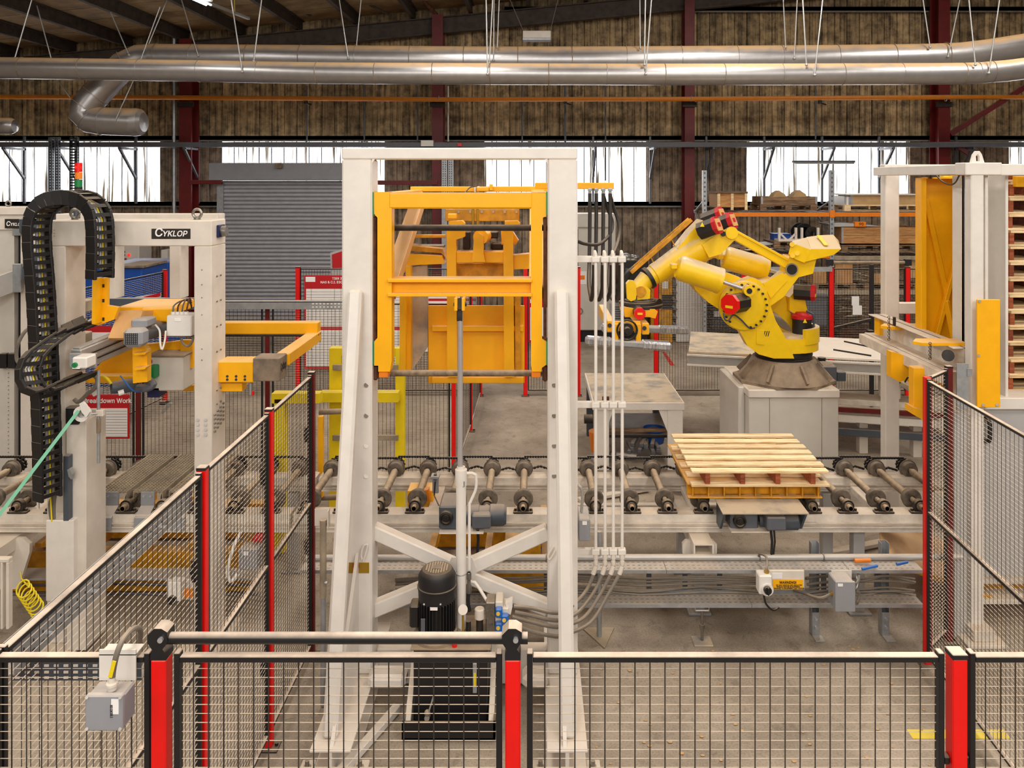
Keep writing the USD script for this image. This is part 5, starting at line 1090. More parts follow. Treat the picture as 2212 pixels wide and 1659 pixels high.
# forearm
def taper(name, a, b, r0, r1, m='robot', n=24, sq=None): rb.part(name, MB().tube([a, b], [r0, r1], n), m)
A0, A1 = P(1535, 520, RY), P(1402, 600, RY - .15)
rb.part('forearm', MB().lathe(A0 + (A0 - A1) * .18, A1, [(0, .10), (.02, .17), (.14, .2), (.4, .19), (.62, .165), (.9, .135), (1.0, .13), (1.01, .118), (1.06, .118)], 28), 'robot')
rb.part('forearm_ring', MB().tube([A1 + (A0 - A1) * .02, A1 - (A0 - A1) * .03], [.138, .138], 24), 'black')
rb.part('forearm_housing', MB().ppoly([(1490, 500), (1515, 475), (1545, 505), (1580, 495), (1583, 515), (1545, 553), (1512, 556), (1496, 545), (1478, 548), (1462, 535)], RY - .17, RY + .17, RY - .1), 'robot')
rb.part('elbow_bracket', MB().ppoly([(1515, 528), (1556, 500), (1572, 492), (1586, 500), (1588, 515), (1556, 548), (1530, 556)], RY - .24, RY - .14, RY - .2), 'robot')
rb.part('elbow_bracket', MB().ppoly([(1515, 528), (1556, 500), (1572, 492), (1586, 500), (1588, 515), (1556, 548), (1530, 556)], RY + .1, RY + .2, RY), 'robot')
eb = P(1562, 505, RY - .24); rb.part('elbow_pin', MB().cyl(eb, eb - [0, .02, 0], .03, 16), 'black')
# parallel link to the rear block
L0, L1 = P(1577, 502, RY - .18), P(1704, 572, RY - .12)
rb.part('parallel_link', MB().beam(L0, L1, .1, .12, c=.012), 'robot'); rb.part('link_flange', MB().beam(L0 + [0, -.055, .05], L1 + [0, -.055, .05], .02, .025, c=0), 'robot'); rb.part('link_flange', MB().beam(L0 + [0, -.055, -.05], L1 + [0, -.055, -.05], .02, .025, c=0), 'robot')
rb.part('link_eye', MB().cyl(L0 - [0, .09, 0], L0 + [0, .08, 0], .075, 20), 'robot')
# rear swing block with counterweight
rb.part('swing_block', MB().ppoly([(1630, 612), (1672, 606), (1695, 588), (1697, 578), (1703, 552), (1718, 560), (1762, 552), (1753, 590), (1722, 598), (1690, 640), (1650, 668), (1640, 655)], RY - .2, RY + .06, RY - .15, [[]] if False else ()), 'robot')
rb.part('block_panel', MB().ppoly([(1648, 612), (1690, 588), (1700, 606), (1664, 645)], RY - .212, RY - .2, RY - .2), 'robot')
bc = P(1710, 582, RY - .2); rb.part('block_bearing', MB().cyl(bc, bc - [0, .012, 0], .078, 24), 'mesh_plate'); rb.part('bearing_bore', MB().cyl(bc - [0, .01, 0], bc - [0, .016, 0], .062, 24), 'black')
cw = [(1718, 560), (1703, 548), (1708, 532), (1720, 522), (1752, 510), (1762, 514), (1788, 507), (1806, 514), (1817, 538), (1790, 552), (1765, 556), (1745, 566)]
rb.part('counterweight', MB().hull([P(x, y, RY - .25) for x, y in [(1738, 566), (1752, 538), (1817, 538), (1802, 550), (1762, 557)]] + [P(x, y, RY + .32) for x, y in [(1730, 560), (1742, 512), (1772, 508), (1800, 507), (1811, 519), (1813, 540)]]), 'robot')
rb.part('weight_cheek', MB().hull([P(x, y, RY - .26) for x, y in [(1703, 548), (1708, 530), (1720, 528), (1752, 540), (1738, 568), (1718, 560)]] + [P(x, y, RY + .2) for x, y in [(1705, 545), (1712, 520), (1742, 513), (1738, 560)]]), 'robot')
rb.part('weight_stripe', MB().beam(P(1785, 532, RY - .17) + [0, 0, .012], P(1768, 511, RY + .2) + [0, 0, .012], .05, .012), 'lemon')
for a, b in ((1711, 528), (1712, 552), (1722, 547)): rb.part('weight_bolt', MB().cyl(P(a, b, RY - .25), P(a, b, RY - .275), .03, 14), 'robot')
# counterbalance cylinders
for (a, b, c, d, Y, n) in ((1462, 576, 1556, 607, RY - .5, 0), (1562, 555, 1655, 582, RY + .38, 1)):
    p0, p1 = P(a, b, Y), P(c, d, Y); u = (p1 - p0) / np.linalg.norm(p1 - p0); Lc = np.linalg.norm(p1 - p0)
    cyl_ = rb.part('balance_cylinder', MB().lathe(p0, p1, [(0, .02), (0, .1), (.01, .125), (.05, .15), (Lc - .04, .15), (Lc - .03, .155), (Lc, .155), (Lc, .001)], 32), 'robot')
    for k in range(6):
        q = k * math.pi / 3; _, s1, s2 = _frame(u); o = p1 + .125 * (math.cos(q) * s1 + math.sin(q) * s2); rb.part('end_bolt', MB().cyl(o, o + u * .012, .011, 8), 'black', cyl_)
    rb.part('piston_rod', MB().cyl(p1, p1 + u * .32, .024, 14), 'chrome', cyl_)
    if n == 0:
        e = p1 + u * .33; rb.part('rod_end', MB().cyl(e + [0, .02, 0], e - [0, .1, 0], .062, 18), 'robot', cyl_); rb.part('rod_pin', MB().cyl(e - [0, .1, 0], e - [0, .112, 0], .032, 14), 'black', cyl_)
    rb.part('trunnion', MB().pbox(a - 12, a + 2, b - 6, b + 6, Y - .06, Y + .06, .01), 'robot', cyl_)
# wrist
rb.part('wrist_neck', MB().tube([P(1398, 602, RY - .15), P(1370, 630, RY - .2)], [.115, .09], 20), 'robot')
rb.part('wrist_fork', MB().ppoly([(1352, 612), (1358, 605), (1368, 606), (1373, 614), (1374, 636), (1372, 646), (1362, 650), (1354, 644)], RY - .34, RY - .26, RY - .3), 'robot')
rb.part('wrist_body', MB().ppoly([(1372, 622), (1392, 615), (1404, 625), (1403, 644), (1376, 647)], RY - .3, RY + .02, RY - .26), 'robot')
wc = P(1384, 630, RY - .3); rb.part('wrist_disc', MB().cyl(wc, wc - [0, .02, 0], .065, 20), 'yellow_dirty')
rb.part('wrist_flange', MB().cyl(P(1385, 648, RY - .15), P(1385, 658, RY - .15), .17, 24), 'black')
# three servos on the elbow
for (a, b) in ((1512, 500), (1522, 478), (1545, 490)):
    Yq = RY - .28 if b == 500 else (RY + .1 if b == 478 else RY - .05)
    p, c, d, A_, B_ = servo('s', P(a, b, Yq), (.72, -.5, .34), .2, .1, 'sign_red')
    rb.part('dust_lid', MB().beam(c + d * .25, c + d * .257, .15, .15, up=B_, c=0), 'tan_cover', p)
    rb.part('cap_crest', MB().beam(c + d * .257, c + d * .262, .07, .05, up=B_, c=0), 'sign_red', p)
    if b == 500: rb.part('warning_triangle', tri(Yq - .16, a + 5, b - 15, 5), 'lemon', p)
# upright servo on the turntable, rear right
up = P(1732, 750, RY + .05); um = rb.part('rear_motor', MB().lathe(up, up + [0, 0, 1], [(0, .13), (.03, .135), (.06, .115), (.33, .115), (.35, .125), (.38, .12), (.38, .001)], 24), 'black')
rb.part('motor_cap', MB().lathe(up + [0, 0, .36], up + [0, 0, 1], [(0, .13), (.04, .13), (.05, .09), (.075, .07), (.075, .001)], 24), 'sign_red', um); rb.part('motor_foot', MB().cyl(up - [0, 0, .12], up, .1, 20), 'robot', um)
rb.part('warning_triangle', tri(RY - .08, 1739, 693, 4.5), 'lemon', um)
rb.part('motor_cable', MB().tube([P(1742, 672, RY), P(1756, 680, RY), P(1758, 700, RY), P(1755, 720, RY), P(1748, 738, RY)], .014, 8, sm=4), 'slate', um)
rb.part('rear_hood', MB().ppoly([(1700, 640), (1718, 618), (1732, 640), (1738, 668), (1736, 676), (1716, 678), (1700, 668)], RY + .1, RY + .3, RY + .2), 'robot')
p, *_r = servo('s', P(1716, 630, RY + .1), (.8, -.4, 0), .2, .09, 'sign_red')
cbm = MB()
for k in range(5): cbm.tube([P(1660 + k * 3, 672 + k, RY - .1 + .02 * k), P(1672 + k * 3, 686, RY - .15), P(1688 + k * 3, 705 - k, RY - .12), P(1700 + k * 2, 712, RY - .05)], .016, 6, sm=4)
rb.part('cable_bundle', cbm, 'cable', kind='stuff')
rb.part('servo_cable', MB().tube([P(1563, 676, RY - .6), P(1566, 690, RY - .6), P(1574, 692, RY - .55), P(1584, 680, RY - .48), P(1600, 690, RY - .45), P(1618, 708, RY - .42), P(1630, 708, RY - .4)], .01, 8, sm=4), 'slate')
rb.part('name_script', MB().text('/////', PX(1640, RY - .37), PZ(725, RY - .37), RY - .365, .05), 'ink', smooth=False)
rb.part('side_hatch', MB().ppoly([(1634, 712), (1651, 714), (1651, 745), (1634, 743)], RY - .37, RY - .36), 'robot')
rb.part('key_plate', MB().pbox(1634, 1641, 681, 699, RY - .375, RY - .36), 'robot')
# ladder like cable guide over the forearm
g0, g1 = P(1362, 588, RY - .1), P(1492, 474, RY - .05)
rb.part('guide_rail', MB().beam(g0 + [0, -.05, 0], g1 + [0, -.05, 0], .015, .05), 'yellow_dirty'); rb.part('guide_rail', MB().beam(g0 + [0, .1, 0], g1 + [0, .1, 0], .015, .05), 'yellow_dirty')
for k in range(10): o = g0 + (g1 - g0) * (k + .5) / 10; rb.part('guide_rung', MB().beam(o + [0, -.05, 0], o + [0, .1, 0], .02, .012), 'yellow_dirty')
for s, b in ((.32, (1402, 563)), (.66, (1447, 520))): o = g0 + (g1 - g0) * s; rb.part('guide_stay', MB().beam(o, o + [.08, 0, -.16], .03, .012), 'yellow_dirty')
rb.part('hose_pack', MB().tube([P(1352, 670, RY - .1), P(1347, 640, RY - .05), P(1350, 610, RY), P(1358, 592, RY), P(1372, 580, RY)], .045, 12, sm=4), 'rubber')
# gripper
gp_ = Thing('pallet_gripper', 'yellow gripper head with four wrapped fingers under the robot wrist', 'gripper', P(1380, 745, RY - .2)); GYr = RY - .15
gp_.part('turn_plate', MB().cyl(P(1385, 656, GYr), P(1385, 662, GYr), .26, 28), 'iron')
gp_.part('hose_coil', MB().torus(P(1378, 654, GYr), .2, .03, (0, 0, 1), 24, 8).torus(P(1382, 650, GYr), .17, .022, (0, 0, 1), 24, 8), 'rubber')
gp_.part('drive_motor', MB().cyl(P(1405, 653, GYr + .05), P(1424, 656, GYr - .05), .06, 14), 'iron')
gp_.part('upper_frame', MB().ppoly([(1346, 662), (1412, 665), (1418, 670), (1413, 685), (1400, 682), (1348, 682)], GYr - .25, GYr + .3, GYr - .15), 'yellow')
sv = P(1381, 676, GYr - .35); V = [(sv[0] + .07 * math.cos(math.pi / 8 + k * math.pi / 4), sv[2] + .07 * math.sin(math.pi / 8 + k * math.pi / 4)) for k in range(8)]
gp_.part('servo_cap', MB().prism(V, 'y', sv[1] - .06, sv[1]), 'red'); gp_.part('cap_badge', MB().box(sv[0] - .03, sv[0] + .03, sv[1] - .064, sv[1] - .06, sv[2] - .012, sv[2] + .012, 0), 'lemon')
gp_.part('servo_body', MB().prism([(x, z) for x, z in V], 'y', sv[1], sv[1] + .2), 'black')
fy0, fy1 = GYr - .45, GYr + .75
for a, b in ((1316, 697), (1391, 703)):
    gp_.part('side_beam', MB().box(PX(a - 4, fy0), PX(a + 6, fy0) + .03, fy0, fy1, PZ(b + 20, fy0), PZ(b - 4, fy0), .006), 'yellow')
    gp_.part('beam_roller', MB().cyl(P(a + 1, b + 6, fy0 - .015), P(a + 1, b + 6, fy0), .025, 14), 'black')
gp_.part('front_plate', MB().pbox(1326, 1384, 694, 716, fy0 + .02, fy0 + .06), 'yellow')
hb = P(1354, 712, fy0 - .02); gp_.part('gear_hub', MB().lathe(hb + [0, .1, 0], hb - [0, 1, 0], [(0, .1), (.05, .1), (.06, .08), (.12, .075), (.12, .04), (.2, .036), (.2, .001)], 22), 'iron')
gp_.part('hub_cable', MB().torus(hb - [0, .03, 0], .115, .012, (0, 1, 0), 20, 6), 'rubber')
for a in (1330, 1379): gp_.part('finger_arm', MB().pbox(a - 5, a + 6, 700, 748, fy0 - .04, fy0 + .02), 'yellow')
def finger(x0, y0, x1, y1, Y, d=.14):
    a, b = P(x0, y0, Y), P(x1, y1, Y); gp_.part('finger', MB().beam(a, b, d, .085, c=.02), 'galv')
    for s in ((0, .3), (.66, 1.0)): gp_.part('finger_wrap', MB().beam(a + (b - a) * (s[0] - .01), a + (b - a) * (s[1] + .01), d + .012, .1, c=.025), 'poly_wrap')
finger(1266, 735, 1448, 748, fy0, .14); finger(1300, 708, 1486, 713, fy1 + .1, .14)
# ================================================================ strapping machines on the left
KY = 6.5
def plate_text(t, x0, x1, y0, y1, Y, h, parent=None):
    t.part('badge', MB().pbox(x0, x1, y0, y1, Y - .006, Y, .004), 'iron')
    w = PX(x1, Y) - PX(x0, Y); c = meshkit.text_mesh('C', h * 1.45, .002, True); 
    lo = PX(x0, Y) + w * .08; zb = PZ(y1, Y) + (PZ(y0, Y) - PZ(y1, Y)) * .26
    tm_ = meshkit.text_mesh('YKLOP', h, .002, True); v = np.array(tm_.vertices); v[:, 0] *= w * .64 / v[:, 0].max(); v[:, 0] += v[:, 1] * .2
    cv_ = np.array(c.vertices); cv_[:, 0] *= w * .21 / cv_[:, 0].max(); cv_[:, 0] += cv_[:, 1] * .1
    m = MB(); m.add(np.stack([lo + cv_[:, 0], Y - .006 - cv_[:, 2], zb + cv_[:, 1]], 1), c.faces); m.add(np.stack([lo + w * .2 + v[:, 0], Y - .006 - v[:, 2], zb + v[:, 1]], 1), tm_.faces)
    t.part('lettering', m, 'white_print', smooth=False)
sm = Thing('strapping_machine', 'cream portal strapping machine on the left with a lettered badge and two eye bolts', 'strapping machine', P(280, 1390, 6.6))
LX0, LX1, RX0, RX1 = PX(101, KY), PX(141, KY), PX(419, KY), PX(457, KY); D = .3
zt0, zt1 = PZ(476, KY), PZ(532, KY)
def cpost(x0, x1, n='column'):
    sm.part(n, MB().box(x0, x1, KY, KY + D, .02, zt1, .006), 'cream')
cpost(LX0, LX1); cpost(RX0, RX1)
sm.part('top_beam', MB().box(LX0, RX1, KY, KY + D, zt1, zt0, .008), 'cream')
for x in (LX0 + .1, RX0 + .05): sm.part('foot_plate', MB().box(x - .15, x + .2, KY - .12, KY + D + .1, 0, .02), 'dirty_white'); 
for px_ in (162, 426):
    c = P(px_, 474, KY + .12); sm.part('eye_bolt', MB().torus(c + [0, 0, .05], .036, .012, (0, 1, 0), 20, 8).cyl(c, c + [0, 0, .015], .028, 12), 'steel')
plate_text(sm, 327, 411, 494, 516, KY, .045)
bl_ = MB()
for x in (104, 110, 117):
    for y in (497, 504, 510): bl_.add(*[MB().cyl(P(x, y, KY), P(x, y, KY - .003), .004, 6).arrays()[i] for i in (0, 1)])
for y in (583, 615, 643, 680, 754, 778): bl_.add(*MB().cyl(P(436, y, KY), P(436, y, KY - .003), .006, 6).arrays())
sm.part('rivet_holes', bl_, 'base_dust', kind='stuff')
bb = MB()
for x in (427, 444):
    for y in (907, 917, 928, 939): bb.add(*MB().cyl(P(x, y, KY), P(x, y, KY - .012), .012, 8).arrays())
sm.part('splice_bolts', bb, 'steel', kind='stuff')
xs_ = RX1; sb_ = MB()
for j in range(5):
    for k in range(4): c = (xs_ + .004, KY + .05 + k * .06, PZ(900 + j * 9 - k * 4, KY)); sb_.add(*MB().cyl(c, (xs_ + .014, c[1], c[2]), .01, 8).arrays())
for y in (600, 655, 710, 765, 850, 880):
    for k in (.1, .18): sb_.add(*MB().cyl((xs_, KY + k, PZ(y, KY)), (xs_ + .01, KY + k, PZ(y, KY)), .008, 8).arrays())
sm.part('side_bolts', sb_, 'steel', kind='stuff')
sm.part('bearing', MB().box(xs_, xs_ + .02, KY + .1, KY + .24, PZ(515, KY), PZ(488, KY)), 'navy'); c = (xs_ + .02, KY + .17, PZ(502, KY)); sm.part('bearing_hub', MB().cyl(c, (c[0] + .04, c[1], c[2]), .045, 16), 'steel')
for a in (236, 378): # rear legs of the portal
    sm.part('rear_column', MB().pbox(a - 12, a + 12, 500, 646, 8.3, 8.5, .006), 'cream')
sm.part('rear_beam', MB().pbox(120, 470, 462, 506, 8.3, 8.5, .006), 'cream')
sm.part('rear_cross_bar', MB().pbox(180, 460, 645, 668, 8.3, 8.4), 'slate')
sm.part('guide_strip', MB().pbox(130, 141, 544, 690, KY + .2, KY + .28, .003), 'slate')
# dark cable trunk down the left post, white cover
sm.part('lower_cover', MB().pbox(98, 158, 1124, 1300, KY - .16, KY, .008), 'white'); sm.part('trunk_edge', MB().pbox(79, 83, 870, 1100, KY - .12, KY - .1, 0), 'white')
sm.part('inner_column', MB().box(PX(143, KY - .1), PX(186, KY - .1), KY - .1, KY + .2, .02, PZ(900, KY)), 'cream')
sm.part('post_cap', MB().pbox(140, 170, 880, 918, KY - .12, KY - .05, .01), 'black')
sm.part('switch_rail', MB().pbox(136, 148, 985, 1126, KY - .16, KY - .1, .004), 'slate'); sm.part('limit_switch', MB().ppoly([(145, 1015), (150, 1012), (156, 1025), (154, 1036), (148, 1030)], KY - .18, KY - .14), 'galv')
wr = MB(); 
for k in range(5): wr.tube([P(112 + k * 3, 1000 + 9 * k, KY - .14), P(114 + k * 2, 1060, KY - .14), P(106 + k * 3, 1090, KY - .14), P(110 + k * 2, 1126, KY - .14)], .008, 6, sm=4)
sm.part('loose_wires', wr, 'cable', kind='stuff'); sm.part('earth_wire', MB().tube([P(106, 1000, KY - .16), P(109, 1070, KY - .16), P(112, 1126, KY - .16)], .006, 6, sm=3), 'lemon')
# strapping head: yellow carriage
HY = 6.75
hd = Thing('strapping_carriage', 'yellow strapping head carriage with motor and control boxes inside the left portal', 'strapping head', P(280, 850, HY))
hd.part('head_cover', MB().prism([(6.45, PZ(728, 6.5)), (6.62, PZ(672, 6.62)), (7.0, PZ(668, 7.0)), (7.05, PZ(690, 7.0)), (6.5, PZ(735, 6.5))], 'x', PX(254, 6.6), PX(306, 6.6)), 'tan_cover')
hd.part('head_block', MB().pbox(256, 372, 662, 682, 6.85, 7.3, .01), 'yellow'); hd.part('head_block', MB().pbox(305, 372, 666, 696, 6.8, 6.95, .01), 'yellow')
hd.part('chain_bracket', MB().ppoly([(199, 602), (232, 600), (231, 660), (256, 664), (246, 690), (213, 703), (198, 700)], 6.5, 6.54), 'yellow')
hd.part('chain_bracket_side', MB().ppoly([(199, 602), (206, 602), (206, 700), (198, 700)], 6.4, 6.5), 'yellow')
for y in (614, 646, 686): hd.part('slot', MB().pbox(221, 225, y, y + 7, 6.495, 6.5, 0), 'ink')
a0, a1 = P(165, 778, 6.3), P(300, 722, 7.0)
hd.part('linear_rail', MB().beam(a0, a1, .1, .17, c=.006), 'alu'); 
hd.part('rail_top', MB().beam(a0 + [0, 0, .09], a1 + [0, 0, .09], .07, .02), 'galv')
for dz in (-.03, .03): hd.part('rail_groove', MB().beam(a0 + [.055, -.03, dz], a1 + [.055, -.03, dz], .008, .012, c=0), 'iron')
hd.part('rail_end_plate', MB().pbox(149, 206, 764, 796, 6.24, 6.27, .004), 'galv')
hd.part('push_button_box', MB().pbox(155, 187, 772, 797, 6.1, 6.24, .01), 'plastic_white'); b = P(163, 788, 6.1); hd.part('green_button', MB().cyl(b, b - [0, .02, 0], .019, 16), 'green'); hd.part('button_label', MB().pbox(156, 172, 793, 797, 6.094, 6.1, 0), 'white_print')
ma, mb_ = P(284, 732, 6.35), P(350, 705, 6.9); u = (mb_ - ma) / np.linalg.norm(mb_ - ma)
hd.part('motor_fan_cowl', MB().beam(ma, ma + u * .16, .155, .15, c=.03), 'grey'); hd.part('motor_body', MB().lathe(ma + u * .16, mb_, [(0, .065), (.2, .065), (.22, .075), (.36, .07), (.37, .001)], 18), 'slate')
hd.part('motor_terminal_box', MB().beam(ma + u * .12 + [0, 0, .1], ma + u * .3 + [0, 0, .1], .13, .07, c=.012), 'grey')
g_ = MB(); _, s1, s2 = _frame(u)
for k in range(-3, 4): g_.beam(ma - u * .002 + s1 * k * .016 - s2 * .045, ma - u * .002 + s1 * k * .016 + s2 * .045, .005, .004, up=u, c=0); g_.beam(ma - u * .002 + s2 * k * .014 - s1 * .05, ma - u * .002 + s2 * k * .014 + s1 * .05, .004, .005, up=u, c=0)
hd.part('fan_grille', g_, 'ink', kind='stuff')
hd.part('terminal_box', MB().pbox(359, 413, 682, 727, 6.62, 6.8, .008), 'plastic_white'); hd.part('box_label', MB().pbox(377, 391, 688, 694, 6.615, 6.62, 0), 'white_print')
for k in range(4): hd.part('cable_gland', MB().cyl(P(374 + k * 9.5, 682, 6.7), P(374 + k * 9.5, 673, 6.7), .018, 10), 'plastic_white')
for k in range(4): hd.part('cable', MB().tube([P(374 + k * 9.5, 673, 6.7), P(376 + k * 10, 660 - k, 6.75), P(392 + k * 6, 650 - k * 2, 6.8), P(414, 648 + k * 6, 6.85)], .007, 6, sm=4), 'rust' if k % 2 else 'slate')
hd.part('cable', MB().tube([P(336, 702, 6.6), P(345, 715, 6.55), P(346, 740, 6.5), P(350, 755, 6.5), P(356, 735, 6.55), P(358, 715, 6.6)], .008, 6, sm=4), 'plastic_white')
hd.part('cable', MB().tube([P(392, 728, 6.7), P(394, 740, 6.68), P(405, 748, 6.68), P(415, 738, 6.68), P(418, 722, 6.7)], .01, 6, sm=4), 'cable')
hd.part('support_post', MB().ppoly([(286, 742), (306, 742), (318, 757), (318, 825), (287, 828)], 6.55, 6.62), 'yellow')
for y in (763, 795): hd.part('post_web', MB().ppoly([(288, y), (317, y - 2), (312, y + 3), (290, y + 5)], 6.47, 6.55), 'yellow')
hd.part('control_cabinet', MB().box(PX(320, 6.85), PX(360, 6.85) + .14, 6.85, 7.45, PZ(845, 6.85), PZ(770, 6.85), .01), 'cabinet')
hd.part('cabinet_lid', MB().box(PX(318, 6.85), PX(360, 6.85) + .16, 6.83, 7.47, PZ(770, 6.85), PZ(766, 6.85), .004), 'base_dust')
c = P(321, 781, 6.845); hd.part('no_hand_sign', MB().torus(c, .026, .005, (0, 1, 0), 18, 5), 'sign_red'); hd.part('green_plug', MB().pbox(318, 333, 792, 819, 6.75, 6.85, .008), 'green')
xq = PX(360, 6.85) + .14
for y, z in ((7.1, .02), (7.18, -.04), (7.25, .03)): hd.part('cabinet_hole', MB().cyl((xq, y, PZ(790, 7.1) + z), (xq + .003, y, PZ(790, 7.1) + z), .03 if z < 0 else .016, 14), 'ink')
hd.part('lower_plate', MB().ppoly([(130, 705), (165, 690), (165, 810), (140, 830), (130, 800)], 6.9, 6.95), 'yellow'); hd.part('back_plate', MB().ppoly([(190, 815), (230, 770), (300, 745), (360, 740), (400, 735), (415, 800), (300, 815)], 7.05, 7.1), 'yellow')
hd.part('lower_bar', MB().pbox(185, 300, 812, 828, 6.9, 7.0), 'yellow'); hd.part('rear_bar', MB().pbox(345, 418, 832, 845, 7.5, 7.6), 'yellow')
hd.part('right_bracket', MB().ppoly([(389, 735), (416, 735), (416, 795), (390, 800)], 7.0, 7.05), 'yellow')
hd.part('blue_block', MB().pbox(318, 344, 838, 859, 6.85, 7.0, .004), 'navy')
hd.part('seal_motor', MB().lathe(P(240, 838, 6.7), P(285, 832, 6.8), [(0, .05), (.1, .06), (.19, .055), (.2, .001)], 16), 'slate'); hd.part('sensor_plug', MB().cyl(P(256, 850, 6.6), P(268, 846, 6.62), .022, 10), 'plastic_white'); hd.part('sensor_plug', MB().cyl(P(200, 852, 6.6), P(214, 845, 6.62), .022, 10), 'plastic_white')
hd.part('small_gearbox', MB().pbox(252, 282, 826, 846, 6.75, 6.9, .012), 'slate')
hd.part('flex_hose', MB().tube([P(160, 862, 6.5), P(170, 868, 6.5), P(190, 850, 6.5), P(205, 838, 6.5), P(210, 820, 6.52), P(202, 810, 6.6)], .016, 8, sm=4), 'cable'); hd.part('yellow_cable', MB().tube([P(222, 812, 6.6), P(232, 818, 6.58), P(240, 828, 6.6)], .011, 8, sm=3), 'lemon')
hd.part('black_duct', MB().tube([P(318, 820, 6.7), P(330, 830, 6.7), P(318, 838, 6.7), P(300, 838, 6.75)], .035, 10, sm=3), 'hull_grey')
hd.part('blue_cable', MB().tube([P(260, 812, 6.6), P(275, 830, 6.55), P(290, 845, 6.6), P(316, 845, 6.8)], .006, 6, sm=4), 'blue_bright')
for y in (650, 720): hd.part('grey_actuator', MB().pbox(166, 184, y, y + 26, 7.0, 7.12, .008), 'mesh_plate')
# white pole with pulley
pu = Thing('strap_pulley', 'pale pulley wheel on a grey pole guiding the green strap', 'pulley', P(212, 1000, 6.3))
pu.part('pole', MB().cyl(P(213, 800, 6.35), P(213, 1000, 6.35), .012, 12), 'galv'); pu.part('pole_joint', MB().cyl(P(213, 905, 6.35), P(213, 935, 6.35), .016, 12), 'base_dust')
c = P(178, 893, 6.25); pu.part('wheel', MB().lathe(c - [.0, .02, 0], c + [0, 1, 0], [(0, .03), (0, .062), (.008, .062), (.012, .05), (.03, .05), (.034, .062), (.042, .062), (.042, .001)], 24), 'plastic_white')
pu.part('side_plate', MB().ppoly([(171, 872), (179, 868), (185, 874), (194, 890), (186, 902), (176, 890)], 6.2, 6.22), 'plastic_white'); pu.part('axle', MB().cyl(P(178, 895, 6.24), P(215, 893, 6.35), .009, 8), 'chrome'); pu.part('clamp', MB().pbox(206, 222, 886, 900, 6.33, 6.37, .004), 'cream')
solo('green_strap', 'taut pale green plastic strap running from the pulley down to the left edge', 'strap', MB().beam(P(172, 884, 6.24), P(-30, 1150, 5.7), .025, .003, up=(.7, -1, .5), c=0), 'strap')
# yellow strap ring with grey end block
rg = Thing('strap_ring', 'yellow strap guide ring reaching out of the portal towards the gantry, grey lettered end block', 'strap ring', P(590, 845, 6.7))
rg.part('rear_bar', MB().pbox(470, 686, 697, 722, 7.75, 7.87, .006), 'yellow'); rg.part('rear_lip', MB().pbox(440, 668, 722, 727, 7.75, 7.8), 'iron')
xe = PX(604, 6.62); z0r, z1r = PZ(800, 6.62) - .005, PZ(774, 6.62)
rg.part('side_bar', MB().box(xe - .1, xe + .02, 6.82, 7.86, z0r, z1r - .005, .006), 'yellow')
rg.part('end_block', MB().box(PX(546, 6.62), xe, 6.62, 6.82, PZ(824, 6.62), z1r, .006), 'base_dust'); rg.part('front_piece', MB().pbox(470, 548, 781, 827, 6.64, 6.84, .008), 'yellow')
cm = meshkit.text_mesh('Cyklop', .06, .002, True); v = np.array(cm.vertices); v[:, 0] *= .15 / v[:, 0].max()
rg.part('lettering', MB().add(np.stack([xe + v[:, 2], 6.645 + v[:, 0], PZ(803, 6.62) + v[:, 1]], 1), cm.faces), 'ink', smooth=False)
for k in range(3):
    for y in (813, 820): rg.part('bolt_hole', MB().cyl(P(491 + k * 19, y, 6.64), P(491 + k * 19, y, 6.636), .011, 10), 'ink')
rg.part('under_bracket', MB().pbox(470, 523, 827, 846, 6.7, 6.8), 'yellow'); rg.part('tension_clip', MB().pbox(538, 543, 829, 854, 6.66, 6.7), 'galv'); rg.part('red_tab', MB().pbox(543, 547, 845, 855, 6.66, 6.69), 'red')
for y, z in ((7.74, .03), (7.8, .03), (7.8, -.05), (7.5, -.06)): rg.part('screw', MB().cyl((xe + .02, y, z1r - .05 + z), (xe + .026, y, z1r - .05 + z), .01, 8), 'base_dust')
# energy chains
def energy_chain(label, path, w, wdir, h=.05, n=None, pitch=.075):
    p = spline(path, 14); seg = np.linalg.norm(np.diff(p, axis=0), axis=1); s = np.r_[0, np.cumsum(seg)]
    N = int(s[-1] / pitch); q = np.stack([np.interp(np.linspace(0, s[-1], N + 1), s, p[:, k]) for k in range(3)], 1)
    t = Thing('energy_chain', label, 'energy chain', q[np.argmin(q[:, 2])]); wdir = np.asarray(wdir, float); wdir /= np.linalg.norm(wdir)
    for i in range(N):
        a, b = q[i], q[i + 1]; d = (b - a) / np.linalg.norm(b - a); nn = np.cross(d, wdir); m = MB()
        for s_ in (-1, 1): m.beam(a + wdir * w / 2 * s_ - d * .006, b + wdir * w / 2 * s_ + d * .006, .02 if i % 2 else .024, h, up=nn, c=.004)
        mid = (a + b) / 2
        for s_ in (-1, 1): m.beam(mid + nn * h * .42 * s_ - wdir * w / 2, mid + nn * h * .42 * s_ + wdir * w / 2, .03, .006, up=nn, c=0)
        t.part('link', m, 'black', smooth=False)
    for j, (o, mm, r) in enumerate([(-.3, 'cable', .013), (0, 'galv', .013), (.3, 'cable', .012), (.12, 'lemon', .009)]):
        t.part('cable', MB().tube(q[::2] + wdir * w * o, r, 6), mm)
    return t
EY = 6.25
energy_chain('tall black energy chain arching over the left portal post and into the yellow bracket', [P(103, 1075, EY), P(102, 980, EY), P(98, 850, EY), P(92, 700, EY), P(86, 600, EY), P(80, 520, EY), P(84, 465, EY), P(108, 436, EY), P(150, 426, EY), P(190, 434, EY), P(212, 462, EY), P(217, 520, EY), P(216, 600, EY)], .15, (.45, .9, 0), .12, pitch=.065)
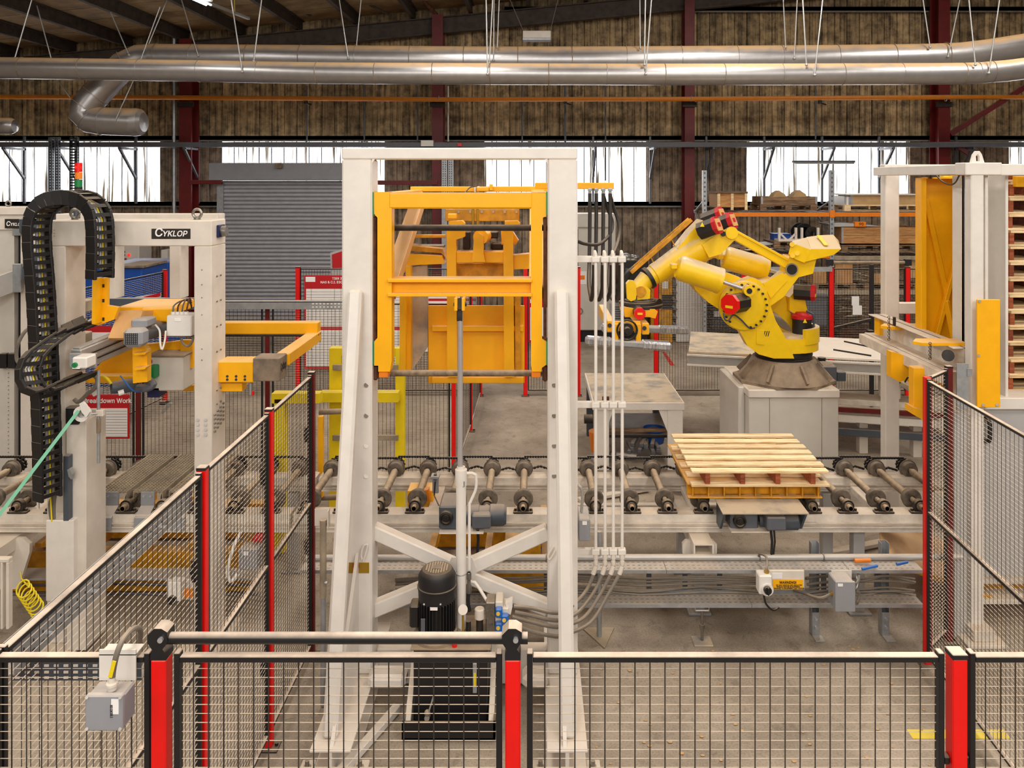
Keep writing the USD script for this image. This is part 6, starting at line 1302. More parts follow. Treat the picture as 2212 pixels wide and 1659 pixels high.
energy_chain('lower black energy chain drooping in a loop beside the left portal post', [P(200, 690, 6.5), P(150, 712, 6.4), P(110, 738, 6.25), P(72, 770, 6.1), P(60, 808, 6.05), P(72, 838, 6.05), P(98, 846, 6.1), P(140, 828, 6.25), P(190, 808, 6.45)], .14, (.5, .85, -.1), .08)
ms = Thing('signal_lamp', 'red, amber and green signal lamp standing behind the energy chain', 'signal lamp', P(170, 470, 7.2))
for nme, a, b, m_ in (('red_lens', 352, 371, 'red'), ('amber_lens', 372, 387, 'orange'), ('green_lens', 388, 404, 'green')): ms.part(nme, MB().cyl(P(170, b, 7.2), P(170, a, 7.2), .031, 16), m_)
ms.part('lit_band', MB().cyl(P(170, 364, 7.2), P(170, 359, 7.2), .0315, 16), 'red_lamp'); ms.part('base', MB().cyl(P(170, 412, 7.2), P(170, 404, 7.2), .033, 16), 'iron'); ms.part('stem', MB().cyl(P(166, 480, 7.2), P(166, 412, 7.2), .028, 12), 'slate')
# second strapping machine, cut by the left edge
s2_ = Thing('strapping_machine', 'second strapping machine portal cut off by the left edge of the picture', 'strapping machine', P(20, 1099, 9.2)); Y2k = 9.2
z0, z1 = PZ(449, Y2k), PZ(497, Y2k)
s2_.part('top_beam', MB().box(PX(-260, Y2k), PX(70, Y2k), Y2k, Y2k + .3, z1, z0, .008), 'cream'); s2_.part('beam_cap', MB().box(PX(-260, Y2k), PX(72, Y2k), Y2k - .02, Y2k + .3, PZ(464, Y2k), z0 + .01, .006), 'cream')
s2_.part('column', MB().box(PX(44, Y2k), PX(70, Y2k), Y2k, Y2k + .3, 0, z1), 'cream'); s2_.part('column', MB().box(PX(-260, Y2k), PX(28, Y2k), Y2k + .02, Y2k + .3, 0, z1), 'cabinet'); s2_.part('dark_gap', MB().pbox(28, 46, 510, 1000, Y2k + .1, Y2k + .3, 0), 'black')
plate_text(s2_, 10, 54, 473, 493, Y2k - .02, .036); s2_.part('blue_sleeve', MB().pbox(26, 44, 494, 509, Y2k - .02, Y2k + .1), 'galv')
c = P(18, 448, Y2k + .1); s2_.part('eye_bolt', MB().torus(c + [0, 0, .045], .03, .011, (0, 1, 0), 18, 8), 'steel')
s2_.part('linear_rail', MB().beam(P(-60, 640, 8.9), P(38, 602, 9.2), .14, .24, c=.006), 'alu'); s2_.part('rail_end', MB().pbox(26, 44, 570, 632, 9.1, 9.15, .008), 'galv')
s2_.part('gear_motor', MB().pbox(58, 82, 545, 620, 9.1, 9.35, .012).pbox(46, 70, 574, 605, 8.95, 9.2, .01), 'slate'); s2_.part('gear_motor_body', MB().lathe(P(60, 505, 9.1), P(60, 470, 9.1), [(0, .07), (.02, .085), (.17, .085), (.19, .04), (.19, .001)], 16), 'slate')
for a in (-2, 16): s2_.part('black_connector', MB().pbox(a, a + 15, 764, 796, Y2k - .04, Y2k + .02, .006), 'black')
hb_ = MB()
for y in range(806, 1000, 9): hb_.add(*MB().cyl(P(18, y, Y2k + .02), P(18, y, Y2k + .012), .006, 6).arrays())
s2_.part('rivet_row', hb_, 'base_dust', kind='stuff'); s2_.part('grey_hose', MB().tube([P(74, 706, 9.0), P(55, 715, 8.95), P(38, 745, 8.9), P(36, 775, 8.9), P(44, 788, 8.9)], .02, 8, sm=4), 'cable'); s2_.part('side_plate', MB().pbox(54, 80, 620, 980, Y2k + .05, Y2k + .1, 0), 'cream')
# coiled yellow air hose, framed cover at lower left
cp = [P(44, 1236, 6.6), P(46, 1250, 6.2)];
for k in range(90): a = k * .48; s = k / 89; cp.append(P(48 + 34 * s, 1268 + 50 * s, 5.9) + np.array([.05 * math.cos(a), .03 * math.sin(a), .05 * math.sin(a) * .9]))
solo('coil_hose', 'yellow coiled air hose hanging at the lower left under the conveyor', 'hose', MB().tube(cp, .006, 6), 'blue_spring')
fr = Thing('machine_guard', 'cream framed guard cut by the left edge below the conveyor', 'guard', P(0, 1330, 5.6)); fr.part('frame', MB().pbox(-80, 18, 1208, 1216, 5.6, 5.65).pbox(12, 18, 1216, 1360, 5.6, 5.65).pbox(0, 5, 1216, 1360, 5.6, 5.65), 'cream')
for k, (y, m_, lab) in enumerate([(1237, 'cable', 'topmost'), (1262, 'slate', 'second'), (1283, 'hull_grey', 'third'), (1300, 'cable', 'fourth'), (1322, 'dark_red', 'red')]):
    solo('floor_cable', f'long cable behind the left fence under the strapping machine, {lab} one', 'cable', MB().tube([P(20, y, 7.2), P(120, y + 2, 7.22), P(260, y - 1, 7.18), P(420, y + 2, 7.2), P(560, y, 7.2)], .012, 6, sm=3), m_)
lt = Thing('perforated_tray', 'perforated tray behind the left fence, under the strapping machine', 'cable tray', P(270, 1255, 7.0)); lt.part('tray', MB().box(PX(20, 7.0), PX(560, 7.0), 7.0, 7.2, PZ(1250, 7.0) - .02, PZ(1250, 7.0)), 'galv')
lt.part('lower_tray', MB().box(PX(20, 7.0), PX(560, 7.0), 7.0, 7.2, PZ(1335, 7.0) - .02, PZ(1335, 7.0)), 'galv')
li = Thing('isolator_box', 'cream isolator switch box seen through the left fence mesh', 'isolator', P(385, 1300, 6.7)); li.part('housing', MB().pbox(362, 392, 1258, 1300, 6.7, 6.8, .008), 'plastic_white'); li.part('warning_label', MB().pbox(398, 416, 1272, 1292, 6.72, 6.73, 0), 'orange'); li.part('back_plate', MB().pbox(360, 418, 1252, 1296, 6.8, 6.82), 'cream'); c = P(373, 1294, 6.7); li.part('knob', MB().cyl(c, c - [0, .03, 0], .035, 14), 'black')
# grey box hung on the front left panel
jb = Thing('junction_box', 'big grey junction box hung on a white plate over the front left fence panel', 'junction box', P(238, 1580, 2.4)); Yb0 = 2.50
jb.part('hanger_plate', MB().pbox(214, 293, 1404, 1470, YF - .03, YF - .024, 0).box(PX(214, YF - .03), PX(293, YF - .03), YF - .03, YF + .03, PZ(1402, YF), PZ(1404, YF), 0), 'white')
jb.part('body', MB().pbox(183, 264, 1506, 1580, Yb0, YF - .035, .006), 'grey'); jb.part('lid', MB().pbox(183, 264, 1503, 1580, Yb0 - .02, Yb0, .004), 'grey')
jb.part('label', MB().pbox(240, 256, 1511, 1543, Yb0 - .0215, Yb0 - .02, 0), 'white_print')
tb = meshkit.text_mesh('BOX CONTROL 1', .0075, .001, True); v = np.array(tb.vertices); v[:, 0] *= .04 / v[:, 0].max(); jb.part('lettering', MB().add(np.stack([PX(246, Yb0) + v[:, 1], Yb0 - .0215 - v[:, 2], PZ(1513, Yb0) - v[:, 0]], 1), tb.faces[:, ::-1]), 'ink', smooth=False)
for a, b in ((187, 1507), (259, 1507), (187, 1575), (259, 1575)): jb.part('screw', MB().cyl(P(a, b, Yb0 - .02), P(a, b, Yb0 - .024), .005, 10), 'steel')
gx, gz = PX(242, 2.53), PZ(1503, Yb0)
jb.part('gland', MB().lathe((gx, 2.53, gz), (gx, 2.53, gz + 1), [(0, .014), (.012, .014), (.014, .018), (.022, .018), (.026, .012), (.04, .01), (.04, .001)], 12), 'cream')
jb.part('conduit', MB().tube([(gx, 2.53, gz + .03), P(246, 1440, 2.53), P(255, 1405, 2.53), P(270, 1375, 2.56), P(290, 1357, 2.64), P(303, 1362, 2.72), P(302, 1385, 2.8)], .009, 10, sm=5), 'cable')
jb.part('cable_tag', MB().beam(P(238, 1463, 2.515), P(247, 1428, 2.515), .012, .004, up=(0, 1, 0)), 'lemon')

jx = Thing('junction_box', 'light grey junction box with white cable loop seen through the second left fence panel', 'junction box', P(535, 1232, 6.75)); jx.part('body', MB().pbox(514, 556, 1186, 1232, 6.75, 6.9, .008), 'grey'); jx.part('label', MB().pbox(524, 536, 1192, 1200, 6.745, 6.75, 0), 'white_print'); jx.part('red_cap', MB().pbox(545, 565, 1160, 1172, 6.8, 6.9, .004), 'sign_red')
jx.part('cable', MB().tube([P(520, 1150, 6.8), P(505, 1180, 6.7), P(492, 1230, 6.65), P(498, 1256, 6.65), P(512, 1240, 6.7)], .014, 8, sm=4), 'plastic_white')
# ================================================================ pallet lift on the right
pf = Thing('pallet_lift', 'white pallet lift frame with lifting lug on the right', 'lift frame', P(2050, 1390, 7.4))
Ya, Yn2 = 8.5, 6.6
pf.part('rear_post', MB().box(PX(1913, Ya), PX(1943, Ya), Ya, Ya + .13, 0, PZ(356, Ya), .008), 'white')
pf.part('front_post', MB().box(PX(2098, Yn2), PX(2126, Yn2), Yn2, Yn2 + .1, .05, PZ(352, Yn2), .008), 'white')
pf.part('top_beam', MB().pbox(1912, 2330, 355, 377, Ya - .006, Ya + .136, .008), 'white'); pf.part('side_beam', MB().box(PX(2098, Yn2), PX(2126, Yn2), Yn2 + .1, Ya, PZ(377, Yn2), PZ(354, Yn2), .006), 'white')
pf.part('front_beam', MB().pbox(2126, 2340, 354, 379, Yn2, Yn2 + .14, .006), 'white'); pf.part('top_cap', MB().pbox(2086, 2165, 351, 378, Yn2 - .01, Yn2 + .16, .006), 'white')
pf.part('lifting_lug', MB().ppoly([(2098, 352), (2103, 334), (2109, 326), (2116, 326), (2121, 333), (2127, 352)], Yn2 + .04, Yn2 + .07, holes=[[(2109, 348), (2108, 338), (2112, 332), (2116, 338), (2116, 348)]]), 'white')
pf.part('cross_rail', MB().pbox(1943, 2010, 655, 678, Ya, Ya + .1, .006), 'white')
pf.part('front_foot', MB().box(PX(2112, Yn2) - .16, PX(2112, Yn2) + .16, Yn2 - .15, Yn2 + .3, .0, .03).box(PX(2112, Yn2) - .09, PX(2112, Yn2) + .09, Yn2 - .1, Yn2 + .24, .03, .12), 'dirty_white')
pf.part('guide_channel', MB().pbox(2128, 2134, 379, 882, 6.68, 7.2, 0).box(PX(2128, 6.68), PX(2168, 7.0), 7.0, 7.04, PZ(882, 6.68), PZ(379, 6.68), 0).pbox(2172, 2178, 379, 880, 6.75, 7.0, 0), 'white')
pf.part('yellow_cover', MB().pbox(2111, 2161, 647, 880, 6.5, 6.52, .004), 'yellow')
for a, b in ((2116, 651), (2114, 768), (2124, 875), (2154, 875)): pf.part('cover_screw', MB().cyl(P(a, b, 6.5), P(a, b, 6.49), .012, 8), 'steel')
pf.part('lower_sill', MB().pbox(2126, 2320, 860, 885, 6.7, 7.0, .006), 'white'); pf.part('grey_bracket', MB().pbox(2067, 2092, 786, 886, 6.5, 6.51, 0).pbox(2090, 2100, 797, 813, 6.49, 6.5, 0), 'galv')
pf.part('grey_sheet', MB().pbox(2125, 2340, 884, 1243, 6.75, 6.77, 0), 'panel_grey'); pf.part('left_sheet', MB().pbox(2062, 2090, 890, 1390, 6.62, 6.64, 0), 'panel_grey')
hx = PX(2122, 6.74); pf.part('sheet_handle', MB().tube([(hx + .03, 6.74, PZ(905, 6.7)), (hx + .03, 6.69, PZ(910, 6.7)), (hx + .03, 6.68, PZ(930, 6.7)), (hx + .03, 6.69, PZ(951, 6.7)), (hx + .03, 6.74, PZ(956, 6.7))], .018, 8, sm=3), 'black')
pf.part('lower_conveyor', MB().pbox(2110, 2340, 1250, 1262, 6.9, 7.2).pbox(2110, 2340, 1296, 1306, 6.8, 7.0), 'dirty_white'); pf.part('yellow_rail', MB().pbox(2110, 2340, 1266, 1290, 7.1, 7.2), 'yellow_dirty')
# orange plate with bracing
op = Thing('lift_plate', 'tall orange yellow lift plate with diagonal ribs between the white lift posts', 'lift plate', P(2040, 780, 7.6)); Yp_ = 7.7
op.part('plate', MB().pbox(1992, 2090, 384, 770, Yp_, Yp_ + .02, 0), 'yellow'); op.part('left_flange', MB().pbox(1990, 2002, 384, 745, Yp_ - .12, Yp_, .004), 'yellow'); op.part('top_flange', MB().box(PX(1990, Yp_), PX(2095, Yp_), Yp_ - .22, Yp_, PZ(386, Yp_), PZ(383, Yp_), 0), 'yellow')
op.part('brace_rib', MB().beam(P(1999, 428, Yp_ - .02), P(2045, 640, Yp_ - .02), .03, .05), 'yellow'); op.part('brace_rib', MB().beam(P(2085, 490, Yp_ - .04), P(2020, 735, Yp_ - .04), .05, .04), 'yellow'); op.part('brace_rib', MB().beam(P(2044, 650, Yp_ - .05), P(2062, 735, Yp_ - .12), .04, .05), 'yellow')
op.part('rear_top', MB().pbox(2038, 2100, 379, 386, Yp_ + .1, Yp_ + .3), 'lemon')
ps = Thing('photo_sensor', 'orange photo sensor on a rod above the orange lift plate', 'sensor', P(2015, 386, 7.5)); ps.part('body', MB().ppoly([(2003, 370), (2012, 362), (2018, 372), (2014, 378), (2005, 376)], 7.45, 7.52), 'orange'); ps.part('bracket', MB().pbox(2010, 2030, 378, 386, 7.5, 7.55), 'black'); ps.part('rod', MB().rod(P(2016, 367, 7.5), P(2045, 367, 7.5), .008, 6), 'chrome')
ps.part('cable', MB().tube([P(2020, 376, 7.45), P(2035, 392, 7.3), P(2052, 399, 7.1), P(2064, 394, 6.9), P(2074, 376, 6.75), P(2084, 370, 6.65), P(2094, 371, 6.6)], .007, 6, sm=4), 'hose')
# lift beam in depth, tongues
lb = Thing('lift_beam', 'dusty white I-beam running back between the lift posts with yellow tongues', 'lift beam', P(2000, 800, 7.5)); xb_ = PX(2050, 7.0)
zt2 = PZ(738, 7.0)
lb.part('i_beam', MB().box(xb_ - .1, xb_ + .08, 6.75, 8.45, zt2 - .012, zt2).box(xb_ - .006, xb_ + .006, 6.75, 8.45, zt2 - .2, zt2, 0).box(xb_ - .14, xb_ + .08, 6.75, 8.45, zt2 - .212, zt2 - .2), 'dirty_white')
lb.part('side_plate', MB().box(xb_ - .22, xb_ - .16, 6.7, 8.4, zt2 - .3, zt2 - .2), 'dirty_white')
for (a, b, c, Y, m_) in ((1902, 2010, 703, 7.9, 'yellow'), (1972, 2080, 737, 6.9, 'yellow')): lb.part('tongue', MB().prism([(PX(a, Y), Y), (PX(a + 12, Y), Y - .08), (PX(c if False else b, Y), Y - .08), (PX(b, Y), Y + .12), (PX(a + 20, Y), Y + .12)], 'z', PZ(c + 6, Y), PZ(c, Y)), m_)
lb.part('left_stop', MB().pbox(1899, 1912, 684, 742, 8.3, 8.42), 'yellow')
lb.part('lower_yellow', MB().ppoly([(1925, 760), (1938, 762), (2060, 820), (2060, 850), (1985, 800), (1970, 800), (1966, 830), (1945, 826), (1925, 815)], 7.4, 7.5, 7.4), 'yellow'); lb.part('lower_post', MB().pbox(1974, 2000, 795, 885, 7.0, 7.1, .004), 'yellow'); lb.part('lower_foot', MB().ppoly([(1972, 880), (2002, 890), (2002, 912), (1972, 895)], 6.9, 7.05), 'yellow')
for (a, y0, y1) in ((1920, 685, 740), (2009, 742, 780)):
    m = MB(); 
    for k in range(int((y1 - y0) / 4)): m.torus(P(a + (k % 2), y0 + 4 * k, 6.75 if a > 2000 else 7.7), .011, .003, (1, 0, 0) if k % 2 else (0, 1, 0), 8, 4)
    lb.part('chain', m, 'iron', kind='stuff')
lb.part('hook_pin', MB().pbox(1931, 1936, 685, 704, 7.72, 7.75), 'iron'); lb.part('chain_wheel', MB().cyl(P(2048, 768, 6.7), P(2048, 768, 6.8), .05, 14), 'iron')
rs = Thing('grey_sensor', 'grey sensor housing with cable under the lift beam', 'sensor', P(1965, 845, 7.3)); rs.part('body', MB().beam(P(1950, 828, 7.3), P(1972, 840, 7.2), .07, .06, c=.01), 'mesh_plate'); rs.part('cable', MB().tube([P(1955, 825, 7.25), P(1962, 815, 7.2), P(1972, 820, 7.2), P(1970, 850, 7.2)], .008, 6, sm=4), 'rubber')
# magazine of pallets at the right edge
mg = make_pallet('wooden pallet in the tall magazine stack at the right edge, first from the bottom', PX(2180, 6.95), PX(2180, 6.95) + 1.2, 6.95, 7.95, PZ(846, 6.95), n=7, nstr=4, mt='pine', me='pine_end', inset=.0, group='pallets in the right magazine')
for k in range(1, 14):
    mg.dup(mg.base + np.array([rng.uniform(-.012, .012), rng.uniform(-.015, .01), .1425 * k]), f'wooden pallet in the tall magazine stack at the right edge, {ORD[k]} from the bottom')
ty = Thing('magazine_clamp', 'small yellow clamp on top of the pallet magazine at the right edge', 'clamp', P(2205, 402, 6.9)); ty.part('block', MB().pbox(2196, 2240, 380, 404, 6.9, 7.1, .006), 'yellow')
solo('magazine_fork', 'pale steel fork under the pallet magazine', 'fork', MB().box(PX(2180, 6.95), PX(2180, 6.95) + 1.2, 6.95, 7.9, PZ(862, 6.95), PZ(848, 6.95)), 'cream')
fb = Thing('floor_frame', 'galvanised posts and yellow pole bunched behind the right fence corner', 'frame', P(2060, 1390, 6.8)); fb.part('pole', MB().pbox(2048, 2056, 1080, 1400, 6.75, 6.8), 'galv'); fb.part('yellow_pole', MB().pbox(2044, 2058, 1098, 1210, 6.9, 6.95), 'lemon'); fb.part('base_box', MB().pbox(2030, 2052, 1070, 1100, 6.7, 6.8), 'cream')
# ================================================================ table and roller way behind the conveyor
TY = 10.4
tb_ = Thing('steel_table', 'white steel table with scuffed dusty top, behind the hydraulic pipes', 'table', P(1370, 1012, 10.9)); ztb = PZ(870, TY)
xt0, xt1 = PX(1280, TY), PX(1479, TY)
tb_.part('top', MB().box(xt0, xt1, TY, 12.0, ztb - .1, ztb, .006), 'white'); tb_.part('top_plate', MB().box(xt0 + .02, xt1 - .02, TY + .02, 11.98, ztb, ztb + .004, 0), 'dust_plate')
for x in (xt0 + .02, xt1 - .2):
    s = 1 if x < (xt0 + xt1) / 2 else -1
    tb_.part('leg', MB().box(x if s > 0 else xt1 - .22, (x + .2) if s > 0 else xt1 - .02, TY + .02, TY + .08, 0, ztb - .1), 'white')
    tb_.part('gusset', MB().prism([(xt0 + .2, ztb - .1), (xt0 + .28, ztb - .1), (xt0 + .2, ztb - .34)] if s > 0 else [(xt1 - .2, ztb - .1), (xt1 - .34, ztb - .1), (xt1 - .22, ztb - .4), (xt1 - .2, ztb - .4)], 'y', TY + .04, TY + .06), 'white')
    tb_.part('rear_leg', MB().box(x, x + .1, 11.8, 11.9, 0, ztb - .1), 'slate')
tb_.part('shelf', MB().box(xt0 + .15, xt1 - .1, TY + .3, 11.7, .34, .38), 'black'); tb_.part('shelf_edge', MB().box(xt0 + .2, xt1 - .1, TY + .28, TY + .3, .42, .47), 'wood_old'); tb_.part('hole', MB().pbox(1301, 1316, 857, 868, TY + .1, TY + .12, 0), 'rust')
tb_.part('roller', MB().cyl(P(1262, 905, TY + .1), P(1280, 905, TY + .1), .06, 14), 'iron')
ub = Thing('blue_bucket', 'blue bucket under the white table', 'bucket', P(1415, 970, 10.9)); ub.part('body', MB().lathe(P(1413, 955, 10.9), P(1413, 930, 10.9), [(0, .13), (.2, .17), (.2, .15), (.02, .12), (.02, .001)], 20), 'blue')
solo('red_bucket', 'orange red tub under the white table beside its left leg', 'tub', MB().lathe(P(1292, 975, 10.8), P(1292, 930, 10.8), [(0, .1), (.28, .13), (.28, .001)], 18), 'orange')
sc_ = MB(); 
for k in range(16): a = r2.uniform(1310, 1420); b = r2.uniform(945, 968); sc_.beam(P(a, b, 10.8), P(a + r2.uniform(-12, 12), b + 16, 10.6), .05, .05)
solo('scrap_bars', 'heap of dark scrap bars and tubes on the lower grating under the white table', 'scrap', sc_, 'hull_grey', kind='stuff')
solo('floor_rail', 'grey flat rail on the floor in front of the white table', 'rail', MB().box(PX(1250, 10.2), PX(1440, 10.2), 10.2, 10.26, 0, .03), 'mesh_plate'); solo('white_offcut', 'white strip offcut on the floor in front of the white table', 'offcut', MB().beam(P(1280, 975, 10.9), P(1375, 984, 10.7), .05, .03), 'white')
# angled conveyor behind the robot
rw = Thing('belt_conveyor', 'long pale belt conveyor table running behind the robot plinth to the right', 'belt conveyor', P(1750, 900, 11)); 
A_, B_ = np.array([PX(1475, 11.6), 11.3]), np.array([PX(2075, 10.4), 10.2]); A_ = np.array([2.25, 11.35]); B_ = np.array([5.6, 10.6])
d_ = (B_ - A_) / np.linalg.norm(B_ - A_); n_ = np.array([-d_[1], d_[0]]); zq = 1.36
q3 = lambda a, b, z: np.array([*(A_ + d_ * a + n_ * b), z])
Lq = np.linalg.norm(B_ - A_)
rw.part('top_plate', MB().beam(q3(0, .75, zq), q3(1.25, .75, zq), 1.5, .03, c=.004), 'dust_plate'); rw.part('glossy_belt', MB().beam(q3(1.25, .75, zq + .005), q3(Lq, .75, zq + .005), 1.45, .03, c=.004), 'white')
rw.part('side_rail', MB().beam(q3(0, .0, zq - .09), q3(Lq, .0, zq - .09), .06, .13), 'alu'); rw.part('rail_lip', MB().beam(q3(-.02, -.04, zq - .03), q3(Lq, -.04, zq - .03), .03, .03), 'white'); rw.part('rail_lip', MB().beam(q3(-.02, -.04, zq - .17), q3(Lq, -.04, zq - .17), .03, .03), 'white')
for s in (.9, 2.6, 3.2): rw.part('bracket_block', MB().beam(q3(s, .05, zq - .24), q3(s + .5, .05, zq - .24), .1, .1), 'slate')
for s in (.62, 2.75): rw.part('stand', MB().beam(q3(s, .25, zq - .55), q3(s, .25, zq - .22), .22, .2, up=(0, 1, 0)), 'cream')
rw.part('lower_beam', MB().beam(q3(.5, .3, zq - .62), q3(Lq, .3, zq - .62), .35, .08), 'dirty_white'); rw.part('red_stripe', MB().beam(q3(.5, .11, zq - .72), q3(Lq, .11, zq - .72), .03, .07), 'dark_red'); rw.part('lower_beam', MB().beam(q3(.5, .3, zq - .85), q3(Lq, .3, zq - .85), .35, .1), 'white')
rw.part('base_rail', MB().beam(q3(1.4, .3, zq - 1.05), q3(Lq, .3, zq - 1.05), .3, .1), 'slate')
for s in (.85, 2.4, 3.1): rw.part('leg', MB().beam(q3(s, .3, 0.0), q3(s, .3, zq - .9), .12, .12, up=(0, 1, 0)), 'cream')
rw.part('leg_gusset', MB().beam(q3(.6, .3, zq - .85), q3(.85, .3, .25), .1, .04), 'white')
for s, e in ((2.05, .5), (2.3, 1.15)): rw.part('black_stop', MB().beam(q3(s, e, zq + .03), q3(s + .45, e - .3 if e < 1 else e - .5, zq + .03), .02, .02, c=0), 'black')
hm = Thing('grey_motor_box', 'dark grey motor housing beside the robot base on the plinth', 'motor', P(1790, 842, 9.9)); hm.part('housing', MB().pbox(1770, 1808, 792, 832, 9.8, 10.1, .01), 'hull_grey'); hm.part('connector', MB().pbox(1808, 1828, 804, 824, 9.85, 10.0, .008), 'slate'); hm.part('dome', MB().sphere(P(1780, 793, 9.95), .12, 2, (1.2, 1, .6)), 'base_dust'); hm.part('cap', MB().cyl(P(1762, 788, 10.2), P(1762, 778, 10.2), .05, 12).cyl(P(1775, 784, 10.2), P(1775, 772, 10.2), .05, 12), 'black')
# ================================================================ racks and goods along the back wall
SY = 17.0
rk = Thing('pallet_rack', 'tall pallet rack with orange beams and grey uprights along the back wall', 'pallet rack', P(1800, 610, SY)); RYb = 18.1
for px_ in (1523, 1798, 2110):
    for Y in (SY, RYb): rk.part('upright', MB().pbox(px_ - 5, px_ + 4, 368 if Y == SY else 372, 388 + H * F / Y - .3, Y, Y + .09, 0), 'galv')
    for k in range(5): rk.part('frame_brace', MB().beam((PX(px_, SY), SY + .1, .4 + k * .75), (PX(px_, SY), RYb, (.9 if k % 2 else .1) + k * .75), .04, .03, c=0), 'galv')
    hh = MB()
    for k in range(34): hh.pbox(px_ - 2, px_ + 1, 372 + k * 10, 376 + k * 10, SY - .004, SY, 0)
    rk.part('punched_holes', hh, 'hull_grey', kind='stuff')
for y, xs in ((459, ((1530, 1795), (1802, 2108))), (549, ((1530, 1795),)), (553, ((1802, 2108),)), (627, ((1530, 1795), (1802, 2108)))):
    for a, b in xs:
        for Y in (SY + .01, RYb - .05): rk.part('beam', MB().pbox(a, b, y, y + 9, Y, Y + .05), 'orange' if y < 550 else 'mesh_plate')
        m = MB()
        for k in range(int((b - a) / 22)): m.box(PX(a + 3 + k * 22, SY), PX(a + 19 + k * 22, SY), SY + .02, RYb, PZ(y, SY) - .03, PZ(y, SY), 0)
        rk.part('deck_boards', m, 'wood_old', kind='stuff')
rk.part('beam_clip', MB().pbox(1793, 1804, 454, 470, SY - .02, SY), 'orange')
def eur(label, x0, x1, y, Y=SY + .05, mt='wood_old'):
    """Block pallet standing with its lower edge in picture row y."""
    a, b, z = PX(x0, Y), PX(x1, Y), PZ(y, Y); t = Thing('block_pallet', label, 'pallet', ((a + b) / 2, Y + .4, z)); h = .144
    t.part('deck', MB().box(a, b, Y, Y + .8, z + .12, z + h), mt)
    for k in range(3):
        xx = a + (b - a - .14) * k / 2; t.part('block', MB().box(xx, xx + .14, Y, Y + .1, z + .02, z + .12), mt); t.part('block', MB().box(xx, xx + .14, Y + .7, Y + .8, z + .02, z + .12), mt)
    t.part('bottom_board', MB().box(a, b, Y, Y + .1, z, z + .02), mt); t.part('bottom_board', MB().box(a, b, Y + .7, Y + .8, z, z + .02), mt)
    return t
def collar(name, label, cat, x0, x1, y0, y1, m, Y=SY + .06, n=2, corner='galv', d=.7):
    t = Thing(name, label, cat, P((x0 + x1) / 2, y1, Y)); a, b = PX(x0, Y), PX(x1, Y); zb, zt = PZ(y1, Y), PZ(y0, Y)
    for k in range(n): t.part('board', MB().box(a, b, Y, Y + .02, zb + (zt - zb) * k / n, zb + (zt - zb) * (k + 1) / n - .004), m)
    t.part('side_board', MB().box(a, a + .02, Y + .02, Y + d, zb, zt), m); t.part('side_board', MB().box(b - .02, b, Y + .02, Y + d, zb, zt), m); t.part('rear_board', MB().box(a, b, Y + d, Y + d + .02, zb, zt), m)
    if corner:
        for xx in (a - .004, b - .04): t.part('corner_hinge', MB().box(xx, xx + .045, Y - .006, Y, zb, zt, 0), corner)
    return t
cr = Thing('plywood_crate', 'upright plywood crate with pale battens on the top shelf, above the robot motors', 'crate', P(1585, 452, SY)); 
cr.part('panel', MB().pbox(1550, 1614, 418, 448, SY + .1, SY + .9), 'ply')
for a in (1553, 1582, 1612): cr.part('batten', MB().pbox(a - 3, a + 3, 416, 454, SY + .06, SY + .1), 'pine')
cr.part('lid', MB().pbox(1544, 1616, 414, 418, SY + .05, SY + .95), 'wood_old')
eur('old block pallet on the top shelf under the low brown crate', 1642, 1765, 455)
lc_ = collar('pallet_collar', 'low brown crate full of cardboard on the top shelf, middle', 'crate', 1644, 1765, 425, 445, 'wood_old')
for k, (a, b, c, d, lab) in enumerate([(1668, 412, 1700, 428, 'left, crumpled'), (1712, 411, 1744, 428, 'right, peaked')]):
    solo('cardboard_piece', 'folded cardboard sticking out of the low brown crate, ' + lab, 'cardboard', MB().ppoly([(a, d), (a + 6, b + 6), ((a + c) / 2, b), (c - 4, b + 8), (c, d)], SY + .2, SY + .5), 'card_light')
eur('new block pallet on the top shelf, right, under the light plywood boxes', 1824, 2010, 457, mt='pine')
collar('plywood_box', 'long light plywood collar box on the top shelf at the right', 'crate', 1838, 2000, 422, 444, 'card_light', n=1); solo('box_lid', 'pale sheet lid lying on the light plywood collar box', 'lid', MB().pbox(1828, 1996, 419, 422, SY, SY + .8), 'cream')
collar('plywood_box', 'small white end box left of the light plywood collar box', 'crate', 1824, 1837, 424, 443, 'plastic_white', n=1)
eur('block pallet on the middle shelf under the brown timber box', 1818, 2000, 544)
collar('pallet_collar', 'brown timber box with an orange tag on the middle shelf right', 'crate', 1818, 1990, 491, 526, 'ply')
solo('sheet_pile', 'pale bent sheets lying on the brown timber box of the middle shelf', 'sheets', MB().ppoly([(1788, 483), (1810, 481), (1850, 483), (1908, 489), (1800, 490)], SY + .05, SY + .7), 'panel_grey')
tg = Thing('orange_tag_box', 'small orange box with dark mark on the pale sheets of the middle shelf', 'box', P(1859, 490, SY)); tg.part('body', MB().pbox(1847, 1871, 479, 490, SY, SY + .15), 'orange'); tg.part('mark', MB().text('90', PX(1855, SY), PZ(487, SY), SY - .001, .06), 'ink', smooth=False)
eur('old block pallet on the middle shelf carrying the cream steel trestle', 1672, 1760, 536)
ts = Thing('steel_trestle', 'cream steel trestle with upright horns on the middle shelf', 'trestle', P(1700, 522, SY)); 
for a in (1684, 1720, 1733, 1768): ts.part('horn', MB().pbox(a - 2.5, a + 2.5, 492, 522, SY + .1, SY + .16), 'cream')
ts.part('sill', MB().pbox(1682, 1772, 517, 523, SY + .08, SY + .4), 'cream'); ts.part('stay', MB().beam(P(1686, 505, SY + .12), P(1700, 519, SY + .12), .04, .04).beam(P(1718, 505, SY + .12), P(1704, 519, SY + .12), .04, .04), 'cream')
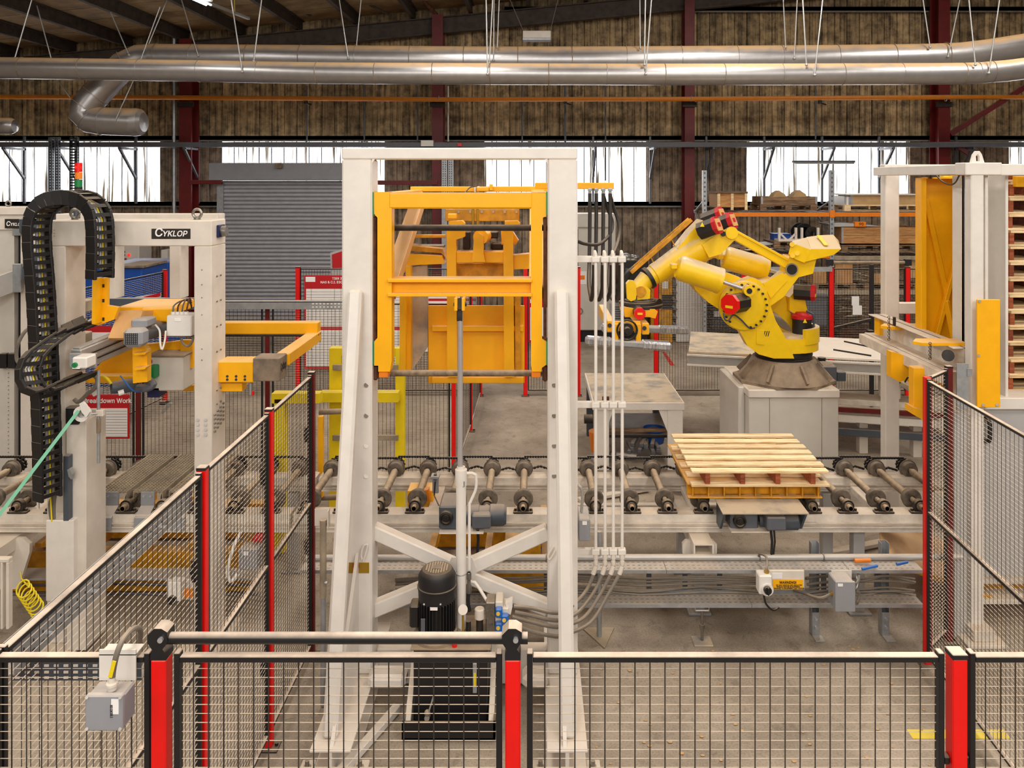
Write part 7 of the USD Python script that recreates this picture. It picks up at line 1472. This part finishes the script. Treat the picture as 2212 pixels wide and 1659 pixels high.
bk = Thing('blue_crate', 'small blue plastic crate behind the cream trestle', 'crate', P(1690, 520, SY + .4)); bk.part('body', MB().pbox(1672, 1708, 506, 520, SY + .4, SY + .7), 'blue'); bk.part('rim', MB().pbox(1671, 1709, 505, 508, SY + .38, SY + .72), 'blue')
cd = Thing('cable_drum', 'black cable drum on the middle shelf behind the trestle', 'drum', P(1738, 520, SY + .6)); c = P(1738, 502, SY + .6); cd.part('flange', MB().cyl(c, c + [0, .04, 0], .2, 24), 'rubber'); cd.part('flange', MB().cyl(c + [0, .3, 0], c + [0, .34, 0], .2, 24), 'rubber'); cd.part('core', MB().cyl(c, c + [0, .3, 0], .12, 18), 'hose')
sw_ = MB(); 
for k in range(40): t0 = r2.uniform(0, 6.28); c = P(1755, 505, SY + .45); R_ = r2.uniform(.06, .16); tl = r2.uniform(-.5, .5); sw_.torus(c, R_, .006, (tl, 1, tl * .5), 14, 4)
solo('wire_tangle', 'dark tangle of wire beside the cable drum on the middle shelf', 'wire', sw_, 'hose', kind='stuff')
for k, (a, b, c, d, m_, lab) in enumerate([(1612, 530, 1670, 524, 'panel_grey', 'upper'), (1600, 538, 1665, 534, 'plastic_white', 'lower')]): solo('loose_sheet', f'pale sheet metal on the middle shelf left of the trestle, {lab} one', 'sheet', MB().beam(P(a, b, SY + .2), P(c, d, SY + .4), .5, .02), m_)
eur('block pallet on the middle shelf behind the parallel robot link', 1550, 1660, 548)
# lower shelf goods
for (a, b, y0, y1, lab, m_) in [(1757, 1786, 587, 615, 'cardboard carton on the lower shelf left of the bright red post', 'kraft'), (1804, 1842, 570, 613, 'tall cardboard carton on the lower shelf right of the bright red post', 'kraft'), (1884, 1912, 592, 613, 'small open cardboard carton beside the black door frame', 'kraft'), (1964, 1990, 560, 600, 'pale carton on the lower shelf beside the orange plate', 'card_light')]:
    t = Thing('carton', lab, 'carton', P((a + b) / 2, y1, SY)); t.part('box', MB().pbox(a, b, y0, y1, SY + .1, SY + .6), m_); t.part('tape', MB().pbox((a + b) / 2 - 1.5, (a + b) / 2 + 1.5, y0 - .3, y0 + 8, SY + .098, SY + .1, 0), 'card_light')
eur('block pallet on the lower shelf under the cartons', 1755, 1850, 627); eur('block pallet on the lower shelf at the white lift post', 1868, 1990, 627)
for k, (a, b, y0, y1, lab) in enumerate([(1812, 1880, 575, 612, 'lower shelf'), (1806, 1885, 640, 690, 'floor level')]):
    m = MB()
    for j in range(26): p0 = P(r2.uniform(a, b), r2.uniform(y0, y1), SY + r2.uniform(.1, .6)); m.beam(p0, p0 + np.array([r2.uniform(.2, .6), r2.uniform(-.2, .2), r2.uniform(-.1, .1)]), .02, .015, c=0)
    solo('scrap_bundle', 'heap of dark thin metal strips behind the mesh, ' + lab, 'scrap', m, 'mesh_plate', kind='stuff')
for k, (a, y, lab) in enumerate([(1848, 640, 'upper'), (1850, 660, 'lower')]): solo('paper_notice', f'white paper notice on the mesh right of the bright red post, {lab} one', 'paper', MB().pbox(a - 8, a + (8 if k == 0 else 12), y, y + 20, 13.94, 13.945, 0), 'paper')
solo('rust_plate', 'rusty flat plate stack on the floor behind the rear fence', 'plates', MB().box(PX(1815, 18.3), PX(1905, 18.3), 18.3, 18.9, 0, .36), 'rust')
bb_ = Thing('steel_bin', 'slate grey steel bin behind the mesh beside the robot motor', 'bin', P(1755, 700, 16.0)); bb_.part('body', MB().pbox(1735, 1788, 636, 704, 16, 16.8, .02), 'slate'); bb_.part('stand', MB().box(PX(1740, 16), PX(1783, 16), 16.05, 16.75, 0, PZ(704, 16)), 'iron'); bb_.part('rim', MB().pbox(1733, 1790, 634, 640, 15.95, 16.85), 'hull_grey')
wc_ = Thing('stillage_cage', 'low wire stillage on wooden feet behind the robot shoulder', 'stillage', P(1565, 722, 18.8)); Yw_ = 18.8
for a in (1530, 1605):
    wc_.part('corner_post', MB().pbox(a - 2, a + 2, 640, 722, Yw_, Yw_ + .05), 'iron')
wc_.part('bottom_rail', MB().pbox(1528, 1607, 712, 716, Yw_, Yw_ + .05), 'iron'); wc_.part('load', MB().pbox(1535, 1600, 650, 712, Yw_ + .3, Yw_ + .9, .05), 'hull_grey'); wc_.part('tag', MB().pbox(1542, 1557, 672, 684, Yw_ - .01, Yw_, 0), 'paper')
eur('pallet under the wire stillage behind the robot shoulder', 1528, 1605, 735.5, 18.8)
wl = Thing('white_partition', 'white panel stack leaning behind the gripper and mesh', 'panel', P(1495, 738, 18.6)); wl.part('panel', MB().pbox(1461, 1524, 585, 738, 18.6, 18.7), 'plastic_white')
for k in range(7): wl.part('edge_slat', MB().beam(P(1453, 588 + k * 18, 18.55), P(1461, 598 + k * 18, 18.5), .08, .04), 'hull_grey')
ym = Thing('yellow_cabinet', 'yellow machine cabinet with black grille behind the gripper', 'cabinet', P(1428, 735, 18.6)); Yy = 18.6
ym.part('body', MB().pbox(1405, 1453, 596, 739.5, Yy, Yy + .6, .01), 'yellow_dirty'); ym.part('grille', MB().pbox(1430, 1454, 637, 668, Yy - .01, Yy, 0), 'black'); ym.part('notice', MB().pbox(1431, 1443, 608, 624, Yy - .012, Yy, 0), 'paper')
gc = Thing('control_cabinet', 'tall grey control cabinet behind the hose loops right of the gantry', 'cabinet', P(1285, 740, 18.6)); Yg_ = 18.6
gc.part('body', MB().pbox(1196, 1330, 462, 714, Yg_, Yg_ + .7, .02), 'cabinet'); gc.part('plinth', MB().box(PX(1200, Yg_), PX(1326, Yg_), Yg_ + .06, Yg_ + .6, 0, PZ(714, Yg_)), 'black'); gc.part('top_hood', MB().pbox(1190, 1316, 462, 492, Yg_ - .06, Yg_ + .75, .02), 'cabinet'); gc.part('door_gap', MB().pbox(1248, 1249, 495, 712, Yg_ - .004, Yg_, 0), 'ink')
gc.part('notice', MB().pbox(1250, 1267, 586, 614, Yg_ - .006, Yg_, 0), 'paper'); gc.part('warning_sign', MB().pbox(1253, 1263, 595, 604, Yg_ - .01, Yg_ - .006, 0), 'orange')
vg = MB()
for k in range(8): vg.pbox(1322, 1340, 662 + k * 5, 664 + k * 5, Yg_ - .06, Yg_ - .05, 0)
gc.part('vent_slats', vg, 'hull_grey', kind='stuff'); gc.part('side_unit', MB().pbox(1318, 1345, 655, 712, Yg_ - .05, Yg_ + .4, .01), 'panel_grey'); gc.part('cable', MB().torus(P(1252, 672, Yg_ - .03), .07, .012, (0, 1, 0), 16, 6), 'cable')
pw = MB(); 
for k in range(14): pw.sphere(P(1360 + r2.uniform(-14, 14), 556 + r2.uniform(-6, 6), 18.4), r2.uniform(.05, .12), 1, (1, 1, .6))
solo('foil_heap', 'crumpled silver film heap on top of the cabinet beside the white pipes', 'film', pw, 'silver_film', kind='stuff')
bm = Thing('black_machine', 'dark machine cabinet with ribbed hose behind the gripper at the left', 'machine', P(1370, 700, 18.2)); bm.part('body', MB().pbox(1345, 1400, 562, 747, 18.2, 18.7, .02), 'black'); bm.part('ribbed_hose', MB().tube([P(1356, 580, 18.1), P(1352, 620, 18.1), P(1350, 665, 18.1)], .06, 12, sm=3), 'hull_grey')
# blue machine hall left, behind the portal
bl2 = Thing('blue_machine', 'blue machine casing with dusty top behind the left portal', 'machine', P(270, 800, 15.0)); Yu = 14.6
bl2.part('front_casing', MB().pbox(150, 306, 578, 835, Yu, Yu + 1.0, .02), 'blue'); bl2.part('rear_casing', MB().pbox(248, 362, 566, 807, Yu + 1.0, Yu + 1.8, .02), 'blue'); bl2.part('top_cover', MB().pbox(250, 310, 574, 579, Yu - .05, Yu + .9), 'base_dust')
gk = Thing('control_cabinet', 'pale grey switch cabinet with small lamps behind the blue machine', 'cabinet', P(270, 600, 17.6)); Yz = 17.6
gk.part('body', MB().pbox(178, 300, 528, 759, Yz, Yz + .6, .02), 'cabinet')
for a, b, m_ in ((267, 544, 'ink'), (267, 551, 'ink'), (278, 551, 'red_lamp'), (271, 560, 'dark_red')): gk.part('button', MB().cyl(P(a, b, Yz), P(a, b, Yz - .03), .03, 10), m_)
gk.part('side_box', MB().pbox(348, 362, 540, 560, Yz, Yz + .3), 'cabinet')
fence_panel((PX(150, 11.2), 11.2), (PX(352, 13.5), 13.5), 'mesh panel running back in front of the blue machine', r=.0024); fence_post(PX(356, 13.6), 13.6, 'thin red fence post before the blue machine', w=.07)
bn = Thing('work_sign', 'white banner with a red stripe tilted along the mesh before the blue machine', 'sign', P(320, 655, 11.2)); bn.part('sheet', MB().beam(P(282, 652, 12.5), P(347, 640, 13.35), .01, .12, c=0), 'paper'); bn.part('stripe', MB().beam(P(300, 648, 12.72), P(346, 636, 13.3), .014, .06, c=0), 'sign_red')
pr2 = Thing('folded_display', 'glass fronted poster case behind the notice board', 'poster case', P(725, 590, 16)); pr2.part('case', MB().ppoly([(713, 546), (745, 536), (745, 600), (715, 602)], 16, 16.1), 'panel_grey'); pr2.part('stand', MB().pbox(726, 732, 600, 796, 16.02, 16.08), 'iron'); pr2.part('poster', MB().ppoly([(717, 550), (744, 541), (744, 578), (718, 580)], 15.98, 16), 'sign_red')
fr_ = Thing('floor_sweeper', 'steel floor bracket lying on the concrete behind the mesh', 'bracket', P(360, 890, 12)); fr_.part('bar', MB().beam(P(350, 892, 12.4), P(370, 870, 12.4), .05, .04), 'galv'); fr_.part('foot', MB().pbox(344, 356, 868, 875, 12.6, 12.7), 'iron')
